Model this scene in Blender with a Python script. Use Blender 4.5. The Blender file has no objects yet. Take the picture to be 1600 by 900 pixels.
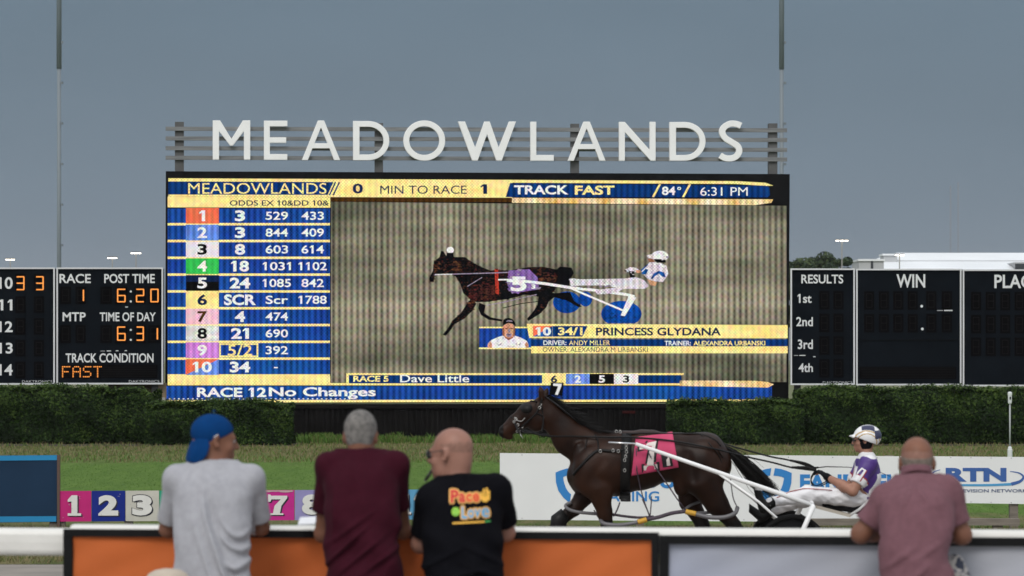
import bpy, math, random
import numpy as np
from mathutils import Vector, Matrix
from mathutils.bvhtree import BVHTree
random.seed(7); rng = np.random.default_rng(7)
SC = bpy.context.scene
COL = SC.collection
PI = math.pi

# ---------------------------------------------------------------- camera
F, YH, H = 5120.0, 560.0, 2.3          # focal length in photo pixels, horizon row, eye height
cam_d = bpy.data.cameras.new('camera'); cam = bpy.data.objects.new('camera', cam_d); COL.objects.link(cam)
cam.location = (0, 0, H); cam.rotation_euler = (PI/2, 0, 0)
cam_d.sensor_width = 36.0; cam_d.lens = 36.0*F/1600.0
cam_d.shift_y = (YH-450.0)/1600.0
cam_d.clip_start = 0.1; cam_d.clip_end = 6000
cam_d.dof.use_dof = True; cam_d.dof.focus_distance = 58.0; cam_d.dof.aperture_fstop = 5.4
SC.camera = cam

# ---------------------------------------------------------------- sky and sun
SUN_EL, SUN_AZ = 44, 198
world = bpy.data.worlds.new('World'); SC.world = world; world.use_nodes = True
nt = world.node_tree; nt.nodes.clear()
def N(t, tree=None, **kw):
    n = (tree or nt).nodes.new(t)
    for k, v in kw.items(): setattr(n, k, v)
    return n
out = N('ShaderNodeOutputWorld'); bg = N('ShaderNodeBackground'); bg.inputs['Strength'].default_value = 0.1
sky = N('ShaderNodeTexSky', sky_type='NISHITA'); sky.sun_disc = False
sky.sun_elevation = math.radians(SUN_EL); sky.sun_rotation = math.radians(SUN_AZ); sky.dust_density = 4.0
tc = N('ShaderNodeTexCoord'); sep = N('ShaderNodeSeparateXYZ')
nt.links.new(tc.outputs['Generated'], sep.inputs[0])
m1 = N('ShaderNodeMath', operation='MULTIPLY_ADD'); m1.inputs[1].default_value = -0.25; m1.inputs[2].default_value = 0.25
nt.links.new(sep.outputs['Y'], m1.inputs[0])
m2 = N('ShaderNodeMath', operation='MULTIPLY_ADD'); m2.inputs[1].default_value = 0.75
nt.links.new(sep.outputs['Z'], m2.inputs[0]); nt.links.new(m1.outputs[0], m2.inputs[2])
ramp = N('ShaderNodeValToRGB'); cr = ramp.color_ramp
cr.elements[0].position = 0.0; cr.elements[0].color = (0.162, 0.199, 0.238, 1)
cr.elements[1].position = 1.0; cr.elements[1].color = (1.15, 1.20, 1.27, 1)
e = cr.elements.new(0.085); e.color = (0.130, 0.188, 0.242, 1)
e = cr.elements.new(0.030); e.color = (0.145, 0.195, 0.245, 1)
e = cr.elements.new(0.45); e.color = (0.66, 0.70, 0.75, 1)
nt.links.new(m2.outputs[0], ramp.inputs[0])
# cloud mottling of the overcast
nz = N('ShaderNodeTexNoise'); nz.inputs['Scale'].default_value = 9.0; nz.inputs['Detail'].default_value = 4.0
mp = N('ShaderNodeMapping'); mp.inputs['Scale'].default_value = (1, 1, 3.0)
nt.links.new(tc.outputs['Generated'], mp.inputs[0]); nt.links.new(mp.outputs[0], nz.inputs['Vector'])
m3 = N('ShaderNodeMath', operation='MULTIPLY_ADD'); m3.inputs[1].default_value = 2.2; m3.inputs[2].default_value = 8.9
nt.links.new(nz.outputs['Fac'], m3.inputs[0])
vs = N('ShaderNodeVectorMath', operation='SCALE')
nt.links.new(ramp.outputs['Color'], vs.inputs[0]); nt.links.new(m3.outputs[0], vs.inputs['Scale'])
mx = N('ShaderNodeMix', data_type='RGBA'); mx.inputs[0].default_value = 0.96
nt.links.new(sky.outputs[0], mx.inputs[6]); nt.links.new(vs.outputs[0], mx.inputs[7])
nt.links.new(mx.outputs[2], bg.inputs['Color']); nt.links.new(bg.outputs[0], out.inputs[0])

sun_d = bpy.data.lights.new('sun', 'SUN'); sun = bpy.data.objects.new('sun', sun_d); COL.objects.link(sun)
sun_d.energy = 1.5; sun_d.angle = math.radians(25); sun_d.color = (1.0, 0.96, 0.90)
sd = Vector((math.sin(math.radians(SUN_AZ))*math.cos(math.radians(SUN_EL)), math.cos(math.radians(SUN_AZ))*math.cos(math.radians(SUN_EL)), math.sin(math.radians(SUN_EL))))
sun.rotation_euler = (-sd).to_track_quat('-Z', 'Y').to_euler()
SC.view_settings.view_transform = 'Standard'; SC.view_settings.look = 'None'
SC.view_settings.exposure = 0.0; SC.view_settings.gamma = 1.0; SC.view_settings.use_curve_mapping = False

# ---------------------------------------------------------------- helpers: pixels to points
def P(x, y, Y):
    return Vector(((x-800.0)*Y/F, Y, H-(y-YH)*Y/F))
class Plane:
    """A vertical plane through (X0, Y0) turned th about Z; at() meets it with the ray of a photo pixel."""
    def __init__(s, X0, Y0, th=0.0): s.X0, s.Y0, s.th = X0, Y0, th
    def at(s, x, y, off=0.0):
        dx, dz = (x-800.0)/F, -(y-YH)/F
        sn, cs = math.sin(s.th), math.cos(s.th)
        t = (s.X0*sn - s.Y0*cs)/(dx*sn - cs)
        return Vector((t*dx + off*sn, t - off*cs, H + t*dz))
# ---------------------------------------------------------------- helpers: things
XF = {}
def tag(o, label=None, cat=None, group=None, kind=None):
    if label: o['label'] = label
    if cat: o['category'] = cat
    if group: o['group'] = group
    if kind: o['kind'] = kind
    return o
def thing(name, label, cat, loc=(0, 0, 0), group=None, rotz=0.0):
    o = bpy.data.objects.new(name, None); COL.objects.link(o)
    o.empty_display_size = 0.2
    o.location = loc; o.rotation_euler = (0, 0, rotz)
    XF[o.name] = Matrix.Translation(Vector(loc)) @ Matrix.Rotation(rotz, 4, 'Z')
    return tag(o, label, cat, group)
def link_mesh(name, V, faces, mats, parent=None, mi=None, smooth=False):
    V = np.asarray(V, dtype=np.float64).reshape(-1, 3)
    if parent is not None:
        M = XF[parent.name].inverted(); Mn = np.array(M)
        V = V @ Mn[:3, :3].T + Mn[:3, 3]; loc = None
    else:
        lo, hi = V.min(0), V.max(0); loc = ((lo[0]+hi[0])/2, (lo[1]+hi[1])/2, lo[2]); V = V - np.array(loc)
    me = bpy.data.meshes.new(name)
    if isinstance(faces, np.ndarray):
        n, k = faces.shape
        me.vertices.add(len(V)); me.vertices.foreach_set('co', V.astype(np.float32).ravel())
        me.loops.add(n*k); me.loops.foreach_set('vertex_index', faces.astype(np.int32).ravel())
        me.polygons.add(n); me.polygons.foreach_set('loop_start', np.arange(0, n*k, k, dtype=np.int32))
        me.update(calc_edges=True)
    else:
        me.from_pydata([tuple(v) for v in V], [], faces); me.update()
    for m in (mats if isinstance(mats, (list, tuple)) else [mats]): me.materials.append(m)
    if mi is not None: me.polygons.foreach_set('material_index', np.asarray(mi, dtype=np.int32))
    if smooth: me.polygons.foreach_set('use_smooth', np.ones(len(me.polygons), dtype=bool))
    o = bpy.data.objects.new(name, me); COL.objects.link(o)
    if parent is not None:
        o.parent = parent; XF[o.name] = XF[parent.name]
    else:
        o.location = loc; XF[o.name] = Matrix.Translation(Vector(loc))
    return o
class MB:
    def __init__(s): s.v, s.f, s.m = [], [], []
    def add(s, vs, fs, mi=0):
        n = len(s.v); s.v += [tuple(v) for v in vs]; s.f += [tuple(i+n for i in f) for f in fs]; s.m += [mi]*len(fs); return s
    def poly(s, pts, mi=0): return s.add(pts, [tuple(range(len(pts)))], mi)
    def box(s, lo, hi, mi=0, R=None, c=None):
        x0, y0, z0 = lo; x1, y1, z1 = hi
        vs = [Vector(p) for p in ((x0,y0,z0),(x1,y0,z0),(x1,y1,z0),(x0,y1,z0),(x0,y0,z1),(x1,y0,z1),(x1,y1,z1),(x0,y1,z1))]
        if R is not None: vs = [R @ v + Vector(c) for v in vs]
        return s.add(vs, [(0,3,2,1),(4,5,6,7),(0,1,5,4),(1,2,6,5),(2,3,7,6),(3,0,4,7)], mi)
    def bar(s, a, b, w, d, mi=0, up=(0, 0, 1)):
        """box beam from a to b, w wide (sideways), d deep (along up)"""
        a, b = Vector(a), Vector(b); t = (b-a).normalized(); u = Vector(up)
        if abs(t.dot(u)) > 0.95: u = Vector((0, 1, 0))
        sx = t.cross(u).normalized(); u = sx.cross(t).normalized()
        vs = []
        for p in (a, b):
            for i, j in ((-1,-1),(1,-1),(1,1),(-1,1)): vs.append(p + sx*(i*w/2) + u*(j*d/2))
        return s.add(vs, [(0,1,2,3),(7,6,5,4),(0,4,5,1),(1,5,6,2),(2,6,7,3),(3,7,4,0)], mi)
    def tube(s, pts, r, n=8, mi=0, cap=True):
        pts = [Vector(p) for p in pts]; m = len(pts)
        rs = r if isinstance(r, (list, tuple)) else [r]*m
        vs, fs = [], []; prev = None
        for i, p in enumerate(pts):
            t = (pts[min(i+1, m-1)] - pts[max(i-1, 0)]).normalized()
            if prev is None:
                a = Vector((0, 0, 1)) if abs(t.z) < 0.9 else Vector((0, 1, 0))
                u = t.cross(a).normalized()
            else: u = (prev - t*prev.dot(t)).normalized()
            prev = u; w = t.cross(u)
            for k in range(n):
                q = 2*PI*k/n; vs.append(p + (u*math.cos(q) + w*math.sin(q))*rs[i])
        for i in range(m-1):
            for k in range(n):
                k2 = (k+1) % n; fs.append((i*n+k, i*n+k2, (i+1)*n+k2, (i+1)*n+k))
        if cap: fs.append(tuple(range(n-1, -1, -1))); fs.append(tuple((m-1)*n+k for k in range(n)))
        return s.add(vs, fs, mi)
    def lathe(s, c, prof, n=20, mi=0, axis='Z', cap=True):
        """prof = [(radius, height along axis)]"""
        c = Vector(c); vs, fs = [], []
        for r, h in prof:
            for k in range(n):
                q = 2*PI*k/n; a, b = r*math.cos(q), r*math.sin(q)
                vs.append(c + (Vector((a, b, h)) if axis == 'Z' else Vector((a, h, b)) if axis == 'Y' else Vector((h, a, b))))
        for i in range(len(prof)-1):
            for k in range(n):
                k2 = (k+1) % n; fs.append((i*n+k, i*n+k2, (i+1)*n+k2, (i+1)*n+k))
        if cap: fs.append(tuple(range(n-1, -1, -1))); fs.append(tuple((len(prof)-1)*n+k for k in range(n)))
        return s.add(vs, fs, mi)
    def build(s, name, mats, parent=None, smooth=False):
        return link_mesh(name, s.v, s.f, mats, parent, s.m, smooth)
def smooth_path(pts, n=6):
    """Catmull-Rom through points (vectors of any size)"""
    pts = [np.array(p, float) for p in pts]; o = []
    for i in range(len(pts)-1):
        p0, p1, p2, p3 = pts[max(i-1,0)], pts[i], pts[i+1], pts[min(i+2,len(pts)-1)]
        for k in range(n):
            t = k/n; o.append(0.5*((2*p1)+(p2-p0)*t+(2*p0-5*p1+4*p2-p3)*t*t+(3*p1-p0-3*p2+p3)*t**3))
    o.append(pts[-1]); return o
# ---------------------------------------------------------------- helpers: materials
MATS = {}
def mat(name, rgb, rough=0.7, var=0.0, scale=8.0, bump=0.0, bscale=None, metal=0.0, rgb2=None, spec=0.5, stretch=None, detail=5.0, emit=None, sheen=0.0):
    if name in MATS: return MATS[name]
    m = bpy.data.materials.new(name); m.use_nodes = True; t = m.node_tree; b = t.nodes['Principled BSDF']
    b.inputs['Roughness'].default_value = rough; b.inputs['Metallic'].default_value = metal
    b.inputs['Specular IOR Level'].default_value = spec
    if sheen: b.inputs['Sheen Weight'].default_value = sheen
    c = (*rgb, 1)
    b.inputs['Base Color'].default_value = c
    if emit: b.inputs['Emission Color'].default_value = (*emit[0], 1); b.inputs['Emission Strength'].default_value = emit[1]
    tcn = mpn = None
    def coords():
        nonlocal tcn, mpn
        if mpn is None:
            tcn = N('ShaderNodeTexCoord', t); mpn = N('ShaderNodeMapping', t)
            if stretch: mpn.inputs['Scale'].default_value = stretch
            t.links.new(tcn.outputs['Object'], mpn.inputs[0])
        return mpn.outputs[0]
    if var or rgb2:
        n = N('ShaderNodeTexNoise', t); n.inputs['Scale'].default_value = scale; n.inputs['Detail'].default_value = detail
        t.links.new(coords(), n.inputs['Vector'])
        r = N('ShaderNodeValToRGB', t)
        a = rgb2 if rgb2 else tuple(max(0, x*(1-var)) for x in rgb); d = rgb if rgb2 else tuple(x*(1+var) for x in rgb)
        r.color_ramp.elements[0].position = 0.32; r.color_ramp.elements[1].position = 0.68
        r.color_ramp.elements[0].color = (*a, 1); r.color_ramp.elements[1].color = (*d, 1)
        t.links.new(n.outputs['Fac'], r.inputs[0]); t.links.new(r.outputs[0], b.inputs['Base Color'])
    if bump:
        n = N('ShaderNodeTexNoise', t); n.inputs['Scale'].default_value = bscale or scale*3; n.inputs['Detail'].default_value = 4
        t.links.new(coords(), n.inputs['Vector'])
        bp = N('ShaderNodeBump', t); bp.inputs['Strength'].default_value = bump; bp.inputs['Distance'].default_value = 0.02
        t.links.new(n.outputs['Fac'], bp.inputs['Height']); t.links.new(bp.outputs[0], b.inputs['Normal'])
    MATS[name] = m; return m
def glow(name, rgb, strength=1.0):
    if name in MATS: return MATS[name]
    m = bpy.data.materials.new(name); m.use_nodes = True; t = m.node_tree; t.nodes.clear()
    o = N('ShaderNodeOutputMaterial', t); e = N('ShaderNodeEmission', t)
    e.inputs[0].default_value = (*rgb, 1); e.inputs[1].default_value = strength
    t.links.new(e.outputs[0], o.inputs[0]); MATS[name] = m; return m
def lin(r, g, b):
    f = lambda c: c/12.92 if c <= 0.04045 else ((c+0.055)/1.055)**2.4
    return (f(r/255), f(g/255), f(b/255))
def led(name, rgb, amp=0.2, rgb2=None, nscale=(0.4, 0.4, 0.4), strength=1.0, dots=0.3):
    """light of an LED wall: colour broken into dots, columns of modules running brighter and darker"""
    if name in MATS: return MATS[name]
    m = bpy.data.materials.new(name); m.use_nodes = True; t = m.node_tree; t.nodes.clear(); L = t.links.new
    o = N('ShaderNodeOutputMaterial', t); e = N('ShaderNodeEmission', t)
    tcn = N('ShaderNodeTexCoord', t); s = N('ShaderNodeSeparateXYZ', t); L(tcn.outputs['Object'], s.inputs[0])
    def wave(src, per, ph=0.0):
        a = N('ShaderNodeMath', t, operation='MULTIPLY_ADD'); a.inputs[1].default_value = 2*PI/per; a.inputs[2].default_value = ph; L(src, a.inputs[0])
        b = N('ShaderNodeMath', t, operation='SINE'); L(a.outputs[0], b.inputs[0]); return b.outputs[0]
    def ma(op, x, y, z=None):
        n = N('ShaderNodeMath', t, operation=op)
        for i, q in enumerate((x, y, z)):
            if q is None: continue
            if isinstance(q, (int, float)): n.inputs[i].default_value = q
            else: L(q, n.inputs[i])
        return n.outputs[0]
    col = ma('MULTIPLY_ADD', wave(s.outputs['X'], 0.172), amp, 1.0)
    col2 = ma('MULTIPLY_ADD', wave(s.outputs['X'], 1.31, 1.0), amp*0.25, 0.0)
    row = ma('MULTIPLY_ADD', wave(s.outputs['Z'], 0.47, 0.6), amp*0.14, 0.0)
    dot = ma('MULTIPLY', wave(s.outputs['X'], 0.088), wave(s.outputs['Z'], 0.088))
    cell = ma('MULTIPLY', ma('MULTIPLY', wave(s.outputs['X'], 0.172, 0.3), wave(s.outputs['Z'], 0.165, 0.4)), amp*0.22)
    f = ma('ADD', ma('ADD', ma('ADD', col, col2), cell), ma('MULTIPLY_ADD', dot, dots*1.2, row))
    f = ma('MAXIMUM', f, 0.08)
    if rgb2:
        mpn = N('ShaderNodeMapping', t); mpn.inputs['Scale'].default_value = nscale; L(tcn.outputs['Object'], mpn.inputs[0])
        n = N('ShaderNodeTexNoise', t); n.inputs['Scale'].default_value = 1.0; n.inputs['Detail'].default_value = 6; L(mpn.outputs[0], n.inputs['Vector'])
        r = N('ShaderNodeValToRGB', t); r.color_ramp.elements[0].position = 0.35; r.color_ramp.elements[1].position = 0.65
        r.color_ramp.elements[0].color = (*rgb2, 1); r.color_ramp.elements[1].color = (*rgb, 1)
        L(n.outputs['Fac'], r.inputs[0]); csrc = r.outputs[0]
    else:
        n = N('ShaderNodeRGB', t); n.outputs[0].default_value = (*rgb, 1); csrc = n.outputs[0]
    ns = N('ShaderNodeTexNoise', t); ns.inputs['Scale'].default_value = 7.0; ns.inputs['Detail'].default_value = 3.0; L(tcn.outputs['Object'], ns.inputs['Vector'])
    nm = N('ShaderNodeVectorMath', t, operation='MULTIPLY_ADD'); nm.inputs[1].default_value = (0.7, 0.7, 0.7); nm.inputs[2].default_value = (0.65, 0.65, 0.65); L(ns.outputs['Color'], nm.inputs[0])
    cj = N('ShaderNodeVectorMath', t, operation='MULTIPLY'); L(csrc, cj.inputs[0]); L(nm.outputs[0], cj.inputs[1])
    v = N('ShaderNodeVectorMath', t, operation='SCALE'); L(cj.outputs[0], v.inputs[0]); L(f, v.inputs['Scale'])
    L(v.outputs[0], e.inputs[0]); e.inputs[1].default_value = strength
    L(e.outputs[0], o.inputs[0]); MATS[name] = m; return m
# ---------------------------------------------------------------- helpers: lettering
TXT = {}
def text_shape(s, bold=0.0, shear=0.0, spacing=1.0):
    key = (s, bold, shear, spacing)
    if key not in TXT:
        c = bpy.data.curves.new('lettering', 'FONT'); c.body = s; c.offset = bold; c.shear = shear; c.space_character = spacing; c.resolution_u = 4
        o = bpy.data.objects.new('lettering', c); COL.objects.link(o)
        dg = bpy.context.evaluated_depsgraph_get(); dg.update()
        me = bpy.data.meshes.new_from_object(o.evaluated_get(dg))
        V = np.array([v.co[:] for v in me.vertices])[:, :2]; Fc = [tuple(p.vertices) for p in me.polygons]
        COL.objects.unlink(o); bpy.data.objects.remove(o); bpy.data.curves.remove(c); bpy.data.meshes.remove(me)
        if '1' in s and s != '1' and not any(ch in s for ch in ':/'):      # give each figure 1 its flag
            add = []
            for i, ch in enumerate(s):
                if ch != '1': continue
                w1 = raw_extent('1', bold); e0 = raw_extent(s[:i+1], bold, spacing); add.append((e0[1]-(w1[1]-w1[0]), w1[2]))
            for xl, tp in add:
                n = len(V); h = tp; V = np.concatenate([V, [(xl, tp), (xl-.17*h, tp-.20*h), (xl-.17*h, tp-.34*h), (xl, tp-.21*h)]]); Fc.append((n, n+1, n+2, n+3))
        elif s == '1': V = np.array([(.34,1),(.02,.80),(.02,.64),(.34,.78),(.34,0),(.78,0),(.78,1)]); Fc = [(0,1,2,3),(0,3,4,5,6)]
        V = (V-V.min(0))/(V.max(0)-V.min(0)); TXT[key] = (V, Fc)
    return TXT[key]
def raw_extent(s, bold, spacing=1.0):
    c = bpy.data.curves.new('lettering', 'FONT'); c.body = s; c.offset = bold; c.space_character = spacing
    o = bpy.data.objects.new('lettering', c); COL.objects.link(o)
    dg = bpy.context.evaluated_depsgraph_get(); dg.update(); me = bpy.data.meshes.new_from_object(o.evaluated_get(dg))
    V = np.array([v.co[:] for v in me.vertices]); COL.objects.unlink(o); bpy.data.objects.remove(o); bpy.data.curves.remove(c); bpy.data.meshes.remove(me)
    return V[:, 0].min(), V[:, 0].max(), V[:, 1].max()
def text_part(name, s, box, place, mats, parent, mi=0, bold=0.0):
    mb = MB(); put_text(mb, s, box, place, mi, bold); return mb.build(name, mats, parent)
def put_text(mb, s, box, place, mi=0, bold=0.0, shear=0.0, spacing=1.0):
    """lettering fitted to a pixel box (x0, y0, x1, y1); place(x, y) turns pixels into a point"""
    V, Fc = text_shape(s, bold, shear, spacing); x0, y0, x1, y1 = box
    mb.add([place(x0+(x1-x0)*a, y1+(y0-y1)*b) for a, b in V], Fc, mi)
# ---------------------------------------------------------------- helpers: organic bodies (blended volumes meshed with surface nets)
class Sdf:
    def __init__(s, lo, hi, res):
        s.lo = np.array(lo, float); s.res = res
        s.n = np.ceil((np.array(hi, float)-s.lo)/res).astype(int)+1
        s.ax = [s.lo[i]+res*np.arange(s.n[i]) for i in range(3)]
        s.D = np.full(s.n, 1.0, dtype=np.float32)
    def win(s, lo, hi):
        a = np.clip(np.floor((np.array(lo)-s.lo)/s.res).astype(int)-1, 0, s.n); b = np.clip(np.ceil((np.array(hi)-s.lo)/s.res).astype(int)+2, 0, s.n)
        if np.any(b <= a): return None
        sl = tuple(slice(a[i], b[i]) for i in range(3))
        X = s.ax[0][sl[0]][:, None, None]; Y = s.ax[1][sl[1]][None, :, None]; Z = s.ax[2][sl[2]][None, None, :]
        return sl, X, Y, Z
    def put(s, fn, lo, hi, k=0.02, op='add'):
        mgn = k+3*s.res
        w = s.win(np.array(lo)-mgn, np.array(hi)+mgn)
        if w is None: return s
        sl, X, Y, Z = w; d = fn(X, Y, Z).astype(np.float32); a = s.D[sl]
        if op == 'cut': a, d = -a, d
        h = np.clip(0.5+0.5*(d-a)/k, 0, 1); r = d*(1-h)+a*h-k*h*(1-h)
        s.D[sl] = -r if op == 'cut' else r
        return s
    def cap(s, a, b, ra, rb, k=0.02, sq=None, op='add'):
        """tapered limb from a to b; sq = (axis, factor) flattens it along that axis"""
        a, b = np.array(a, float), np.array(b, float); ab = b-a; L2 = max(ab@ab, 1e-9)
        ax = None
        if sq: ax = np.array(sq[0], float); ax /= np.linalg.norm(ax)
        def fn(X, Y, Z):
            x, y, z = X-a[0], Y-a[1], Z-a[2]
            if ax is not None:
                w = (x*ax[0]+y*ax[1]+z*ax[2]) - 0
                hh = np.clip((x*ab[0]+y*ab[1]+z*ab[2])/L2, 0, 1)
                w = (x-ab[0]*hh)*ax[0]+(y-ab[1]*hh)*ax[1]+(z-ab[2]*hh)*ax[2]
                g = (1/sq[1]-1)
                qx, qy, qz = (x-ab[0]*hh)+ax[0]*w*g, (y-ab[1]*hh)+ax[1]*w*g, (z-ab[2]*hh)+ax[2]*w*g
                return (np.sqrt(qx*qx+qy*qy+qz*qz)-(ra+(rb-ra)*hh))*min(1.0, 0.5+0.5*sq[1])
            hh = np.clip((x*ab[0]+y*ab[1]+z*ab[2])/L2, 0, 1)
            return np.sqrt((x-ab[0]*hh)**2+(y-ab[1]*hh)**2+(z-ab[2]*hh)**2)-(ra+(rb-ra)*hh)
        r = max(ra, rb); return s.put(fn, np.minimum(a, b)-r, np.maximum(a, b)+r, k, op)
    def chain(s, pts, rs, k=0.02, sq=None):
        for i in range(len(pts)-1): s.cap(pts[i], pts[i+1], rs[i], rs[i+1], k, sq)
        return s
    def ell(s, c, r, R=None, k=0.02, op='add'):
        c, r = np.array(c, float), np.array(r, float); Rm = np.eye(3) if R is None else np.array(R)
        def fn(X, Y, Z):
            x, y, z = X-c[0], Y-c[1], Z-c[2]
            q = [Rm[0, i]*x+Rm[1, i]*y+Rm[2, i]*z for i in range(3)]
            k0 = np.sqrt(sum((q[i]/r[i])**2 for i in range(3))); k1 = np.sqrt(sum((q[i]/r[i]**2)**2 for i in range(3)))
            return k0*(k0-1)/np.maximum(k1, 1e-6)
        m = max(r); return s.put(fn, c-m, c+m, k, op)
    def trunk(s, secs, k=0.03, grow=0.0, lo_cap=True):
        """upright trunk of elliptic sections: secs = [(z, cx, cy, half_x, half_y)] from low to high"""
        S = np.array(secs, float); S = S[np.argsort(S[:, 0])]
        zz = np.linspace(S[0, 0], S[-1, 0], 60); I = []
        for j in range(1, 5):
            sm = np.interp(zz, S[:, 0], S[:, j]); kk = np.ones(7)/7; sm = np.convolve(np.pad(sm, 3, mode='edge'), kk, 'valid'); I.append(sm)
        def fn(X, Y, Z):
            zc = Z[0, 0]; cx, cy, a, b = (np.interp(zc, zz, I[j])[None, None, :] for j in range(4)); a = a+grow; b = b+grow
            q = np.sqrt(((X-cx)/a)**2+((Y-cy)/b)**2); d = (q-1)*np.minimum(a, b)
            d = np.maximum(d, np.maximum(S[0, 0]-grow-Z, Z-S[-1, 0]-grow)); return d
        m = np.max(S[:, 3:5])+grow+0.05
        return s.put(fn, (S[:, 1].min()-m, S[:, 2].min()-m, S[0, 0]-grow), (S[:, 1].max()+m, S[:, 2].max()+m, S[-1, 0]+grow), k)
    def clip(s, p, n):
        """cut away what lies beyond the plane (p, n)"""
        p, n = np.array(p, float), np.array(n, float); n /= np.linalg.norm(n)
        d = (s.ax[0]-p[0])[:, None, None]*n[0]+(s.ax[1]-p[1])[None, :, None]*n[1]+(s.ax[2]-p[2])[None, None, :]*n[2]
        s.D = np.maximum(s.D, d.astype(np.float32)); return s
    def disp(s, fn):
        """move the surface: fn(X, Y, Z) is added to the distance near the surface"""
        X = s.ax[0][:, None, None]; Y = s.ax[1][None, :, None]; Z = s.ax[2][None, None, :]
        s.D = s.D+fn(X, Y, Z).astype(np.float32); return s
    def mesh(s, relax=2):
        D = s.D; ins = D < 0
        c = np.zeros(np.array(D.shape)-1, dtype=np.int8)
        for i in (0, 1):
            for j in (0, 1):
                for l in (0, 1): c += ins[i:D.shape[0]-1+i, j:D.shape[1]-1+j, l:D.shape[2]-1+l]
        idx = np.argwhere((c > 0) & (c < 8)); nv = len(idx)
        acc = np.zeros((nv, 3)); cnt = np.zeros(nv)
        corner = [np.array((i, j, l)) for i in (0, 1) for j in (0, 1) for l in (0, 1)]
        val = [D[tuple((idx+o).T)] for o in corner]
        for p in range(8):
            for q in range(p+1, 8):
                df = corner[q]-corner[p]
                if np.abs(df).sum() != 1: continue
                va, vb = val[p], val[q]; mk = (va < 0) != (vb < 0)
                t = np.where(mk, va/np.where(mk, va-vb, 1), 0)
                acc += np.where(mk[:, None], corner[p]+t[:, None]*df, 0); cnt += mk
        V = s.lo+s.res*(idx+acc/cnt[:, None])
        vid = np.full(c.shape, -1, dtype=np.int32); vid[tuple(idx.T)] = np.arange(nv)
        quads = []
        for axn in range(3):
            b1, b2 = (axn+1) % 3, (axn+2) % 3
            sa = [slice(None)]*3; sb = [slice(None)]*3; sa[axn] = slice(0, -1); sb[axn] = slice(1, None)
            A, B = ins[tuple(sa)], ins[tuple(sb)]
            e = np.argwhere(A != B)
            e = e[(e[:, b1] > 0) & (e[:, b2] > 0) & (e[:, b1] < D.shape[b1]-1) & (e[:, b2] < D.shape[b2]-1)]
            fl = A[tuple(e.T)]
            def g(d1, d2):
                q = e.copy(); q[:, b1] += d1; q[:, b2] += d2; return vid[tuple(q.T)]
            q = np.stack([g(-1, -1), g(0, -1), g(0, 0), g(-1, 0)], 1)
            q[~fl] = q[~fl][:, ::-1]; quads.append(q)
        Q = np.concatenate(quads); Q = Q[(Q >= 0).all(1)]
        for _ in range(relax):
            a2 = np.zeros_like(V); c2 = np.zeros(nv)
            for i in range(4):
                np.add.at(a2, Q[:, i], V[Q[:, (i+1) % 4]]); np.add.at(c2, Q[:, i], 1)
                np.add.at(a2, Q[:, (i+1) % 4], V[Q[:, i]]); np.add.at(c2, Q[:, (i+1) % 4], 1)
            ok = c2 > 0; V[ok] = 0.4*V[ok]+0.6*a2[ok]/c2[ok][:, None]
        return V, Q
def organic(name, sdf, mats, parent=None, matfn=None, relax=2):
    V, Q = sdf.mesh(relax); mi = None
    if matfn is not None: mi = matfn(V[Q].mean(1))
    o = link_mesh(name, V, Q, mats, parent, mi, smooth=True); o_data[o.name] = (V, Q); return o
o_data = {}
def bvh(V, Q): return BVHTree.FromPolygons([tuple(v) for v in V], [tuple(int(i) for i in q) for q in Q])
def rot(yaw=0, pitch=0, roll=0):
    """head frame: x right, y forward, z up; yaw>0 turns to the right seen from above-behind (towards +x)"""
    return np.array(Matrix.Rotation(-math.radians(yaw), 3, 'Z') @ Matrix.Rotation(math.radians(pitch), 3, 'X') @ Matrix.Rotation(math.radians(roll), 3, 'Y'))
# ================================================================ ground
def sheet(name, x0, x1, y0, y1, z0, z1, m):
    mb = MB(); mb.poly([(x0, y0, z0), (x1, y0, z0), (x1, y1, z1), (x0, y1, z1)])
    return tag(mb.build(name, m), kind='structure')
m_soil = mat('infield_ground', (0.13, 0.13, 0.055), 0.95, rgb2=(0.08, 0.10, 0.035), scale=0.5)
sheet('ground', -2600, 2600, -300, 5000, -0.012, -0.012, m_soil)
m_track = mat('stone_dust', (0.25, 0.22, 0.19), 0.95, rgb2=(0.18, 0.16, 0.14), scale=1.2, bump=0.4, bscale=30)
mb = MB(); mb.poly([(-60, 18.0, 0.36), (60, 18.0, 0.36), (60, 36.5, 0.004), (-60, 36.5, 0.004)])
tag(mb.build('track', m_track), kind='structure')
m_conc = mat('concrete', (0.32, 0.31, 0.29), 0.9, var=0.15, scale=2.0, bump=0.2, bscale=40)
mb = MB(); mb.box((-40, -12, -0.4), (40, 17.6, 0.35)); tag(mb.build('apron', m_conc), kind='structure')
mb = MB(); mb.box((-40, 17.6, -0.4), (40, 18.0, 0.39)); tag(mb.build('kerb', mat('kerb_concrete', (0.42, 0.41, 0.39), 0.9, var=0.12, scale=4)), kind='structure')
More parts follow.
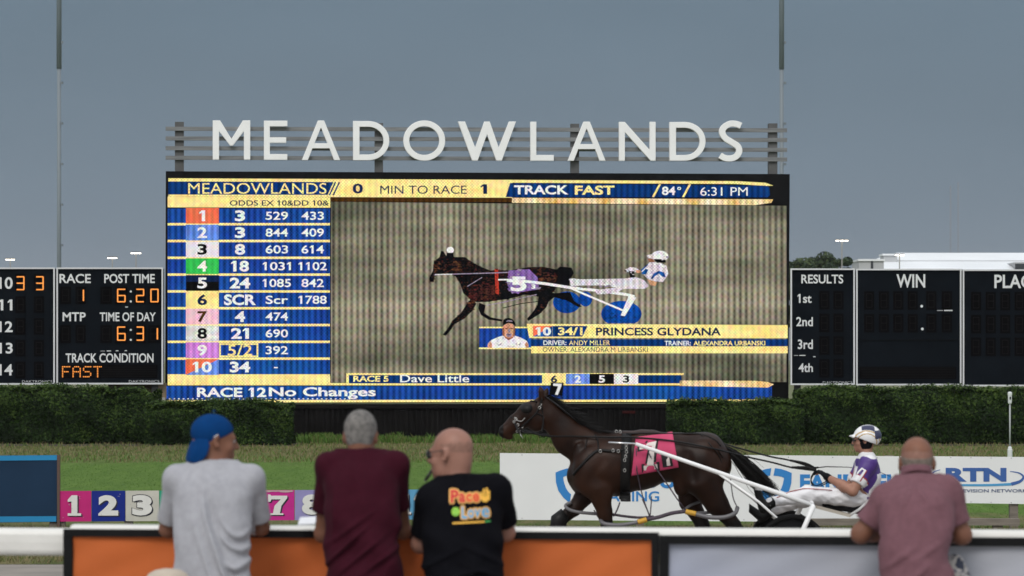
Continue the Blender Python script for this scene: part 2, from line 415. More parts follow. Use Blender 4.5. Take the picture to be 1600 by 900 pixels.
# lawn sheet, worn and dry at both edges
m_lawn = bpy.data.materials.new('lawn'); m_lawn.use_nodes = True
def lawn_nodes(m):
    t = m.node_tree; b = t.nodes['Principled BSDF']; L = t.links.new; b.inputs['Roughness'].default_value = 0.95; b.inputs['Specular IOR Level'].default_value = 0.1
    tcn = N('ShaderNodeTexCoord', t); mpn = N('ShaderNodeMapping', t); mpn.inputs['Scale'].default_value = (1, 0.12, 1); L(tcn.outputs['Object'], mpn.inputs[0])
    n = N('ShaderNodeTexNoise', t); n.inputs['Scale'].default_value = 3.5; n.inputs['Detail'].default_value = 9; n.inputs['Roughness'].default_value = 0.8; L(mpn.outputs[0], n.inputs['Vector'])
    r = N('ShaderNodeValToRGB', t); r.color_ramp.elements[0].position = 0.3; r.color_ramp.elements[1].position = 0.7
    r.color_ramp.elements[0].color = (0.046, 0.095, 0.015, 1); r.color_ramp.elements[1].color = (0.104, 0.172, 0.033, 1); L(n.outputs['Fac'], r.inputs[0])
    s = N('ShaderNodeSeparateXYZ', t); g = N('ShaderNodeNewGeometry', t); L(g.outputs['Position'], s.inputs[0])
    n2 = N('ShaderNodeTexNoise', t); n2.inputs['Scale'].default_value = 0.35; n2.inputs['Detail'].default_value = 5; L(tcn.outputs['Object'], n2.inputs['Vector'])
    w = N('ShaderNodeMath', t, operation='MULTIPLY_ADD'); w.inputs[1].default_value = 26; L(n2.outputs['Fac'], w.inputs[0]); L(s.outputs['Y'], w.inputs[2])
    r2 = N('ShaderNodeValToRGB', t); cr = r2.color_ramp; cr.elements[0].position = 0; cr.elements[0].color = (0, 0, 0, 1); cr.elements[1].position = 1; cr.elements[1].color = (1, 1, 1, 1)
    mr0 = N('ShaderNodeMapRange', t); mr0.inputs[1].default_value = 84; mr0.inputs[2].default_value = 94; L(w.outputs[0], mr0.inputs[0])
    mr1 = N('ShaderNodeMapRange', t); mr1.inputs[1].default_value = 62; mr1.inputs[2].default_value = 57; L(w.outputs[0], mr1.inputs[0])
    mr = N('ShaderNodeMath', t, operation='MAXIMUM'); L(mr0.outputs[0], mr.inputs[0]); L(mr1.outputs[0], mr.inputs[1])
    mx = N('ShaderNodeMix', t, data_type='RGBA'); L(mr.outputs[0], mx.inputs[0]); L(r.outputs[0], mx.inputs[6])
    n3 = N('ShaderNodeTexNoise', t); n3.inputs['Scale'].default_value = 3; n3.inputs['Detail'].default_value = 6; L(mpn.outputs[0], n3.inputs['Vector'])
    r3 = N('ShaderNodeValToRGB', t); r3.color_ramp.elements[0].position = 0.35; r3.color_ramp.elements[1].position = 0.65
    r3.color_ramp.elements[0].color = (0.07, 0.085, 0.028, 1); r3.color_ramp.elements[1].color = (0.135, 0.12, 0.055, 1); L(n3.outputs['Fac'], r3.inputs[0])
    L(r3.outputs[0], mx.inputs[7]); L(mx.outputs[2], b.inputs['Base Color'])
lawn_nodes(m_lawn)
sheet('lawn', -60, 60, 36.5, 100, 0.008, 0.008, m_lawn)

def grass(name, n, x0, x1, y0, y1, h0, h1, wd, mats, z=0.0, lean=0.5, ypow=1.0, clump=0):
    """n blades, each a bent strip of two quads narrowing to the tip"""
    X = rng.uniform(x0, x1, n); Y = y0+(y1-y0)*rng.uniform(0, 1, n)**ypow
    if clump:
        cx = rng.uniform(x0, x1, clump); cy = rng.uniform(y0, y1, clump); k = rng.integers(0, clump, n)
        sp = rng.uniform(0.05, 0.28, clump)[k]; X = cx[k]+rng.normal(0, 1, n)*sp; Y = cy[k]+rng.normal(0, 1, n)*sp*0.7
        hs = rng.uniform(0.55, 1.0, clump)[k]
    else: hs = 1.0
    hgt = rng.uniform(h0, h1, n)*hs; q = rng.uniform(0, 2*PI, n); w = wd*rng.uniform(0.6, 1.2, n)
    a = rng.uniform(0, 2*PI, n); l = rng.uniform(0.1, lean, n)*hgt
    dx, dy = np.cos(q)*w/2, np.sin(q)*w/2; lx, ly = np.cos(a)*l, np.sin(a)*l
    V = np.zeros((n, 6, 3))
    for i, (t, wf) in enumerate(((0, 1), (0.55, 0.8), (1, 0.12))):
        for j, sg in enumerate((-1, 1)):
            V[:, 2*i+j, 0] = X+lx*t*t+sg*dx*wf; V[:, 2*i+j, 1] = Y+ly*t*t+sg*dy*wf; V[:, 2*i+j, 2] = z+hgt*(t-0.15*t*t)
    base = (np.arange(n)*6)[:, None]
    Fc = np.concatenate([base+np.array([0, 1, 3, 2]), base+np.array([2, 3, 5, 4])])
    mi = np.tile(rng.integers(0, len(mats), n), 2)
    return tag(link_mesh(name, V.reshape(-1, 3), Fc, mats, None, mi), kind='stuff')
m_g1 = mat('blade_green', (0.070, 0.132, 0.023), 0.8, spec=0.15); m_g2 = mat('blade_deep', (0.056, 0.108, 0.020), 0.8, spec=0.15)
m_g3 = mat('blade_straw', (0.19, 0.165, 0.085), 0.9, spec=0.1); m_g4 = mat('blade_olive', (0.12, 0.135, 0.045), 0.9, spec=0.1)
m_g5 = mat('blade_bright', (0.076, 0.150, 0.028), 0.8, spec=0.15); m_g6 = mat('blade_tan', (0.17, 0.14, 0.075), 0.9, spec=0.1)
grass('grass', 60000, -9.5, 9.5, 44.3, 74, 0.012, 0.032, 0.013, [m_g1, m_g1, m_g5, m_g1], lean=0.9)
grass('grass', 26000, -15, 15, 72, 88, 0.04, 0.12, 0.022, [m_g4, m_g6, m_g1, m_g3, m_g4], lean=0.8)
grass('grass', 45000, -8, 8, 36.6, 44.2, 0.03, 0.10, 0.012, [m_g3, m_g4, m_g6, m_g3, m_g4, m_g6], lean=0.9)
grass('weeds', 7000, -6.0, 4.6, 88.0, 92.0, 0.12, 0.34, 0.03, [m_g1, m_g5, m_g2, m_g4], lean=0.6, clump=80)

# ================================================================ video board
mW = mat('white_sheet_metal', (0.80, 0.80, 0.79), 0.5, var=0.03, scale=2)
mBlack = mat('black_cabinet', (0.006, 0.006, 0.007), 0.6, var=0.3, scale=3, spec=0.08)
yl0 = 93.0; th0 = math.radians(4.6)
A0 = Vector(((258-800)*yl0/F, yl0, 0)); SP = Plane(A0.x, A0.y, th0)
board = thing('video_board', 'huge lit video wall showing a harness race, standing behind the low hedges', 'video screen', A0, rotz=th0)
def spt(off): return lambda x, y: SP.at(x, y, off)
def slab(mb, pts, off0, off1, mi=0, pl=SP):
    """polygon given in photo pixels on a plane, thickened from depth off0 (front) to off1 (back)"""
    a = [pl.at(x, y, off0) for x, y in pts]; b = [pl.at(x, y, off1) for x, y in pts]; n = len(pts)
    mb.add(a+b, [tuple(range(n)), tuple(range(2*n-1, n-1, -1))]+[(i, n+i, n+(i+1) % n, (i+1) % n) for i in range(n)], mi)
def R4(x0, y0, x1, y1): return [(x0, y0), (x1, y0), (x1, y1), (x0, y1)]
mb = MB(); slab(mb, [(259, 267.5), (1234, 272), (1232, 629), (258, 631)], 0.0, -0.9)
mb.build('cabinet', mBlack, board)
# dark ribbed plinth under it
m_pl = mat('dark_ribbed_metal', (0.0085, 0.0078, 0.0078), 0.7, var=0.3, scale=1.5, spec=0.04)
mb = MB(); x = 259.0
zb = H-(632-YH)*yl0/F
pl_len = (SP.at(1231, 600)-A0).xy.length; ux = Vector((math.cos(th0), math.sin(th0), 0)); uy = Vector((-math.sin(th0), math.cos(th0), 0))
def wpt(u, d, z): v = A0+ux*u+uy*d; return (v.x, v.y, z)
def wbox(mb, u0, u1, d0, d1, z0, z1, mi=0):
    vs = [wpt(u, d, z) for z in (z0, z1) for u, d in ((u0, d0), (u1, d0), (u1, d1), (u0, d1))]
    mb.add(vs, [(0,3,2,1),(4,5,6,7),(0,1,5,4),(1,2,6,5),(2,3,7,6),(3,0,4,7)], mi)
wbox(mb, 0.05, pl_len-0.05, 0.12, 0.8, -0.05, zb)
n_r = 118
for i in range(n_r):
    u = 0.08+(pl_len-0.16)*i/n_r; wbox(mb, u, u+0.07, 0.07, 0.119, 0.02, zb-0.02)
wbox(mb, 0.0, pl_len, 0.03, 0.068, zb-0.12, zb-0.004)
mb.build('plinth', m_pl, board)
mb = MB(); slab(mb, R4(973, 642, 993, 646), -0.03, -0.06); mb.build('nameplate', mat('dark_red_plate', (0.035, 0.006, 0.006), 0.6, spec=.1), board)
# LED colours
cY = lin(255, 237, 158); cB = lin(24, 78, 150); cBd = lin(12, 52, 110); cW = lin(236, 236, 232)
eY = led('led_yellow', cY, 0.07, rgb2=lin(250, 225, 134), nscale=(1.2, 1, 5)); eB = led('led_blue', cB, 0.42, rgb2=lin(26, 60, 142), nscale=(0.6, 1, 0.3))
eBd = led('led_navy', cBd, 0.35); eW = led('led_white', cW, 0.05, dots=0.15); eK = led('led_dark_ink', lin(18, 36, 72), 0.2)
eBlk = led('led_black', lin(14, 14, 16), 0.2); eO = led('led_orange', lin(236, 112, 78), 0.12); eSky = led('led_light_blue', lin(84, 128, 214), 0.25, rgb2=lin(120, 150, 226), nscale=(2, 1, 2))
eG = led('led_green', lin(56, 190, 84), 0.15); ePk = led('led_pink', lin(240, 190, 204), 0.1); eMg = led('led_violet', lin(204, 130, 214), 0.18)
eGr = led('led_grey', lin(206, 202, 196), 0.1, rgb2=lin(236, 232, 230), nscale=(1, 1, 8)); eWh = led('led_paper', lin(232, 226, 228), 0.06); eTn = led('led_tan', lin(226, 176, 90), 0.2, rgb2=lin(250, 236, 200), nscale=(1.5, 1, 1.5))
eBr = led('led_brown', lin(70, 44, 16), 0.3)
LED = [eY, eB, eBd, eW, eK, eBlk, eO, eSky, eG, ePk, eMg, eGr, eWh, eTn, eBr]
iY, iB, iBd, iW, iK, iBlk, iO, iSky, iG, iPk, iMg, iGr, iWh, iTn, iBr = range(15)
def flat(mb, pts, off, mi): mb.poly([SP.at(x, y, off) for x, y in pts], mi)
D1, D2, D3, D4, D5 = 0.012, 0.020, 0.028, 0.036, 0.044
# header band
mb = MB()
def arcend(x, y0, y1, n=6, bulge=4): return [(x+bulge*math.sin(PI*i/n), y0+(y1-y0)*i/n) for i in range(n+1)]
flat(mb, [(263, 278.5), (800, 281), (800, 309), (263, 307)], D1, iY)
flat(mb, [(800, 281), (1150, 283), (1196, 285.5), (1208, 290), (1196, 290.5), (1150, 287.5), (800, 285.5)], D1, iY)
flat(mb, [(800, 309), (1208, 311.5), (1205, 317), (1180, 320.5), (800, 317)], D1, iTn)
flat(mb, [(517, 308.2), (800, 309.2), (800, 316), (517, 315)], D1, iBr)
flat(mb, [(790, 308), (797, 286), (1196, 290), (1202, 293), (1203, 305), (1199, 308.5)], D2, iBd)
flat(mb, [(263, 283.5), (521, 284.5), (512, 304.5), (263, 304)], D2, iBd)
for x in (519, 525): flat(mb, [(x+4, 284.5), (x+6.5, 284.5), (x-3, 305), (x-5.5, 305)], D3, iBd)
for x in (1025, 1072): flat(mb, [(x+4, 288), (x+7.5, 288), (x-3, 308), (x-6.5, 308)], D3, iY)
flat(mb, [(262, 307.2), (516, 308.2), (516, 324.5), (262, 324)], D2, iY)
hdr = mb.build('header_bar', LED, board)
for s_, b_, c_, bd in (('MEADOWLANDS', (294, 286, 510, 303), iY, 0), ('0', (551, 287, 567, 302.5), iK, .03), ('MIN TO RACE', (594, 290, 729, 303), iK, 0), ('1', (750.5, 288, 761, 303), iK, 0), ('TRACK', (803, 289.5, 888, 304), iW, .03), ('FAST', (898, 290, 960, 304.5), iY, .03),
                       ('84', (1034, 291.5, 1055, 305), iW, .03), ('o', (1058, 292, 1064, 297), iW, .02), ('6:31 PM', (1094, 292.5, 1168, 306), iW, 0), ('ODDS EX 10&DD 10&', (359, 313, 514, 321.5), iK, .015)):
    text_part('lettering', s_, b_, spt(D4), LED, hdr, c_, bd)
# odds table: one row per runner
rows = [('1', iO, iW, '3', '529', '433'), ('2', iSky, iW, '3', '844', '409'), ('3', iWh, iBlk, '8', '603', '614'), ('4', iG, iW, '18', '1031', '1102'),
        ('5', iBlk, iW, '24', '1085', '842'), ('6', iY, iK, 'SCR', 'Scr', '1788'), ('7', iPk, iBr, '4', '474', ''), ('8', iGr, iBlk, '21', '690', ''),
        ('9', iMg, iW, '5/2', '392', ''), ('10', iO, iW, '34', '-', '')]
for i, (a, c, ci, o_, p_, q_) in enumerate(rows):
    yc = 337.2+26.25*i; y0, y1 = yc-11.3, yc+11.3
    mb = MB(); flat(mb, R4(262, y0, 515.5, y1), D1, iB); flat(mb, R4(262, y1, 515.5, y1+3.7), D1, iY)
    rw = mb.build('odds_row', LED, board)
    mb = MB()
    if a == '10':
        flat(mb, [(290, y0-1), (342, y0-1), (290, y1+1)], D2, iO); flat(mb, [(342, y0-1), (342, y1+1), (290, y1+1)], D2, iSky)
    elif a == '5': flat(mb, R4(290.5, y0-1, 342, yc-2), D2, iK); flat(mb, R4(290.5, yc-2, 342, y1+1), D2, iBlk)
    else: flat(mb, R4(290.5, y0-1, 342, y1+1), D2, c)
    wd = 7.5*len(a) if a != '1' else 4.5
    mb.build('number_tile', LED, rw); text_part('figure', a, (316-wd, yc-8.5, 316+wd, yc+8.5), spt(D4), LED, rw, ci, 0.03)
    mb = MB()
    if a == '9':
        for r in (R4(342.5, y0+.5, 403.5, y0+3), R4(342.5, y1-3, 403.5, y1-.5), R4(342.5, y0+3, 345, y1-3), R4(401, y0+3, 403.5, y1-3)): flat(mb, r, D3, iY)
        mb.build('favourite_frame', LED, rw)
    wd = 8*len(o_) if len(o_) < 3 else (25 if o_ == 'SCR' else 19)
    if o_.startswith('1') or o_ == '21': wd -= 2
    text_part('odds_figure', o_, (375-wd, yc-8.5, 375+wd, yc+8.5), spt(D4), LED, rw, iY if a == '9' else iW, 0.008 if a == '9' else 0.035)
    for s_, xc in ((p_, 432.5), (q_, 488.5)):
        if not s_: continue
        if s_ == '-': mb = MB(); flat(mb, R4(428, yc, 434, yc+1.8), D4, iW); mb.build('dash', LED, rw); continue
        wd = 17.5 if len(s_) == 3 else 22
        text_part('pool_figure', s_, (xc-wd, yc-6.5, xc+wd, yc+6.5), spt(D4), LED, rw, iW, 0.015)
# footer
mb = MB()
flat(mb, R4(262, 588, 516, 602), D1, iY); flat(mb, R4(516, 598.5, 1068, 602), D1, iY)
flat(mb, [(1062, 594.5), (1180, 595), (1200, 597), (1209, 600.5), (1200, 605.5), (1062, 603)], D2, iTn)
flat(mb, [(260, 603), (1206, 603.5), (1206, 624), (260, 625)], D1, iB); flat(mb, [(260, 625), (1206, 624.2), (1206, 627.5), (260, 629)], D1, iY)
for i in range(40):
    x_ = 264+i*7.2; flat(mb, R4(x_, 622.3, x_+2.4, 624), D2, iW)
fb = mb.build('footer_bar', LED, board); text_part('lettering', 'RACE 12', (308, 605.5, 416, 620.5), spt(D4), LED, fb, iW, 0.03); text_part('lettering', 'No Changes', (420, 605, 587, 623.5), spt(D4), LED, fb, iW, 0.025)
mb = MB()
flat(mb, R4(541, 583, 1068, 586), D2, iY); flat(mb, R4(541, 586, 545, 599.5), D2, iY); flat(mb, [(545, 586.2), (1064, 586.2), (1066, 599), (545, 599)], D2, iBd)
rb = mb.build('result_bar', LED, board); text_part('lettering', 'RACE 5', (552, 587, 607, 596.5), spt(D4), LED, rb, iY, 0.03); text_part('lettering', 'Dave Little', (625, 585.5, 733, 597.5), spt(D4), LED, rb, iW, 0.012)
for (xa, xb, c, s_, ci) in ((847, 884, iY, '6', iK), (884.2, 921, iSky, '2', iW), (921.2, 959, iBlk, '5', iW), (959.2, 997, iWh, '3', iBlk)):
    mb = MB(); flat(mb, R4(xa, 584, xb, 600), D3, c); xc = (xa+xb)/2; put_text(mb, s_, (xc-5, 586.5, xc+5, 598), spt(D4), ci, 0.03); mb.build('number_tile', LED, rb)
# live picture
eTrk = led('led_track', lin(152, 144, 123), 0.50, rgb2=lin(88, 88, 73), nscale=(0.16, 1, 0.7), dots=0.07)
eTr2 = led('led_track_pale', lin(196, 184, 158), 0.42, rgb2=lin(160, 154, 130), nscale=(0.1, 1, 1.2), dots=0.35)
eHrs = led('led_bay_horse', lin(82, 46, 34), 0.3, rgb2=lin(22, 21, 22), nscale=(1.6, 1, 2.2)); eHr2 = led('led_horse_shine', lin(112, 62, 40), 0.3, rgb2=lin(44, 30, 26), nscale=(4, 1, 4)); ePur = led('led_purple', lin(128, 96, 160), 0.25)
eWl = led('led_wheel', lin(14, 76, 164), 0.3, rgb2=lin(8, 56, 130), nscale=(2, 1, 2)); ePl = led('led_pale_cloth', lin(214, 204, 212), 0.2); eSkn = led('led_skin', lin(206, 150, 118), 0.2); eTk3 = led('led_hedge_dark', lin(96, 92, 74), 0.45, rgb2=lin(132, 126, 104), nscale=(0.04, 1, 1.5), dots=0.35)
PIC = [eTrk, eTr2, eHrs, eHr2, ePur, eWl, ePl, eSkn, eBlk, eY, eBd, eW, eO, eK, eB, eTk3]
mb = MB()
flat(mb, [(517, 315.2), (800, 318), (1229, 321.5), (1229, 597), (517, 598)], D1, 0)
vp = mb.build('race_picture', PIC, board)
eRd = led('led_dark_red', lin(84, 36, 33), 0.3, rgb2=lin(46, 24, 25), nscale=(3, 1, 3)); eRs = led('led_red_strap', lin(186, 58, 44), 0.25); eBrn = led('led_orange_brown', lin(108, 66, 40), 0.3, rgb2=lin(66, 42, 30), nscale=(4, 1, 4)); eSks = led('led_skin_shade', lin(150, 98, 74), 0.15); eLil = led('led_lilac_grey', lin(150, 136, 156), 0.15)
PIC += [eRd, eRs, eBrn, eSks, eLil]
def VA(x, y): return (660+x*0.17778, 375+y*0.17778)
def VB(x, y): return (850+x*0.17778, 380+y*0.17778)
def VC(x, y): return (745+x*0.06887, 490+y*0.06887)
depth_ = [D2]
def paint(mb, fr, pts, mi):
    depth_[0] += 0.00010; flat(mb, [fr(*p) for p in pts], depth_[0], mi)
def line_(mb, fr, pts, w, mi):
    for (xa, ya), (xb, yb) in zip(pts[:-1], pts[1:]):
        l = math.hypot(xb-xa, yb-ya); nx, ny = -(yb-ya)/l*w/2, (xb-xa)/l*w/2
        paint(mb, fr, [(xa+nx, ya+ny), (xb+nx, yb+ny), (xb-nx, yb-ny), (xa-nx, ya-ny)], mi)
def oval(mb, fr, cx, cy, rx, ry, mi, n=24, ymax=1e9): paint(mb, fr, [(cx+rx*math.cos(2*PI*k/n), min(ymax, cy+ry*math.sin(2*PI*k/n))) for k in range(n)], mi)
def inside(p, poly):
    c = False; x, y = p
    for (xa, ya), (xb, yb) in zip(poly, poly[1:]+poly[:1]):
        if (ya > y) != (yb > y) and x < (xb-xa)*(y-ya)/(yb-ya)+xa: c = not c
    return c
def dabs(mb, fr, poly, n, size, cols):
    """small ragged flecks of picture colour inside an outline"""
    xs = [p[0] for p in poly]; ys = [p[1] for p in poly]; k = 0
    while k < n:
        p = (rng.uniform(min(xs), max(xs)), rng.uniform(min(ys), max(ys)))
        if not inside(p, poly): continue
        k += 1; a = rng.uniform(0, 6.28); w, h_ = size*rng.uniform(.6, 1.9), size*rng.uniform(.35, .9)
        paint(mb, fr, [(p[0]+w*math.cos(a+q)*f_, p[1]+h_*math.sin(a+q)*f_) for q, f_ in ((0, 1), (1.4, .8), (2.9, 1.1), (4.4, .9))], cols[rng.integers(0, len(cols))])
HB = [(100,190),(150,150),(165,95),(185,100),(215,150),(290,150),(370,150),(430,190),(500,230),(600,270),(650,260),(750,270),(930,240),(1050,235),(1130,250),(1190,262),(1180,330),(1165,440),(1125,480),(1040,500),(900,480),(750,520),(660,530),(560,545),(470,545),(430,540),(400,500),(360,470),(330,380),(290,320),(220,290),(150,300),(110,310),(98,372),(62,365),(60,335),(92,270)]
L1 = [(430,515),(475,560),(440,620),(370,690),(280,740),(250,790),(205,842),(178,832),(230,770),(260,710),(340,640),(390,560)]
L2 = [(500,550),(555,575),(540,640),(600,680),(705,700),(695,716),(580,700),(515,660),(490,600)]
L3 = [(1020,500),(1130,480),(1090,590),(1030,650),(930,712),(918,692),(980,620),(1010,570)]
mb = MB()
oval(mb, VB, 200, 520, 122, 96, 5); oval(mb, VB, 365, 490, 58, 66, 5); dabs(mb, VB, [(110,470),(230,440),(300,540),(200,600),(110,570)], 40, 13, [5, 14, 10]); dabs(mb, VB, [(330,440),(410,450),(410,540),(340,540)], 14, 12, [5, 14, 10])
for q in (HB, L1, L2, L3): paint(mb, VA, q, 8)
paint(mb, VB, [(0,415),(90,440),(230,430),(262,505),(335,558),(300,562),(200,505),(90,475),(0,545),(-40,500)], 8); paint(mb, VB, [(90,250),(140,205),(240,215),(262,262),(225,330),(215,400),(130,390),(80,330)], 8)
dabs(mb, VA, HB, 900, 9, [2, 2, 8, 2, 8, 16, 2, 8]); dabs(mb, VA, [(430,400),(560,380),(650,420),(650,530),(470,540),(400,500)], 90, 15, [16, 16, 2]); dabs(mb, VA, [(255,180),(330,190),(340,260),(270,275)], 26, 15, [18, 18, 2]); dabs(mb, VA, [(95,220),(150,200),(160,260),(100,290)], 12, 11, [18, 2]); dabs(mb, VA, [(400,500),(470,540),(430,600),(380,570)], 14, 14, [18, 16])
dabs(mb, VB, [(-60,270),(110,270),(110,330),(-60,340)], 26, 14, [16, 2, 18]); dabs(mb, VA, L1, 50, 10, [8, 2, 8]); dabs(mb, VA, L3, 34, 10, [8, 2]); dabs(mb, VA, [(300,150),(430,190),(500,235),(380,240)], 40, 12, [8, 8, 2])
paint(mb, VA, [(632,255),(662,255),(668,480),(640,470)], 17); dabs(mb, VA, [(632,255),(662,255),(668,480),(640,470)], 16, 9, [17, 16, 2])
cl_ = [(752,270),(935,258),(1008,330),(1022,432),(785,472),(745,400)]; paint(mb, VA, cl_, 4); dabs(mb, VA, cl_, 40, 16, [4, 4, 20])
line_(mb, VA, [(100,308),(300,300),(640,290),(760,285)], 9, 20); line_(mb, VA, [(110,304),(260,302)], 6, 11); line_(mb, VA, [(390,410),(520,330)], 7, 20); line_(mb, VA, [(560,575),(720,545),(1000,480)], 7, 20); line_(mb, VA, [(700,600),(860,560),(1020,540)], 7, 8)
oval(mb, VA, 242, 90, 33, 30, 11, 10); paint(mb, VA, [(212,114),(268,114),(275,165),(205,165)], 8)
depth_[0] += .001; put_text(mb, '5', (*VA(772, 322), *VA(912, 452)), spt(depth_[0]), 11, 0.035); put_text(mb, '3', (*VA(953, 390), *VA(990, 430)), spt(depth_[0]), 11, 0.05)
oval(mb, VB, 675, 622, 178, 114, 5, 30, 704); dabs(mb, VB, [(520,600),(600,530),(780,540),(830,640),(790,700),(540,700)], 60, 14, [5, 10, 14])
line_(mb, VA, [(662,350),(780,349)], 13, 11)
line_(mb, VB, [(-330,330),(-150,338),(0,356),(230,392),(440,414),(720,452),(790,470)], 24, 11); line_(mb, VB, [(230,395),(330,440),(690,592)], 17, 11); paint(mb, VB, [(738,465),(805,478),(705,642),(668,636)], 11)
lg = [(220,312),(330,318),(700,312),(800,300),(880,330),(912,380),(880,402),(700,402),(600,440),(462,452),(440,414),(620,392),(560,372),(340,372),(230,378)]
paint(mb, VB, lg, 6); dabs(mb, VB, lg, 60, 13, [6, 6, 11]); dabs(mb, VB, [(230,375),(340,372),(560,372),(620,392),(440,405),(260,390)], 12, 11, [20, 20, 2])
paint(mb, VB, [(850,250),(920,170),(1000,165),(1070,200),(1087,270),(1040,342),(930,332),(890,300)], 6); dabs(mb, VB, [(870,240),(920,180),(1000,170),(1070,205),(1080,270),(1030,330),(930,325)], 34, 14, [6, 11, 6])
paint(mb, VB, [(840,240),(915,176),(905,196),(850,250)], 14); paint(mb, VB, [(858,252),(888,225),(912,236),(888,278),(850,270)], 14); 
paint(mb, VB, [(930,312),(958,268),(1000,244),(1005,268),(970,290),(948,318)], 14); paint(mb, VB, [(1000,244),(1048,258),(1066,302),(1034,296),(1005,268)], 14)
paint(mb, VB, [(898,318),(990,342),(972,376),(930,370)], 7); paint(mb, VB, [(700,238),(748,212),(800,216),(842,246),(800,256),(740,250)], 6); paint(mb, VB, [(800,236),(845,240),(840,262),(805,262)], 7); paint(mb, VB, [(738,244),(785,250),(792,300),(750,304)], 8); dabs(mb, VB, [(700,240),(790,250),(790,300),(720,270)], 10, 11, [8, 6, 2])
paint(mb, VB, [(905,138),(960,136),(962,168),(922,168)], 19); oval(mb, VB, 1012, 115, 74, 48, 11); paint(mb, VB, [(893,110),(962,92),(952,140),(915,132)], 6); paint(mb, VB, [(955,140),(1062,142),(1064,172),(985,174)], 8); dabs(mb, VB, [(1010,80),(1080,95),(1080,150),(1020,140)], 14, 14, [20, 11, 6])
mb.build('pictured_racer', PIC, vp)
mb = MB()   # caption over the picture
D0 = depth_[0]+0.01
depth_[0] = D0
flat(mb, R4(748, 512.5, 829, 544), D0, 14)
paint(mb, VC, [(40,300),(1130,300),(1130,332),(40,332)], 9); paint(mb, VC, [(40,768),(1230,768),(1230,806),(40,806)], 9)
paint(mb, VC, [(235,775),(240,680),(320,600),(480,530),(580,500),(640,570),(710,600),(800,560),(850,500),(1000,550),(1120,620),(1160,700),(1160,775)], 11)
paint(mb, VC, [(235,775),(245,680),(300,630),(332,680),(332,775)], 7); paint(mb, VC, [(1075,775),(1080,690),(1120,640),(1160,700),(1160,775)], 7)
paint(mb, VC, [(575,500),(570,330),(600,270),(700,215),(800,240),(860,320),(850,480),(800,560),(710,605),(620,560)], 7)
paint(mb, VC, [(573,330),(612,320),(622,520),(578,500)], 19); paint(mb, VC, [(822,320),(860,325),(850,480),(812,545)], 19); paint(mb, VC, [(600,540),(640,520),(720,560),(800,520),(810,550),(715,606)], 19)
paint(mb, VC, [(625,330),(690,325),(690,352),(630,356)], 19); paint(mb, VC, [(745,325),(808,330),(804,356),(745,352)], 19); paint(mb, VC, [(640,340),(680,338),(680,350),(642,352)], 8); paint(mb, VC, [(755,338),(795,340),(793,352),(756,350)], 8)
paint(mb, VC, [(705,350),(738,350),(752,425),(700,425)], 20); paint(mb, VC, [(650,455),(785,455),(770,520),(715,535),(665,520)], 20); paint(mb, VC, [(670,472),(765,472),(745,490),(690,490)], 16)
paint(mb, VC, [(578,270),(590,150),(640,110),(720,98),(800,130),(850,200),(875,275),(800,232),(700,208),(640,240)], 8); paint(mb, VC, [(650,185),(690,150),(780,155),(800,190),(720,180)], 20)
for cx in (495, 930):
    for q in range(8):
        a0, a1 = PI*.95-q*.36+PI*.0, PI*.95-(q+1)*.36; paint(mb, VC, [(cx+60*math.cos(a0), 665+62*math.sin(a0)), (cx+60*math.cos(a1), 665+62*math.sin(a1)), (cx+36*math.cos(a1), 665+36*math.sin(a1)), (cx+36*math.cos(a0), 665+36*math.sin(a0))], 20)
dabs(mb, VC, [(340,620),(580,520),(710,610),(850,520),(1060,600),(1060,770),(340,770)], 40, 40, [11, 11, 6])
D0 = depth_[0]+.001
flat(mb, [(822, 506), (1229, 508), (1229, 528.5), (826, 528)], D0, 9); flat(mb, R4(829, 530, 1229, 541), D0, 10); flat(mb, R4(829, 541.2, 1229, 552), D0, 9)
flat(mb, [(832, 509.5), (862, 509.5), (832, 526)], D0+.004, 12); flat(mb, [(862, 509.5), (862, 526), (832, 526)], D0+.004, 14); flat(mb, [(862.2, 509.5), (917, 509.5), (909, 526), (862.2, 526)], D0+.004, 10)
mb.build('caption', PIC, vp)
for s_, b_, c_, bd in (('10', (836, 511, 860, 524.5), 11, .04), ('34/1', (871, 511.5, 909, 524), 9, .03), ('PRINCESS GLYDANA', (930, 512, 1125, 524.5), 13, .025), ('DRIVER:', (848, 532, 884, 539.5), 11, .02), ('ANDY MILLER', (888, 532, 952, 539.5), 9, 0),
                       ('TRAINER:', (1037, 532.5, 1078, 540), 11, .02), ('ALEXANDRA URBANSKI', (1082, 532.5, 1194, 540), 9, .02), ('OWNER: ALEXANDRA M URBANSKI', (847, 542.5, 1011, 550), 13, 0)):
    text_part('caption_lettering', s_, b_, spt(D0+.008), PIC, vp, c_, bd)


# ================================================================ big letters on slats, above the screen
sign = thing('track_name_sign', 'raised white capital letters on grey slats above the video wall', 'sign', SP.at(267, 268, 0), rotz=th0)
m_slat = mat('weathered_slat', (0.21, 0.215, 0.215), 0.7, var=0.25, scale=1.2, stretch=(1, 1, 14), rgb2=(0.13, 0.135, 0.14)); m_post = mat('steel_post', (0.085, 0.085, 0.085), 0.6, var=0.25, scale=1.5)
for xa, xb, yt, yb in ((273, 287, 189.5, 270), (586, 599, 191.5, 270), (893, 906, 192.5, 271), (1203, 1216.5, 192, 272)):
    mb = MB(); slab(mb, R4(xa, yt, xb, yb), -0.20, -0.42); mb.build('post', m_post, sign)
for ya, yb_ in ((200.5, 203), (215.7, 218.2), (231, 233.7), (246, 248.7)):
    mb = MB(); slab(mb, [(258.5, ya-3.1), (1231, yb_-3.1), (1231, yb_+3.1), (258.5, ya+3.1)], -0.12, -0.199); mb.build('slat', m_slat, sign)
m_let = mat('white_letter', (0.85, 0.85, 0.84), 0.45, var=0.03, scale=3)
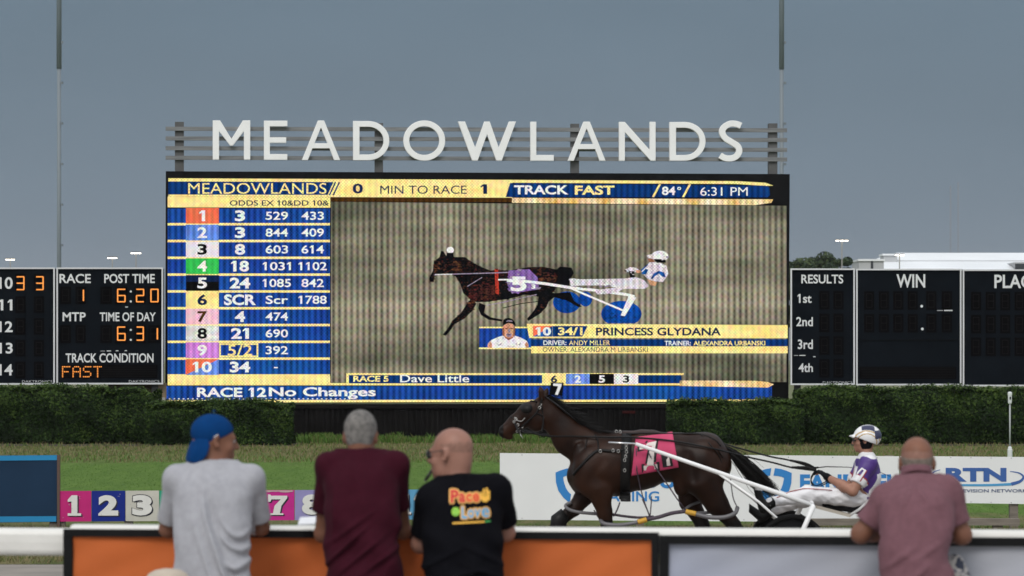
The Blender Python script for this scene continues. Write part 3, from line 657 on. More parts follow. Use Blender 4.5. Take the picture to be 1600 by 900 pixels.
def curve_solid(name, loops, pl, off, depth, m, parent):
    """solid letter: outlines (first the outer one, then holes) filled, given thickness; pixels on a plane"""
    c = bpy.data.curves.new(name, 'CURVE'); c.dimensions = '2D'; c.fill_mode = 'BOTH'; c.extrude = depth/2; c.bevel_depth = 0.006; c.bevel_resolution = 0
    p0 = pl.at(*loops[0][0]); ex = Vector((math.cos(pl.th), math.sin(pl.th), 0))
    for lp in loops:
        s = c.splines.new('POLY'); s.points.add(len(lp)-1); s.use_cyclic_u = True
        for q, (x, y) in zip(s.points, lp):
            w = pl.at(x, y)-p0; q.co = (w.dot(ex), w.z, 0, 1)
    o = bpy.data.objects.new('tmp', c); COL.objects.link(o); dg = bpy.context.evaluated_depsgraph_get(); dg.update()
    me = bpy.data.meshes.new_from_object(o.evaluated_get(dg)); COL.objects.unlink(o); bpy.data.objects.remove(o); bpy.data.curves.remove(c)
    ny = Vector((math.sin(pl.th), -math.cos(pl.th), 0))
    V = [p0+ex*v.co.x+Vector((0, 0, v.co.y))+ny*(v.co.z+off+depth/2) for v in me.vertices]; Fc = [tuple(p.vertices) for p in me.polygons]
    bpy.data.meshes.remove(me); return link_mesh(name, V, Fc, m, parent)
def ring(cx, cy, rx, ry, n=40, a0=0, a1=2*PI, end=False): return [(cx+rx*math.cos(a0+(a1-a0)*k/n), cy+ry*math.sin(a0+(a1-a0)*k/n)) for k in range(n+(1 if end else 0))]
def strip(path, w):
    """outline of a thick line; path smooth"""
    p = np.array(path); t = np.gradient(p, axis=0); t /= np.linalg.norm(t, axis=1)[:, None]; nn = np.stack([-t[:, 1], t[:, 0]], 1)
    return [tuple(q) for q in p+nn*w/2]+[tuple(q) for q in (p-nn*w/2)[::-1]]
def bx(x0, x1, y0, y1): return lambda pts: [(x0+(x1-x0)*a, y0+(y1-y0)*b) for a, b in pts]
G_M = [(0,0),(.19,0),(.5,.48),(.81,0),(1,0),(1,1),(.84,1),(.84,.26),(.53,.64),(.47,.64),(.16,.26),(.16,1),(0,1)]
G_E = [(0,0),(1,0),(1,.135),(.24,.135),(.24,.43),(.95,.43),(.95,.56),(.24,.56),(.24,.86),(1,.86),(1,1),(0,1)]
G_A = [[(.42,0),(.58,0),(1,1),(.85,1),(.73,.70),(.27,.70),(.15,1),(0,1)], [(.5,.16),(.68,.58),(.32,.58)]]
G_L = [(0,0),(.24,0),(.24,.86),(1,.86),(1,1),(0,1)]
G_N = [(0,0),(.15,0),(.85,.74),(.85,0),(1,0),(1,1),(.87,1),(.15,.25),(.15,1),(0,1)]
G_W = [(0,0),(.115,0),(.295,.68),(.455,0),(.545,0),(.705,.68),(.885,0),(1,0),(.755,1),(.665,1),(.5,.31),(.335,1),(.245,1)]
def letter(ch, x0, x1, y0, y1):
    b = bx(x0, x1, y0, y1); w, h = x1-x0, y1-y0
    if ch == 'M': lp = [b(G_M)]
    elif ch == 'E': lp = [b(G_E)]
    elif ch == 'A': lp = [b(G_A[0]), b(G_A[1])]
    elif ch == 'L': lp = [b(G_L)]
    elif ch == 'N': lp = [b(G_N)]
    elif ch == 'W': lp = [b(G_W)]
    elif ch == 'O': lp = [ring((x0+x1)/2, (y0+y1)/2, w/2, h/2), ring((x0+x1)/2, (y0+y1)/2, w/2-8.6, h/2-8.6)]
    elif ch == 'D':
        def dd(i, xo):
            xa, xr, ya, yb = x0+xo, x1-i, y0+i, y1-i; r = (yb-ya)/2; xc = x0+0.42*w
            return [(xa, ya)]+ring(xc, (ya+yb)/2, xr-xc, r, 24, -PI/2, PI/2, True)+[(xa, yb)]
        lp = [dd(0, 0), dd(8.4, 9.4)]
    elif ch == 'S':
        pth = smooth_path([(.93,.12),(.72,.075),(.45,.075),(.2,.17),(.14,.30),(.28,.43),(.55,.53),(.80,.63),(.86,.76),(.73,.88),(.5,.93),(.25,.92),(.06,.86)], 5)
        lp = [strip([(x0+w*a, y0+h*c) for a, c in pth], 9.0)]
    curve_solid('letter', lp, SP, -0.118, 0.14, m_let, sign)
for ch, xa, xb, yt, yb in (('M',332.7,390.7,188.5,249.3),('E',412.7,448.7,189,249.6),('A',472,531,188.7,250),('D',552,608,189.5,250.2),('O',630.5,695.3,188.5,251),('W',716,805.7,190.3,250.8),
                           ('L',829,865,190.6,251),('A',887.5,945.7,190.5,251),('N',967.5,1024,190.8,251),('D',1046.5,1102,191,251),('S',1123.5,1160,189,252)):
    letter(ch, xa, xb, yt, yb)

# ================================================================ tote boards beside it
m_tote = mat('dark_tote_panel', (0.0042, 0.0062, 0.0090), 0.7, var=0.2, scale=1.5, spec=0.04); m_mod = mat('led_module_off', (0.0022, 0.002, 0.0024), 0.7, spec=0.02)
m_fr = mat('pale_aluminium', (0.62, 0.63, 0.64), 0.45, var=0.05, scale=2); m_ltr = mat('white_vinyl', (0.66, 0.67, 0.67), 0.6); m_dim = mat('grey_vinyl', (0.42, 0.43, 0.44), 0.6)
e_amber = glow('amber_led', lin(255, 150, 62), 1.1); e_amber2 = glow('amber_led_core', lin(255, 186, 112), 1.1)
m_leg = mat('dark_steel_leg', (0.05, 0.05, 0.05), 0.6); m_brown = mat('brown_plywood', (0.085, 0.055, 0.035), 0.85, var=0.3, scale=2, stretch=(1, 1, 6)); m_tanp = mat('tan_plywood', (0.20, 0.155, 0.10), 0.85, var=0.2, scale=2)
TP = Plane(0, 92.0, 0.0)
def tpt(off): return lambda x, y: TP.at(x, y, off)
def tote(x0, y0, x1, y1, label):
    t = thing('tote_board', label, 'tote board', (TP.at((x0+x1)/2, 500).x, 92.3, 0), 'black tote boards beside the video wall')
    mb = MB(); slab(mb, R4(x0+1.5, y0+1.5, x1-1.5, y1-1.5), 0.0, -0.5, 0, TP); mb.build('panel', m_tote, t)
    mb = MB(); w = 2.3
    for r in (R4(x0, y0, x1, y0+w), R4(x0, y1-w, x1, y1), R4(x0, y0+w, x0+w, y1-w), R4(x1-w, y0+w, x1, y1-w)): slab(mb, r, 0.05, -0.02, 0, TP)
    mb.build('frame', m_fr, t)
    for xx in (x0+12, x1-14):
        a = TP.at(xx, 560); mb = MB(); mb.box((a.x-0.09, 92.15, 0), (a.x+0.09, 92.35, TP.at(xx, y1-3).z)); mb.build('leg', m_leg, t)
    return t
SEG = {'a': ((0,0),(1,0)), 'b': ((1,0),(1,.5)), 'c': ((1,.5),(1,1)), 'd': ((0,1),(1,1)), 'e': ((0,.5),(0,1)), 'f': ((0,0),(0,.5)), 'g': ((0,.5),(1,.5))}
def modules(t, boxes):
    for b in boxes:
        mb = MB(); slab(mb, R4(*b), 0.012, 0.002, 0, TP)
        if b[2]-b[0] < 25:
            x0, y0, x1, y1 = b[0]+3.6, b[1]+4, b[2]-3.6, b[3]-4
            for sg in SEG.values():
                (ax, ay), (bx_, by) = sg
                for k in range(5):
                    q = .1+.2*k; x, y = x0+(x1-x0)*(ax+(bx_-ax)*q), y0+(y1-y0)*(ay+(by-ay)*q); mb.poly([TP.at(x+.8*math.cos(a), y+.8*math.sin(a), .016+.0002*k) for a in (.5, 1.5, 2.5, 3.6, 4.6, 5.7)], 1)
        else:
            for k in range(7): y = b[1]+2+k*(b[3]-b[1]-4)/6; mb.poly([TP.at(b[0]+2, y-.35, .016), TP.at(b[2]-2, y-.35, .016), TP.at(b[2]-2, y+.35, .016), TP.at(b[0]+2, y+.35, .016)], 1)
        mb.build('digit_module', [m_mod, m_unlit], t)
def glints(t, items):  # short pale strips are painted glints; the long thin one is a seam
    for b, m in items: mb = MB(); slab(mb, R4(*b), .03, .001, 0, TP); mb.build('glint_seam_strip', m, t)
m_unlit = mat('unlit_bulbs', (0.0062, 0.0052, 0.0052), 0.6, spec=0.1)
DIG = {'0': 'abcdef', '1': 'bc', '2': 'abged', '3': 'abgcd', '6': 'afedcg'}
def digits(t, items):
    """LED digits made of single bulbs"""
    for ch, x0, y0, x1, y1 in items:
        pts = set(); mb = MB()
        for s in DIG[ch]:
            (ax, ay), (bx_, by) = SEG[s]; n = 5 if ax == bx_ else 5
            for k in range(n+1):
                q = k/n
                if ax == bx_: q = 0.08+0.84*q
                else: q = 0.06+0.88*q
                pts.add((round(x0+(x1-x0)*(ax+(bx_-ax)*q), 2), round(y0+(y1-y0)*(ay+(by-ay)*q), 2)))
        for (x, y) in pts:
            mb.poly([TP.at(x+1.28*math.cos(k*PI/3+PI/6), y+1.28*math.sin(k*PI/3+PI/6), 0.020) for k in range(6)], 0)
            mb.poly([TP.at(x+0.6*math.cos(k*PI/3+PI/6), y+0.6*math.sin(k*PI/3+PI/6), 0.026) for k in range(6)], 1)
        mb.build('lit_digit', [e_amber, e_amber2], t)
def lettering(t, items, m=None, bold=0.018):
    for s, b in items: text_part('lettering', s, b, tpt(0.022), m or m_ltr, t, 0, bold)
def dots(t, pts, r=1.7):
    for x, y in pts: mb = MB(); mb.poly([TP.at(x+r*math.cos(k*PI/5), y+r*math.sin(k*PI/5), 0.024) for k in range(10)]); mb.build('colon_dot', m_ltr, t)
tb = tote(-160, 418, 86, 601, 'dark odds board at the left edge with white row numbers 10 to 14')
modules(tb, [(c, r, c+16, r+26) for r in (428, 463, 497, 531, 565) for c in (24, 53)])
lettering(tb, [('10', (-4, 433, 20, 451.5)), ('11', (-2, 468, 19.5, 485)), ('12', (-4, 502, 20, 519)), ('13', (-4, 535.5, 20, 552.5)), ('14', (-4, 569, 20, 586.5))], bold=0.02)
lettering(tb, [('DAKTRONICS', (34.7, 594.2, 82, 598))], m_dim, 0.0); digits(tb, [('3', 26.5, 432.5, 37.5, 452.5), ('3', 57, 432.5, 67.5, 452.5)])
tb = tote(88.5, 418, 255, 600.5, 'dark race clock board reading post time 6:20 and FAST in amber lights')
modules(tb, [(94, 448, 111, 475), (118, 448, 134, 475), (157, 448, 175, 475), (180, 448, 199, 475), (210, 448, 228, 475), (232, 448, 251, 475), (94, 508, 111, 536), (118, 508, 134, 536), (157, 508, 175, 536), (180, 508, 199, 536), (210, 508, 228, 536), (232, 508, 251, 536), (95.5, 570, 246, 590.5)])
lettering(tb, [('RACE', (93, 428, 142, 442.5)), ('POST TIME', (163, 428, 242, 442.5)), ('MTP', (98, 488, 134, 502)), ('TIME OF DAY', (156, 488, 243.5, 502)), ('TRACK CONDITION', (102.7, 552, 240, 566.5))], bold=0.018)
lettering(tb, [('DAKTRONICS', (201.5, 594, 249, 597.8))], m_dim, 0.0)
digits(tb, [('1', 121, 453, 130.5, 470), ('6', 184, 452, 195.5, 471.5), ('2', 213.5, 452, 224.5, 471.5), ('0', 236, 452, 247, 471.5), ('6', 184, 511, 195.5, 531.5), ('3', 214, 511, 224, 531.5), ('1', 236, 513, 246, 530)])
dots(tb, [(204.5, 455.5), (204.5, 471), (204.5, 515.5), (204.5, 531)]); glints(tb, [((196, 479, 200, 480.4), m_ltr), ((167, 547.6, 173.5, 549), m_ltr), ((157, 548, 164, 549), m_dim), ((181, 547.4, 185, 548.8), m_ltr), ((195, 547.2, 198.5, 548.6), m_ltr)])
mb = MB()   # dot-matrix word
FONT = {'F': ('11111','10000','10000','11110','10000','10000','10000'), 'A': ('01110','10001','10001','11111','10001','10001','10001'), 'S': ('01111','10000','10000','01110','00001','00001','11110'), 'T': ('11111','00100','00100','00100','00100','00100','00100')}
for i, ch in enumerate('FAST'):
    for r, row in enumerate(FONT[ch]):
        for c, v in enumerate(row):
            if v == '1':
                x, y = 98+i*16.4+c*2.75, 573+r*2.6
                mb.poly([TP.at(x+1.15*math.cos(k*PI/3), y+1.15*math.sin(k*PI/3), 0.020) for k in range(6)], 0); mb.poly([TP.at(x+0.55*math.cos(k*PI/3), y+0.55*math.sin(k*PI/3), 0.026) for k in range(6)], 1)
mb.build('lit_word', [e_amber, e_amber2], tb)
mb = MB(); a, b = TP.at(166, 600), TP.at(240, 600); mb.box((a.x, 92.4, 0), (b.x, 92.5, a.z+0.05)); mb.build('base_panel', m_brown, tb)
mb = MB(); a, b = TP.at(240.5, 600), TP.at(258, 600); mb.box((a.x, 92.2, 0), (b.x, 92.38, a.z+0.03)); mb.box((a.x+0.05, 91.95, 0), (b.x, 92.19, 1.2), 1); mb.build('base_post', [m_tanp, m_conc], tb)
tb = tote(1235, 419.5, 1335.5, 601.5, 'narrow dark RESULTS board listing 1st to 4th beside the video wall')
modules(tb, [(c, r, c+16, r+29) for r in (454.5, 490, 525.5, 561) for c in (1280, 1302)])
lettering(tb, [('RESULTS', (1252, 429, 1317.5, 443)), ('1st', (1246, 459.4, 1268, 473.4)), ('2nd', (1244, 495.3, 1270, 509.7)), ('3rd', (1246.4, 530.4, 1270, 545.5)), ('4th', (1247.6, 567.5, 1270, 581.5))], bold=0.018)
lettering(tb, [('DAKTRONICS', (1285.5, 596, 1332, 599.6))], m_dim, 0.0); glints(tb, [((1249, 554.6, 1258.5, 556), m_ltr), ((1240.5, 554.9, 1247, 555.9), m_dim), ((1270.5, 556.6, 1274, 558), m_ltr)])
tb = tote(1337.5, 420, 1502, 602, 'wide dark WIN board with blank digit windows between RESULTS and PLACE')
wx = (1350, 1373, 1395.5, 1418, 1447, 1471.5)
modules(tb, [(c, r, c+16, r+29) for r in (455, 490.5) for c in wx]+[(1343, 573, 1494, 592)])
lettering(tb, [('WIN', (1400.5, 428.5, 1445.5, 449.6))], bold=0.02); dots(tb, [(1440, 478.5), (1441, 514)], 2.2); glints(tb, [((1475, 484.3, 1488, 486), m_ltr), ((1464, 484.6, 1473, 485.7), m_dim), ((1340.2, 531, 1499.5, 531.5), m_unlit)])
tb = tote(1504, 421, 1672, 603.5, 'dark PLACE board cut by the right edge of the view')
modules(tb, [(c+167, r, c+183, r+29) for r in (456, 492, 527.5) for c in wx])
lettering(tb, [('PLACE', (1553.5, 429, 1625, 450.5))], bold=0.02); dots(tb, [(1607, 479.5), (1608, 515)], 2.2)
# ================================================================ hedges, trees
def leaf_mat(name, a, b, rough=0.6):
    return mat(name, a, rough, rgb2=b, scale=2.5, spec=0.10)
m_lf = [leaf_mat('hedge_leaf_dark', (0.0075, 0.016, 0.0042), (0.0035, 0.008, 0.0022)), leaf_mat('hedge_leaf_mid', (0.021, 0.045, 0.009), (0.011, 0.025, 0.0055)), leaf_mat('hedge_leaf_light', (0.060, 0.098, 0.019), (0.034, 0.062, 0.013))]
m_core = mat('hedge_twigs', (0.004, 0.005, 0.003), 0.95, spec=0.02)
def leaves(C, Nrm, size, mats, pick):
    """one bent leaf (two triangles-ish quads) at each centre, tilted about its outward normal"""
    n = len(C); Nrm = Nrm+rng.normal(0, 0.55, (n, 3)); Nrm /= np.linalg.norm(Nrm, axis=1)[:, None]
    T = np.cross(Nrm, rng.normal(0, 1, (n, 3))); T /= np.linalg.norm(T, axis=1)[:, None]; B = np.cross(Nrm, T)
    s = size*rng.uniform(0.55, 1.25, n)[:, None]
    V = np.stack([C-T*s, C-B*s*0.5+Nrm*s*0.12, C+T*s, C+B*s*0.5+Nrm*s*0.12], 1).reshape(-1, 3)
    return V, (np.arange(n)*4)[:, None]+np.arange(4)
def hedge(label, x0p, x1p, ytp, Yf, depth, n, rough_top=0.05, taper=0.0):
    """clipped box hedge: dark twig core, a bumpy shell of leaves"""
    xa, xb = P(x0p, 600, Yf).x, P(x1p, 600, Yf).x; ht = P(800, ytp, Yf).z
    t = thing('hedge', label, 'hedge', ((xa+xb)/2, Yf+depth/2, 0), 'clipped hedges around the video wall')
    ph = rng.uniform(0, 6, 6)
    def top(x, y): return ht+rough_top*(np.sin(x*2.1+ph[0])*0.5+np.sin(x*5.3+ph[1]+y)*0.35+np.sin(x*11.7+ph[2])*0.25)-taper*np.clip((np.abs(x-(xa+xb)/2)-(xb-xa)/2+1.0), 0, 1)**2
    def front(x, z): return 0.09*(np.sin(x*2.7+ph[3])+np.sin(x*6.1+z*3+ph[4])*0.7+np.sin(z*5.5+x*1.3+ph[5])*0.6)
    # core
    nx = max(6, int((xb-xa)/0.25)); mb = MB()
    xs = np.linspace(xa+0.16, xb-0.16, nx); 
    for i in range(nx-1):
        x_, x2 = xs[i], xs[i+1]; h1 = float(top(np.array(x_), 0))-0.2; h2 = float(top(np.array(x2), 0))-0.2
        mb.add([(x_, Yf+0.5, 0), (x2, Yf+0.5, 0), (x2, Yf+0.46, h2), (x_, Yf+0.46, h1), (x_, Yf+depth-0.2, 0), (x2, Yf+depth-0.2, 0), (x2, Yf+depth-0.2, h2), (x_, Yf+depth-0.2, h1)],
               [(0,1,2,3), (3,2,6,7), (5,4,7,6)]+([(4,0,3,7)] if i == 0 else [])+([(1,5,6,2)] if i == nx-2 else []))
    mb.build('twig_core', m_core, t)
    nf, ntp, ne = int(n*0.66), int(n*0.24), int(n*0.10)
    X = rng.uniform(xa, xb, nf); Z = rng.uniform(0.03, 1, nf)**0.85*top(X, 0); dp = rng.exponential(0.06, nf)
    edge = np.clip(np.maximum(0.22-(top(X, 0)-Z), 0), 0, 0.22)
    C1 = np.stack([X, Yf+0.10+front(X, Z)+dp+edge*0.8+0.10*np.clip(0.35-Z, 0, 1), Z], 1); N1 = np.tile([0, -1, 0.35], (nf, 1))
    X = rng.uniform(xa, xb, ntp); Y = rng.uniform(Yf+0.15, Yf+depth, ntp); sp = np.where(rng.uniform(0, 1, ntp) < 0.12, rng.uniform(0, 0.10, ntp), 0)
    C2 = np.stack([X, Y, top(X, Y)-rng.exponential(0.04, ntp)+sp], 1); N2 = np.tile([0, -0.2, 1], (ntp, 1))
    Z = rng.uniform(0.05, 1, ne)*(ht-0.05); Y = rng.uniform(Yf+0.15, Yf+depth, ne); sd_ = rng.choice([-1, 1], ne)
    C3 = np.stack([np.where(sd_ < 0, xa, xb)+sd_*(-0.08+0.5*front(Y*3, Z)), Y, Z], 1); N3 = np.stack([sd_*1.0, np.zeros(ne)-0.2, np.zeros(ne)+0.3], 1)
    C = np.concatenate([C1, C2, C3]); Nn = np.concatenate([N1, N2, N3])
    V, Q = leaves(C, Nn, 0.047, m_lf, None)
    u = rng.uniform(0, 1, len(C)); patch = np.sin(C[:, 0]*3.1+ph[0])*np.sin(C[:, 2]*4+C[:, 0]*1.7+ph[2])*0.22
    u = u+patch+np.where(Nn[:, 2] > 0.9, 0.22, 0)+np.clip((C[:, 2]-ht*.55)/ht, -.15, .35)*.5  # lighter leaves on top and upward paint in the light from above
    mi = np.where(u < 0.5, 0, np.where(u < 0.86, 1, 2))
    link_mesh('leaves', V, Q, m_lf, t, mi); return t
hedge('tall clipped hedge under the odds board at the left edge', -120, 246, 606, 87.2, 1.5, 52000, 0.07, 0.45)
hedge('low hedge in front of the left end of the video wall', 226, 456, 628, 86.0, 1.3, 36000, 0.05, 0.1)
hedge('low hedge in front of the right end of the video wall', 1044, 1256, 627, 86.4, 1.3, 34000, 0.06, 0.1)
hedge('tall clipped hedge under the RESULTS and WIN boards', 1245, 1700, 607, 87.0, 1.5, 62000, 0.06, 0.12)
mb = MB()   # bare soil line under the hedges
mb.poly([(-20, 85.6, 0.016), (-5.7, 85.6, 0.016), (-5.7, 90, 0.016), (-20, 90, 0.016)]); mb.poly([(4.1, 86.0, 0.016), (18, 86.0, 0.016), (18, 90, 0.016), (4.1, 90, 0.016)])
tag(mb.build('soil', mat('dark_soil', (0.04, 0.032, 0.022), 0.95, var=0.4, scale=3)), kind='structure')

m_bark = mat('bark', (0.07, 0.055, 0.04), 0.9, var=0.3, scale=6)
m_tl = [leaf_mat('tree_leaf_dark', (0.040, 0.062, 0.034), (0.028, 0.044, 0.026)), leaf_mat('tree_leaf_mid', (0.062, 0.088, 0.044), (0.046, 0.068, 0.034)), leaf_mat('tree_leaf_light', (0.085, 0.110, 0.045), (0.06, 0.085, 0.035))]
def tree(label, xp, ytop, Y, rad, n, lobes):
    c = P(xp, ytop, Y); h = c.z
    t = thing('tree', label, 'tree', (c.x, Y, 0), 'trees beyond the results board')
    mb = MB(); mb.tube([(c.x, Y, 0), (c.x+0.2, Y, h*0.3), (c.x, Y+0.1, h*0.62), (c.x+0.1, Y, h*0.85)], [0.45, 0.34, 0.22, 0.08], 9)
    for k in range(7):
        q = k*2.4; z0 = h*(0.32+0.07*k); mb.tube([(c.x, Y, z0), (c.x+math.cos(q)*rad*0.45, Y+math.sin(q)*rad*0.45, z0+h*0.12), (c.x+math.cos(q)*rad*0.8, Y+math.sin(q)*rad*0.8, z0+h*0.2)], [0.16, 0.09, 0.03], 6)
    mb.build('trunk', m_bark, t)
    Cs, Ns, Us = [], [], []
    for q in range(lobes):
        a = q*2.4+rng.uniform(-.4, .4); r = rad*math.sqrt((q+.5)/lobes); lr = rad*rng.uniform(.26, .40)
        zt = h*(1-.20*(r/rad)**2)-rng.uniform(0, .05)*h; lc = np.array([c.x+r*math.cos(a), Y+r*math.sin(a), zt-lr*.75-(rng.uniform(.15, .45)*h if q % 3 == 2 else 0)])
        m = n//lobes; d = rng.normal(0, 1, (m, 3)); d /= np.linalg.norm(d, axis=1)[:, None]
        Cs.append(lc+d*lr*np.array([1, 1, .8])*(rng.uniform(0, 1, m)**.35)[:, None]); Ns.append(d+np.array([0, 0, .4])); Us.append(np.full(m, rng.uniform(-.25, .25)))
    C = np.concatenate(Cs); u = rng.uniform(0, 1, len(C))+np.concatenate(Us)
    V, Q = leaves(C, np.concatenate(Ns), 0.22, m_tl, None)
    link_mesh('crown', V, Q, m_tl, t, np.where(u < 0.45, 0, np.where(u < 0.82, 1, 2))); return t
tree('broad dark green tree top showing just right of the video wall', 1247, 399, 300, 2.6, 6500, 20)
tree('tallest rounded tree behind the RESULTS board', 1284, 391, 306, 2.5, 8000, 24)
tree('small low tree nearest the white hall', 1319, 399, 298, 1.5, 4000, 14)

# ================================================================ far lights, masts, hall
m_mast = mat('pale_galvanised_mast', (0.17, 0.20, 0.22), 0.6, var=0.08, scale=0.4, stretch=(1, 1, 0.2)); m_mastd = mat('dark_mast_sleeve', (0.185, 0.225, 0.25), 0.6, var=0.08, scale=0.5)
def big_mast(label, xp, Y, w, ysplit, wid_top):
    a = P(xp, 500, Y); zs = P(xp, ysplit, Y).z; r = w*Y/F/2; r2 = wid_top*Y/F/2
    t = thing('light_mast', label, 'light mast', (a.x, Y, 0), 'tall light masts behind the boards')
    mb = MB(); mb.tube([(a.x, Y, 0), (a.x, Y, zs*0.5), (a.x, Y, zs)], [r*1.15, r*1.05, r], 14); mb.build('shaft', m_mast, t, True)
    mb = MB(); mb.tube([(a.x, Y, zs-0.5), (a.x, Y, zs+14)], [r2, r2*0.92], 14); mb.build('upper_shaft', m_mastd, t, True)
    mb = MB()
    for k in range(8): mb.tube([(a.x+r+0.08, Y-0.1, zs*0.2+k*2.6), (a.x+r+0.08, Y-0.1, zs*0.2+k*2.6+0.15)], 0.08, 6)
    mb.build('cable_bracket', m_mast, t)
    mb = MB(); z = zs+14; mb.box((a.x-2.5, Y-0.3, z), (a.x+2.5, Y+0.3, z+0.3)); mb.build('crossarm', m_mastd, t)
    for i in range(4): mb = MB(); mb.box((a.x-2.3+i*1.25, Y-0.6, z+0.31), (a.x-1.5+i*1.25, Y-0.1, z+1.0)); mb.build('floodlight', m_mastd, t)
    return t
big_mast('tall pale mast with dark upper length rising behind the race clock board', 92.3, 210, 6.2, 95, 8.0)
big_mast('tall pale mast with dark upper length rising behind the right end of the sign', 1221.3, 210, 6.2, 96, 8.0)
m_pole = mat('grey_lamp_pole', (0.30, 0.29, 0.27), 0.6); m_head = mat('lamp_housing', (0.10, 0.10, 0.10), 0.6); e_lamp = glow('lamp_light', (1.0, 0.92, 0.78), 5.0)
def lamp(label, xp, yp, Y, w, nl):
    a = P(xp, yp, Y); s = Y/F
    t = thing('street_lamp', label, 'street lamp', (a.x, Y, 0), 'lit lamps on the skyline')
    mb = MB(); mb.tube([(a.x, Y, 0), (a.x, Y, a.z)], [0.9*s*1.6, 0.8*s], 8); mb.build('pole', m_pole, t)
    mb = MB(); mb.box((a.x-w*s/2, Y-0.08, a.z), (a.x+w*s/2, Y+0.08, a.z+0.8*s)); mb.build('crossarm', m_head, t)
    for i in range(nl):
        x = a.x+(i-(nl-1)/2)*w*s/nl*1.05; r = w*s/nl*0.33
        mb = MB(); mb.box((x-r*1.15, Y-0.2, a.z+0.82*s), (x+r*1.15, Y+0.25, a.z+1.7*s)); mb.box((x-r, Y-0.26, a.z-1.4*s), (x+r, Y+0.2, a.z-0.02*s), 1); mb.build('lamp_head', [m_head, e_lamp], t)
lamp('lit lamp low on the skyline above the odds board', 16, 405, 420, 14, 4)
lamp('lit lamp above the race clock board, lower of the pair', 175.5, 402.5, 420, 15, 4)
lamp('lit lamp above the race clock board, higher of the pair', 212.5, 395, 400, 16, 4)
lamp('lit lamp on a pole in front of the trees', 1315.5, 375.5, 260, 20, 3)
lamp('lit lamp on a pole in front of the white hall roof', 1405.5, 398, 260, 15, 2)
m_hall = mat('white_hall_roof', (0.72, 0.74, 0.75), 0.5, var=0.05, scale=0.15); m_grey = mat('grey_cladding', (0.42, 0.43, 0.44), 0.7, var=0.1, scale=0.3); m_win = mat('dark_window', (0.03, 0.035, 0.04), 0.2)
Yh = 420
t = thing('hall', 'long white curved roof hall on the horizon behind the WIN and PLACE boards', 'hall', (P(1560, 500, Yh).x, Yh+20, 0))
e0, e1 = P(1364, 421, Yh), P(1905, 421, Yh)
mb = MB(); mb.box((e0.x, Yh, 0), (e1.x, Yh+60, e0.z-0.1)); mb.build('wall', m_grey, t)
mb = MB(); prof = [(0, 0), (3, .5), (9, 1.34), (14, 2.1), (20, 2.78), (30, 2.95)]; ins = [0, 1.2, 2.6, 4.0, 5.4, 7]
rings = []
for (d, h_), i_ in zip(prof, ins): rings.append([(e0.x+i_, Yh+d, e0.z+h_), (e1.x-i_, Yh+d, e0.z+h_), (e1.x-i_, Yh+60-d, e0.z+h_), (e0.x+i_, Yh+60-d, e0.z+h_)])
vs = [p for r in rings for p in r]; fs = []
for i in range(len(rings)-1):
    for k in range(4): fs.append((i*4+k, i*4+(k+1) % 4, (i+1)*4+(k+1) % 4, (i+1)*4+k))
mb.add(vs, fs); mb.build('roof', m_hall, t)
mb = MB(); mb.bar((e0.x+2.6, Yh+8.9, e0.z+1.38), (e1.x-2.6, Yh+8.9, e0.z+1.38), 0.12, 0.09)
mb.build('roof_seam', m_grey, t)
a, b = P(1586, 412, Yh-0.3), P(1600, 420.5, Yh-0.3); mb = MB(); mb.box((a.x, Yh-0.3, b.z), (b.x+0.1, Yh+6, a.z)); mb.box((a.x-0.1, Yh-0.2, a.z+.01), (b.x+.2, Yh+6, a.z+0.2), 1); mb.build('window', [m_win, m_grey], t)
t = thing('shed', 'small grey block at the left foot of the white hall roof', 'building', (P(1362, 500, 400).x, 400, 0))
a, b = P(1342, 408, 400), P(1381, 421, 400); mb = MB(); mb.box((a.x, 400, 0), (b.x, 408, a.z)); mb.build('wall', m_grey, t)
mb = MB(); mb.box((a.x-0.1, 399.8, a.z+0.01), (b.x+0.1, 408.2, a.z+0.25)); mb.build('roof', m_hall, t)
mb = MB(); mb.box((b.x-1.6, 399.9, b.z), (b.x-1.3, 399.99, a.z)); mb.build('downpipe', m_win, t)
t = thing('rooftop_unit', 'flat grey plant box on top of the white hall', 'plant box', (P(1391, 400, 428).x, 428, 13.2))
a, b = P(1380.5, 399.5, 428), P(1402, 410, 428); mb = MB(); mb.box((a.x, 428, b.z), (b.x, 432, a.z)); mb.build('box', m_grey, t); mb = MB(); mb.box((a.x-.15, 427.8, a.z+.01), (b.x+.15, 432.2, a.z+.25)); mb.build('lid', m_hall, t)
m_tw = mat('lattice_steel', (0.22, 0.22, 0.235), 0.7)
def tower(label, xp, ytop, Y):
    a = P(xp, ytop, Y); w = 0.5
    t = thing('radio_tower', label, 'radio tower', (a.x, Y, 0), 'radio towers on the horizon')
    ps = [(a.x+w*math.cos(q), Y+w*math.sin(q)) for q in (0, 2.09, 4.19)]
    mb = MB()
    for x, y in ps: mb.bar((x, y, 0), (x, y, a.z), 0.16, 0.16)
    mb.build('leg', m_tw, t)
    mb = MB(); n = int(a.z/3.0)
    for i in range(n):
        for k in range(3):
            p, q = ps[k], ps[(k+1) % 3]; mb.bar((*p, i*a.z/n), (*q, (i+1)*a.z/n), 0.11, 0.11)
    mb.build('bracing', m_tw, t)
tower('faint thin radio tower, shorter of the pair above the hall roof', 1485, 290, 2600)
tower('faint thin radio tower, taller of the pair above the hall roof', 1497, 284, 2600)

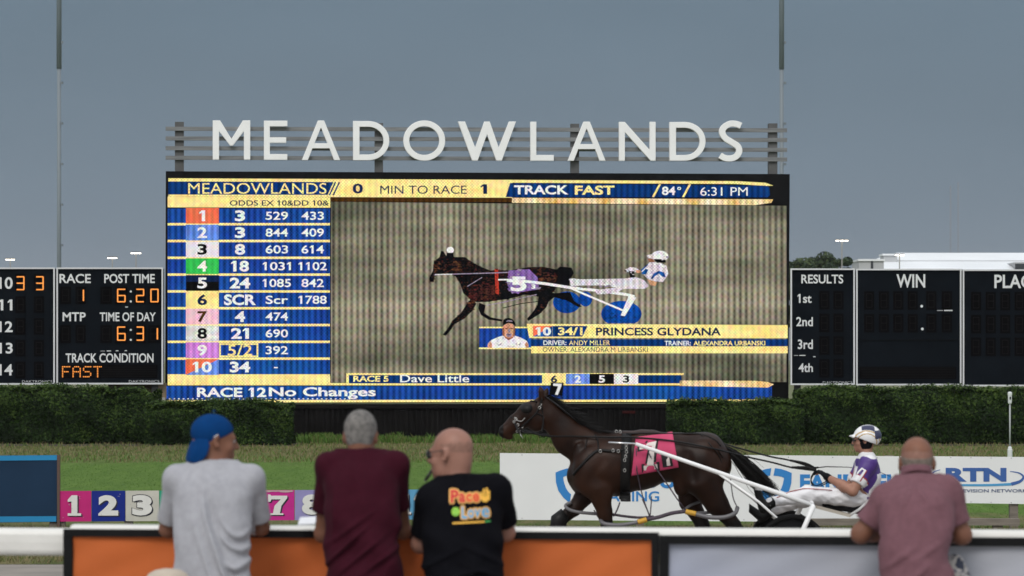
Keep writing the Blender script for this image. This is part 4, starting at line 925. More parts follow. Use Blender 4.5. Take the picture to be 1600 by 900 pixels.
# ================================================================ infield rail signs
m_wd = mat('grey_timber', (0.17, 0.145, 0.12), 0.85, var=0.25, scale=3, stretch=(1, 1, 8)); m_back = mat('sign_back', (0.30, 0.30, 0.30), 0.7)
YS = 44.0; IP = Plane(0, YS, 0.0)
def ipt(off): return lambda x, y: IP.at(x, y, off)
def sign_posts(t, xs, y_top, dy=0.09):
    for x in xs:
        a = IP.at(x, y_top); mb = MB(); mb.box((a.x-0.055, YS+0.03, 0), (a.x+0.055, YS+0.14, a.z)); mb.build('post', m_wd, t)
# navy banner
t = thing('banner', 'plain navy banner with light blue bands at the left edge of the infield', 'banner', (IP.at(30, 760).x, YS, 0))
m_nv = mat('navy_vinyl', (0.013, 0.033, 0.068), 0.7, spec=0.1, var=0.12, scale=1.5, bump=0.15, bscale=6); m_lb = mat('light_blue_vinyl', (0.025, 0.22, 0.44), 0.6, spec=0.15, var=0.06, scale=3)
mb = MB(); slab(mb, [(-140, 713), (89, 711), (89, 815.5), (-140, 818)], 0.0, -0.02, 0, IP); mb.build('fabric', m_nv, t)
mb = MB(); slab(mb, [(-140, 713.2), (89, 711.2), (89, 719), (-140, 721)], 0.008, 0.002, 0, IP); slab(mb, [(-140, 808), (88, 806.5), (88, 815), (-140, 817.6)], 0.008, 0.002, 0, IP); mb.build('band', m_lb, t)
a = IP.at(91.5, 711); mb = MB(); mb.box((a.x-0.018, YS-0.02, 0), (a.x+0.018, YS+0.05, a.z)); mb.build('end_post', mat('brown_post', (0.10, 0.06, 0.045), 0.8), t); sign_posts(t, (-60, 83), 716)
# number tiles
tile_c = {'1': (0.58, 0.030, 0.20), '2': (0.016, 0.032, 0.25), '3': (0.62, 0.60, 0.53), '4': (0.02, 0.36, 0.22), '5': (0.03, 0.03, 0.035), '6': (0.75, 0.55, 0.10), '7': (0.60, 0.035, 0.28), '8': (0.33, 0.30, 0.56), '9': (0.10, 0.35, 0.36), '10': (0.55, 0.10, 0.08), '11': (0.13, 0.38, 0.62), '12': (0.45, 0.45, 0.45)}
tile_l = {'1': 'magenta panel with a white figure 1', '2': 'royal blue panel with a white figure 2', '3': 'cream panel with an outlined figure 3', '4': 'green panel almost hidden by the man in the blue cap', '5': 'panel hidden behind the grey tee shirt', '6': 'yellow panel edge beside the magenta figure 7', '7': 'magenta panel with a white figure 7 and torn top edge', '8': 'lavender panel with figure 8 beside the maroon shirt', '9': 'panel behind the maroon shirt', '10': 'panel behind the right arm of the maroon shirt', '11': 'light blue panel showing between the maroon and black shirts'}
m_nw = mat('tile_white_paint', (0.66, 0.65, 0.62), 0.6, var=0.05, scale=10); m_nk = mat('tile_black_paint', (0.015, 0.015, 0.03), 0.6)
# slab-serif figures as outlines in a unit box (y down), each piece apart from the next
def fig(mb, ch, box, mi, off, grow=0.0):
    x0, y0, x1, y1 = box; b = lambda pts: [IP.at(x0+(x1-x0)*a, y0+(y1-y0)*c, off) for a, c in pts]
    if ch == '1': mb.poly(b([(.30,0),(.72,0),(.72,.88),(1,.88),(1,1),(0,1),(0,.88),(.28,.88),(.28,.30),(0,.32),(0,.22)]), mi)
    elif ch == '7': mb.poly(b([(0,0),(.12,0),(.16,.06),(1,.06),(1,.18),(.70,.55),(.62,.92),(.80,.92),(.80,1),(.12,1),(.12,.92),(.26,.92),(.34,.55),(.66,.24),(.18,.24),(.12,.36),(0,.36)]), mi)
    else: put_text(mb, ch, (x0-grow, y0-grow, x1+grow, y1+grow), lambda x, y: IP.at(x, y, off), mi, 0.055+grow*0.012)
for i in range(1, 12):
    s_ = str(i); xa, xb = 90+52.9*(i-1)+0.4, 90+52.9*i-0.4; yt = 767.3-0.004*(xa-90); yb = 815-0.006*(xa-90)
    t = thing('number_panel', tile_l[s_], 'number panel', (IP.at((xa+xb)/2, 800).x, YS, 0), 'coloured number panels along the infield rail')
    c = tile_c[s_]; m_t = mat('panel_paint_'+['rose','royal','cream','green','ink','yellow','magenta','lavender','teal','red','sky'][i-1], tuple(v*.82 for v in c), 0.7, var=0.07, scale=5, spec=0.12)
    mb = MB(); slab(mb, [(xa, yt), (xb, yt-0.2), (xb, yb-0.3), (xa, yb)], 0.0, -0.025, 0, IP); mb.build('panel', [m_t], t)
    mb = MB(); xc = (xa+xb)/2; hw = {'1': 10.5, '2': 15.5, '3': 15.5, '7': 15}.get(s_, 15)
    if i <= 9:
        bxx = (xc-hw, yt+6.5, xc+hw, yt+38.5)
        fig(mb, s_, (bxx[0]+2.0, bxx[1]+1.6, bxx[2]+2.0, bxx[3]+1.6), 1, 0.004)
        if s_ == '3':
            fig(mb, s_, bxx, 1, 0.008, 1.2)
        fig(mb, s_, bxx, 0, 0.012)
    else:
        for k, ch in enumerate(s_):
            q = xc-16+k*17; fig(mb, ch, (q+1.6, yt+8.1, q+14.6, yt+40.1), 1, 0.004); fig(mb, ch, (q, yt+6.5, q+13, yt+38.5), 0, 0.008)
    mb.build('figure', [m_nw, m_nk], t)
    if s_ == '7':   # peeling strip along the top, a seam
        mb = MB(); xs = np.linspace(xa+1, xb-2, 14)
        mb.poly([IP.at(x, yt+0.3, 0.006) for x in xs]+[IP.at(x, yt+1.6+rng.uniform(0, 1.8), 0.006) for x in xs[::-1]]); mb.build('torn_edge', mat('torn_pale_paper', (0.5, 0.36, 0.36), 0.8), t)
    if s_ in '123':   # scuffs
        mb = MB()
        for k in range(9):
            x, y = rng.uniform(xa+3, xb-3), rng.uniform(yt+3, yb-3); r = rng.uniform(0.25, 0.7); mb.poly([IP.at(x+r*rng.uniform(.4, 1.3)*math.cos(q), y+r*rng.uniform(.5, 1.6)*math.sin(q), 0.016) for q in np.arange(0, 6.2, 1.05)])
        mb.build('scuff', mat('scuffed_paint', (0.4, 0.36, 0.36), 0.8), t)
    if i % 2 == 1: sign_posts(t, (xa+4,), yt+3)
# white sponsor boards
m_bd = mat('white_board', (0.74, 0.745, 0.74), 0.5, var=0.03, scale=1.5); m_sb = mat('sponsor_blue', (0.022, 0.20, 0.52), 0.5); m_sb2 = mat('network_blue', (0.035, 0.105, 0.33), 0.5); m_sw = mat('swoosh_blue', (0.06, 0.30, 0.55), 0.5); m_nt = mat('navy_ink', (0.03, 0.06, 0.16), 0.5); m_nail = mat('nail_head', (0.05, 0.05, 0.05), 0.5)
def board_sign(label, pts, posts):
    cx = sum(p[0] for p in pts)/4
    t = thing('sponsor_board', label, 'advertising board', (IP.at(cx, 800).x, YS, 0), 'white advertising boards along the infield rail')
    mb = MB(); slab(mb, pts, 0.0, -0.03, 0, IP); mb.build('panel', m_bd, t); sign_posts(t, posts, pts[0][1]+4)
    mb = MB()
    for k in range(9):
        for tt in (0.025, 0.975):
            a = (k+0.5)/9; x = pts[0][0]+(pts[1][0]-pts[0][0])*a; yt = pts[0][1]+(pts[1][1]-pts[0][1])*a; yb = pts[3][1]+(pts[2][1]-pts[3][1])*a
            y = yt+(yb-yt)*tt; mb.poly([IP.at(x+0.7*math.cos(q), y+0.7*math.sin(q), 0.004) for q in np.arange(0, 6.2, 1.05)])
    mb.build('nail_head', m_nail, t)
    return t
def shield(mb, x0, y0, w, h, mi=0):
    """split shield: a left and a right half, each a thick curved band with a gap between them"""
    b = lambda pts: [IP.at(x0+w*a, y0+h*c, 0.005) for a, c in pts]
    def band(o, i_, mi):
        for k in range(len(o)-1): mb.poly(b([o[k], o[k+1], i_[k+1], i_[k]]), mi)
    lo = [(.44,.0),(.3,.02),(.14,.07),(0,.13)]; li = [(.41,.20),(.33,.21),(.26,.23),(.21,.26)]
    band(lo, li, mi); band([(0,.13),(.01,.4),(.08,.64),(.22,.83),(.40,.99)], [(.21,.26),(.24,.42),(.29,.56),(.35,.66),(.43,.74)], mi)
    lo = [(.54,.0),(.70,.02),(.86,.07),(1,.13)]; li = [(.50,.20),(.62,.21),(.72,.23),(.79,.26)]
    band(lo, li, mi); band([(1,.13),(.99,.4),(.92,.64),(.78,.83),(.47,1.0)], [(.79,.26),(.76,.42),(.71,.56),(.65,.66),(.52,.74)], mi)
t = board_sign('long white board with blue shield logos behind the trotting horse', [(781, 708), (1405, 713), (1405, 816.5), (781, 812)], (800, 1000, 1185, 1390))
for x0_, y0_, w_, h_ in ((868, 731, 56, 56), (1180, 731.5, 57, 58)): mb = MB(); shield(mb, x0_, y0_, w_, h_); mb.build('shield_logo', m_sb, t)
for s_, b_, bd in (('FANDUEL', (936, 739, 1092, 763), .035), ('RACING', (937, 767.5, 1030, 783.5), .015), ('FANDUEL', (1250, 741, 1403, 768), .04), ('RACING', (1250, 774, 1345, 790), .015)): text_part('lettering', s_, b_, ipt(.005), m_sb, t, 0, bd)
t = board_sign('white board with blue RTN lettering at the right edge', [(1407, 712.5), (1690, 715), (1690, 789), (1407, 784.5)], (1585,))
text_part('lettering', 'RTN', (1477.5, 731, 1572.5, 752.5), ipt(0.005), m_sb2, t, 0, 0.05); mb = MB()
def crescent(mb, pts, w0, w1, mi):
    p = np.array(smooth_path(pts, 8)); tt = np.gradient(p, axis=0); tt /= np.linalg.norm(tt, axis=1)[:, None]; nn = np.stack([-tt[:, 1], tt[:, 0]], 1); w = np.linspace(w0, w1, len(p))[:, None]
    a, b = p+nn*w/2, p-nn*w/2
    for k in range(len(p)-1): mb.poly([IP.at(*a[k], 0.0045), IP.at(*a[k+1], 0.0045), IP.at(*b[k+1], 0.0045), IP.at(*b[k], 0.0045)], mi)
crescent(mb, [(1469, 734), (1460, 737), (1453, 743), (1450, 750), (1458, 755)], 0.8, 3.5, 0); crescent(mb, [(1458, 755.5), (1480, 757.5), (1540, 758), (1580, 756.5)], 2.6, 4.0, 1); crescent(mb, [(1580, 756.5), (1594, 752), (1599, 745), (1592, 739), (1578, 736.5)], 5.5, 0.8, 0)
mb.build('swoosh', [m_sb2, m_sw, m_nt], t); text_part('lettering', 'RACETRACK TELEVISION NETWORK', (1420, 764.3, 1605, 769.3), ipt(0.005), m_nt, t, 0, 0.012)
t = thing('timber_rail', 'low weathered timber rail in the grass below the right hand board', 'timber rail', (IP.at(1520, 820).x, 43.6, 0))
a, b = P(1480, 810.5, 43.6), P(1592.5, 820.8, 43.6); mb = MB(); mb.box((a.x-2.2, 43.55, b.z), (b.x, 43.70, a.z)); mb.build('beam', m_wd, t)
mb = MB(); mb.box((b.x-0.35, 43.58, 0), (b.x-0.22, 43.68, b.z-0.003)); mb.box((a.x-1.9, 43.58, 0), (a.x-1.77, 43.68, b.z-0.003)); mb.build('block', m_wd, t)
# slender post with a sensor box
t = thing('sensor_post', 'thin grey post with a pale box on top, against the tall hedge', 'post', (P(1578, 700, 72).x, 72, 0))
m_gp = mat('grey_conduit', (0.34, 0.35, 0.36), 0.5, var=0.1, scale=5); Yp = 72; s = Yp/F
a = P(1578, 628, Yp); mb = MB(); mb.tube([(a.x, Yp, 0.2), (a.x, Yp, a.z)], 1.3*s, 10); mb.build('pole', m_gp, t, True)
z0, z1 = P(0, 631, Yp).z, P(0, 612, Yp).z; mb = MB(); mb.lathe((a.x, Yp, 0), [(2.2*s, z0), (3.0*s, z0+0.02), (3.2*s, z1-0.08), (3.6*s, z1-0.07), (3.4*s, z1-0.02), (1.6*s, z1)], 14); mb.build('sensor_box', m_fr, t)
mb = MB(); mb.box((a.x-1.2*s, Yp-3.9*s, z1-0.17), (a.x+1.2*s, Yp-3.2*s, z1-0.11)); mb.build('lens', m_win, t)
zb_ = P(0, 699, Yp).z; mb = MB(); mb.lathe((a.x, Yp, 0), [(3.9*s, 0), (3.9*s, zb_-0.05), (3.2*s, zb_-0.03), (3.2*s, zb_), (1.5*s, zb_+0.02)], 14); mb.build('base', m_fr, t)

# ================================================================ trackside rail and its banners
RP = Plane(0.0, 16.06, math.atan(-0.115)); ru = Vector((math.cos(RP.th), math.sin(RP.th), 0)); rn = Vector((math.sin(RP.th), -math.cos(RP.th), 0))
ZA = 0.35
m_rail = mat('white_rail_paint', (0.66, 0.645, 0.605), 0.45, var=0.06, scale=3, bump=0.1, bscale=20); m_blk = mat('black_banner_frame', (0.007, 0.007, 0.0075), 0.6, var=0.2, scale=5, spec=0.12)
rail = thing('track_rail', 'white trackside rail that the men lean on', 'rail', (RP.X0, RP.Y0, ZA), rotz=RP.th)
def rbox(mb, u0, u1, d0, d1, z0, z1, mi=0, dz=0.0):
    """box along the rail: u along it, d towards the camera, z up"""
    vs = []
    for z in (0, 1):
        for u, d in ((u0, d1), (u1, d1), (u1, d0), (u0, d0)):
            p = Vector((RP.X0, RP.Y0, 0))+ru*u+rn*d; zz = (z1 if z else z0)+dz*u; vs.append((p.x, p.y, zz))
    mb.add(vs, [(0,3,2,1),(4,5,6,7),(0,1,5,4),(1,2,6,5),(2,3,7,6),(3,0,4,7)], mi)
zr = RP.at(800, 824.5).z
uL = (RP.at(103, 830)-Vector((RP.X0, RP.Y0, 0))).dot(ru)
def rround(mb, u0, u1, zc, h, d, mi=0):
    """rail of rounded section"""
    n = 20; ends = []
    for u in (u0, u1):
        for k in range(n):
            q = 2*PI*k/n; cx, cz = math.cos(q), math.sin(q); sx = math.copysign(abs(cx)**0.45, cx); sz = math.copysign(abs(cz)**0.45, cz)
            p = Vector((RP.X0, RP.Y0, 0))+ru*u+rn*(sx*d/2-d/2); ends.append((p.x, p.y, zc+sz*h/2))
    mb.add(ends, [(k, (k+1) % n, n+(k+1) % n, n+k) for k in range(n)]+[tuple(range(n-1, -1, -1)), tuple(range(n, 2*n))], mi)
mb = MB(); rround(mb, uL+0.02, 9, zr-0.068, 0.136, 0.16); mb.build('beam', m_rail, rail, False)
mb = MB(); rround(mb, -9, uL+0.016, zr-0.088, 0.136, 0.16); mb.build('beam', m_rail, rail, False)
for u in (-5.2, -3.3, -1.0, 1.3, 3.6, 5.9):
    mb = MB(); rbox(mb, u-0.05, u+0.05, -0.13, -0.03, ZA+0.003, zr-0.13); mb.build('post', m_rail, rail)
mb = MB(); rround(mb, -9, uL+0.01, ZA+0.42, 0.10, 0.10); mb.build('lower_rail', m_rail, rail)
def uof(x, y=850): return (RP.at(x, y)-Vector((RP.X0, RP.Y0, 0))).dot(ru)
def rz(x, y): return RP.at(x, y).z
def rail_banner(label, u0, u1, zt0, bar_h, side, m_fab, name='rail_banner', rframe=None):
    c = Vector((RP.X0, RP.Y0, 0))+ru*((u0+u1)/2)+rn*0.03
    t = thing(name, label, 'banner', (c.x, c.y, ZA), 'banners hung along the trackside rail', rotz=RP.th)
    zb0 = ZA+0.12
    mb = MB(); rbox(mb, u0, u1, 0.012, 0.055, zt0-bar_h, zt0); rbox(mb, u0, u0+side, 0.012, 0.055, zb0, zt0-bar_h-0.001); rbox(mb, u1-(rframe or side), u1, 0.012, 0.055, zb0, zt0-bar_h-0.001); rbox(mb, u0+side+.001, u1-(rframe or side)-.001, 0.012, 0.055, zb0, zb0+0.05)
    mb.build('frame', m_blk, t)
    # fabric, stretched with faint creases
    nx, nz = 150, 40; X = np.linspace(u0+side+0.001, u1-(rframe or side)-0.001, nx); Z = np.linspace(zb0+0.051, zt0-bar_h-0.001, nz); V, Fq = [], []
    for j in range(nz):
        for i in range(nx):
            u, z = X[i], Z[j]
            top = (z-zt0+bar_h); d = 0.028+0.005*math.sin(u*5+z*9+math.sin(u*3))+0.006*math.sin(u*2.3-z*5+1)+0.003*math.sin(u*17-z*31+2*math.sin(u*2))+0.004*math.sin((u-u0)*9+z*22)*math.exp(-(u-u0)*2.5)
            p = Vector((RP.X0, RP.Y0, 0))+ru*u+rn*d; V.append((p.x, p.y, z))
    for j in range(nz-1):
        for i in range(nx-1): q = j*nx+i; Fq.append((q, q+1, q+1+nx, q+nx))
    link_mesh('fabric', V, Fq, m_fab, t, None, True)
    return t
m_or = mat('orange_fabric', (0.52, 0.115, 0.020), 0.8, var=0.06, scale=1.6, bump=0.05, bscale=60)
m_pale = mat('pale_printed_fabric', (0.42, 0.42, 0.43), 0.75, rgb2=(0.29, 0.315, 0.41), scale=0.55, detail=1.5, bump=0.05, bscale=60)
u_mid = uof(1030); z1 = rz(1000, 831.5)
rail_banner('orange fabric banner in a black frame below the three men at left', uL, u_mid, z1, 0.036, 0.045, m_or, rframe=0.035)
z2 = rz(1060, 836.5)
rail_banner('pale grey and blue fabric banner below the man in mauve', u_mid+0.004, uof(1800), z2, 0.040, 0.045, m_pale)
# ================================================================ people
m_skin = mat('skin', (0.29, 0.145, 0.098), 0.55, var=0.10, scale=14, bump=0.08, bscale=120, spec=0.3)
m_skin2 = mat('tanned_skin', (0.175, 0.076, 0.046), 0.55, var=0.12, scale=14, bump=0.08, bscale=120, spec=0.3)
m_skin3 = mat('ruddy_skin', (0.27, 0.132, 0.095), 0.5, var=0.10, scale=12, bump=0.08, bscale=120, spec=0.35)
m_stub = mat('shaved_scalp', (0.225, 0.118, 0.088), 0.6, var=0.12, scale=60, spec=0.25)
m_lip = mat('lips', (0.32, 0.12, 0.10), 0.5); m_eye = mat('eye_dark', (0.02, 0.016, 0.014), 0.2); m_eyew = mat('eye_white', (0.22, 0.19, 0.18), 0.4)
def head_vol(s, c, R, sc=1.0, face=True):
    c = np.array(c, float)
    L = lambda x, y, z: c+sc*(R @ np.array([x, y, z]))
    s.ell(L(0, -0.012, 0.032), np.array([.0745, .096, .086])*sc, R, 0.02)
    s.ell(L(0, .042, -.030), np.array([.060, .056, .088])*sc, R, 0.025)
    s.ell(L(0, .040, -.082), np.array([.050, .048, .036])*sc, R, 0.025)
    s.ell(L(0, .080, -.100), np.array([.021, .018, .017])*sc, R, 0.02)
    s.ell(L(0, -.055, -.035), np.array([.055, .045, .060])*sc, R, 0.03)
    for q in (-1, 1):
        s.ell(L(q*.045, .062, -.035), np.array([.020, .020, .018])*sc, R, 0.02)
        s.ell(L(q*.030, .103, .000), np.array([.016, .014, .011])*sc, R, 0.010, 'cut')
    s.cap(L(-.036, .086, .017), L(.036, .086, .017), .011*sc, .011*sc, 0.012)
    s.cap(L(0, .096, .006), L(0, .116, -.030), .008*sc, .0125*sc, 0.010)
    for q in (-1, 1): s.ell(L(q*.011, .106, -.034), np.array([.009, .010, .008])*sc, R, 0.006)
    s.ell(L(0, .096, -.060), np.array([.024, .012, .007])*sc, R, 0.006); s.ell(L(0, .094, -.070), np.array([.020, .012, .008])*sc, R, 0.006)
    for q in (-1, 1):
        a = R @ np.array(Matrix.Rotation(math.radians(q*-24), 3, 'Z'))
        s.ell(L(q*.080, -.008, -.006), np.array([.009, .020, .032])*sc, a, 0.006)
        s.ell(L(q*.083, .000, -.004), np.array([.006, .010, .018])*sc, a, 0.005, 'cut')
        s.ell(L(q*.078, -.002, -.032), np.array([.008, .010, .011])*sc, a, 0.006)
def hand_vol(s, wrist, d, up, q, sc=1.0, curl=0.5):
    """palm and five fingers: d forearm direction, up = back of the hand, q = thumb side (+1/-1)"""
    w = np.array(wrist, float); d = np.array(d, float)/np.linalg.norm(d); up = np.array(up, float); up -= d*(up@d); up /= np.linalg.norm(up); sd = np.cross(d, up)*q
    s.ell(w+d*.048*sc, np.array([.050, .041, .017])*sc, np.stack([d, sd, up], 1), 0.02)
    for i, (off, ln) in enumerate(((.028, .070), (.0095, .078), (-.0095, .073), (-.028, .058))):
        p = w+d*.082*sc+sd*off*sc*1.08; dirn = d.copy(); r = .0098*sc
        for k, fr in enumerate((.45, .31, .24)):
            a = curl*(0.45+0.55*k); dd = dirn*math.cos(a)-up*math.sin(a); dd += sd*off*0.9; dd /= np.linalg.norm(dd)
            p2 = p+dd*ln*fr*sc; s.cap(p, p2, r, r*0.9, 0.004); p = p2; r *= 0.93; dirn = dd
    p = w+d*.026*sc+sd*.032*sc; dd = (d*.75+sd*.62-up*.25); dd /= np.linalg.norm(dd)
    p2 = p+dd*.040*sc; s.cap(p, p2, .0125*sc, .0108*sc, 0.012); dd = (d*.95+sd*.15-up*.3); dd /= np.linalg.norm(dd); s.cap(p2, p2+dd*.030*sc, .0105*sc, .0088*sc, 0.004)
def spectator(label, cfg, shirt_m, skin, shorts_m, scalp=None):
    """a man seen from behind, leaning on the rail: joints come from the photo, at his own distance"""
    Y0 = cfg['Y']
    pt = lambda x, y, dy=0.0: np.array(P(x, y, Y0+dy))
    secs = [(P(0, y, Y0).z, P(xc, y, Y0+dy).x, Y0+dy, hw*Y0/F, dp) for y, xc, hw, dy, dp in cfg['torso']]
    cx = secs[-1][1]; base = (cx, Y0-0.05, ZA); t = thing('person', label, 'person', base, 'spectators leaning on the rail')
    hc = pt(*cfg['head']); R = rot(*cfg['turn']); hs = cfg.get('hs', 1.0)
    nb = pt(*cfg['neck']); rail_z = zr
    sh = [pt(*cfg['shL']), pt(*cfg['shR'])]; el = [pt(*cfg['elL']), pt(*cfg['elR'])]; hd = [pt(*cfg['hdL']), pt(*cfg['hdR'])]
    hip_z = ZA+0.90; hipx = P(cfg['torso'][-1][1], 900, Y0).x; hy = Y0-0.06
    lo = np.array([min(p[0] for p in sh+el)-0.16, Y0-0.42, ZA-0.01]); hi = np.array([max(p[0] for p in sh+el)+0.16, Y0+0.75, hc[2]+0.16])
    ra, rf = cfg.get('ra', .050), cfg.get('rf', .040)
    # ---- body: head, neck, arms, hands, slimmer trunk and legs inside the clothes
    s = Sdf(lo, hi, 0.0085)
    head_vol(s, hc, R, hs)
    s.cap(hc+R @ np.array([0, -.022, -.045])*hs, nb+np.array([0, 0.0, -.05]), cfg.get('rn', .058)*hs, cfg.get('rn', .058)+.008, 0.03)
    s.trunk(secs, 0.03, grow=-0.022)
    for q in (0, 1):
        s.chain([sh[q], el[q]], [ra*1.12, ra*0.84], 0.03); s.ell(el[q], (ra*.86,)*3, None, 0.02)
        wr = hd[q]; d = wr-el[q]
        s.chain([el[q], el[q]*0.68+wr*0.32, wr], [rf*1.04, rf*1.08, rf*0.66], 0.02)
        hand_vol(s, wr-d/np.linalg.norm(d)*0.01, d, (0, 0.15, 1), 1 if q == 0 else -1, 1.0, 0.45)
    for q in (-1, 1): s.chain([(hipx+q*.09, hy, hip_z), (hipx+q*.11, hy-.01, ZA+.48), (hipx+q*.12, hy-.03, ZA+.09)], [.075, .052, .038], 0.03); s.ell((hipx+q*.125, hy+.03, ZA+.045), (.038, .10, .035), None, .02)
    Ri = np.array(R).T
    def bm(C):
        l = (C-hc) @ Ri.T/hs; mi = np.zeros(len(C), int)
        if scalp is not None: mi[(l[:, 2] > cfg.get('hairline', -.03)) & (np.abs(l).max(1) < .13) & ((l[:, 1] < .05) | (l[:, 2] > .055)) & ~((np.abs(l[:, 0]) > .070) & (l[:, 2] < .03) & (l[:, 1] > -.03)) & scalp(l)] = 1
        mi[(np.abs(l[:, 0]) < .022) & (l[:, 1] > .094) & (np.abs(l[:, 2]+.065) < .011)] = 2
        return mi
    body = organic('body', s, [skin, m_stub, m_lip], t, bm)
    for q in (-1, 1):
        ec = hc+R @ np.array([q*.030, .083, .000])*hs; mb = MB(); e_ = Sdf(ec-.02, ec+.02, 0.004); e_.ell(ec, (.0125,)*3, None, .003)
        fw = R @ np.array([0, 1, 0]); organic('eye', e_, [m_eyew, m_eye], t, lambda C: (((C-ec) @ fw) > .0105).astype(int), 0)
    # ---- shirt
    s = Sdf(lo, hi, 0.0062); s.trunk(secs, 0.03, grow=0.004)
    sl = cfg.get('sleeve', .80); rs = cfg.get('rs', ra+.018)
    fall = cfg.get('fall', 0.03)
    ends = []
    for q in (0, 1):
        e = sh[q]+(el[q]-sh[q])*sl; ends.append(e); s.chain([sh[q], e+(e-sh[q])*0.12], [rs*1.08, rs*1.08], 0.022)
        s.cap(sh[q], nb+np.array([0, 0, -.080]), rs*1.0, .070, 0.05)
    s.cap(nb+np.array([0, 0, -.052]), nb+np.array([0, 0, -.10]), .058, .085, 0.03)
    # loose folds
    f = cfg['folds']; sd_ = cfg['Y']*7.3+cx*3
    def crumple(X, Y, Z):
        a = 0.0
        for (kx, kz, w, am) in ((9, 21, 0, 1.0), (23, 13, 1.3, .8), (-17, 31, 2.1, .7), (38, -22, .4, .5), (-46, -30, 3.3, .4)):
            q = kx*X+kz*Z+9*Y+sd_+w+1.6*np.sin(7*X-5*Z+sd_*1.7+w)+1.1*np.sin(11*Z+6*X+w*2); a = a+am*(1-np.abs(np.sin(q*.5))*2)
        return a
    cs = cfg.get('crumple', .0022)
    s.disp(lambda X, Yy, Z: f(X-cx, Yy-Y0, Z-ZA)*cfg.get('fold', 1.6)-cs*crumple(X-cx, Yy-Y0, Z-ZA)*np.clip(.35+(nb[2]-.12-Z)*2.2, .25, 1))
    for q in (0, 1):
        n = (el[q]-sh[q])/np.linalg.norm(el[q]-sh[q]); w = s.win(ends[q]-0.16, ends[q]+0.16)
        if w:
            slc, X, Yy, Z = w; d = (X-ends[q][0])*n[0]+(Yy-ends[q][1])*n[1]+(Z-ends[q][2])*n[2]
            rad = np.sqrt((X-ends[q][0])**2+(Yy-ends[q][1])**2+(Z-ends[q][2])**2)
            inner = ((X-(cx+secs[-1][1])/2)*(1 if q else -1)) > cfg.get('armx', .17)
            s.D[slc] = np.where(inner & (rad < 0.17), np.maximum(s.D[slc], d), s.D[slc])
    s.cap(nb+np.array([0, .01, 0.12]), nb+np.array([0, .012, cfg.get('collar', -.020)]), .064, .064, 0.008, op='cut')
    s.clip((0, 0, ZA+cfg.get('hem', .80)), (0, 0, -1))
    shirt = organic('shirt', s, [shirt_m], t, None, cfg.get('relax', 1))
    # ---- shorts and shoes
    s = Sdf((hipx-.34, hy-.30, ZA+.40), (hipx+.34, hy+.30, hip_z+.14), 0.012)
    s.ell((hipx, hy, hip_z-.05), (.155, .115, .14), None, .04)
    for q in (-1, 1): s.chain([(hipx+q*.085, hy, hip_z-.06), (hipx+q*.115, hy-.005, ZA+.44)], [.105, .092], .04)
    s.disp(lambda X, Yy, Z: 0.004*np.sin(X*40+Z*22)*np.sin(Z*30+Yy*20)); s.clip((0, 0, ZA+.46), (0, 0, -1)); organic('shorts', s, [shorts_m], t)
    for q in (-1, 1):
        s = Sdf((hipx+q*.125-.08, hy-.13, ZA-.01), (hipx+q*.125+.08, hy+.20, ZA+.13), 0.008)
        s.ell((hipx+q*.125, hy+.035, ZA+.04), (.048, .135, .045), None, .02); s.cap((hipx+q*.12, hy-.04, ZA+.05), (hipx+q*.12, hy-.035, ZA+.085), .047, .043, .02); s.clip((0, 0, ZA+.003), (0, 0, -1)); organic('shoe', s, [m_shoe], t)
    return t, hc, R, hs, nb, o_data[shirt.name], s
m_shoe = mat('white_trainer', (0.5, 0.5, 0.5), 0.6); m_short = mat('dark_shorts', (0.03, 0.032, 0.04), 0.85); m_short2 = mat('khaki_shorts', (0.22, 0.18, 0.12), 0.85)
sp = lambda *a: np.sin(a[0])
def fabric(name, rgb, rough=0.9, var=0.05, sheen=0.15): return mat(name, rgb, rough, var=var, scale=30, bump=0.12, bscale=220, spec=0.06, sheen=sheen*0.5)
def g(x, c, w): return np.exp(-((x-c)/w)**2)
# ---- man in the blue cap
def foldsA(X, Y, Z):
    # long soft drape from the right shoulder blade to the right hip, short swags gathered at the right waist
    back = np.clip(-Y/0.10+0.35, 0, 1); d = np.zeros(np.broadcast(X, Y, Z).shape)
    u = X+0.05-0.17*np.clip(1.28-Z, 0, 1)*1.1-0.15*np.clip(1.18-Z, 0, 1)
    env = np.clip((1.36-Z)/0.16, 0, 1)
    d = d-0.013*g(u, 0.0, .014)*env*back+0.009*g(u, .032, .020)*env*back-0.009*g(u+.065, 0.0, .014)*np.clip((1.20-Z)/0.16, 0, 1)*back
    for zc, a in ((1.115, .011), (1.035, .012), (0.955, .012), (0.885, .009)):
        zz = Z-(zc+.012*np.sin(X*23+zc*30)+9.0*np.clip(X-.115, -.2, .2)**2-.15*(X-.1)); w_ = np.clip((X-.01)/.07, 0, 1)*np.clip((.20-X)/.06, 0, 1)*back; d = d-a*.62*g(zz, 0, .016)*w_+a*.5*g(zz, -.032, .020)*w_
    d = d-0.003*np.sin(X*34+Z*9)*np.sin(Z*17+X*5)*back
    return d
cfgA = dict(Y=15.75, torso=[(722, 334, 30, .06, .075), (731, 334, 44, .05, .10), (743, 334, 60, .04, .118), (760, 334, 66, .02, .128), (800, 332, 61, -.01, .130), (840, 331, 61, -.04, .128), (900, 333, 59, -.07, .128), (960, 334, 60, -.09, .13), (1010, 334, 61, -.09, .13)],
    head=(335, 687, .07), turn=(70, -5, 0), hs=1.02, neck=(334, 716, .05), shL=(277, 748, .03), shR=(392, 748, .03), elL=(263, 826, .16), elR=(407, 823, .16), hdL=(312, 822, .40), hdR=(370, 822, .40), ra=.047, rs=.058, sleeve=.84, folds=foldsA, hem=.78, armx=.185)
m_tee = fabric('heather_grey_tee', (0.335, 0.335, 0.36), var=0.07)
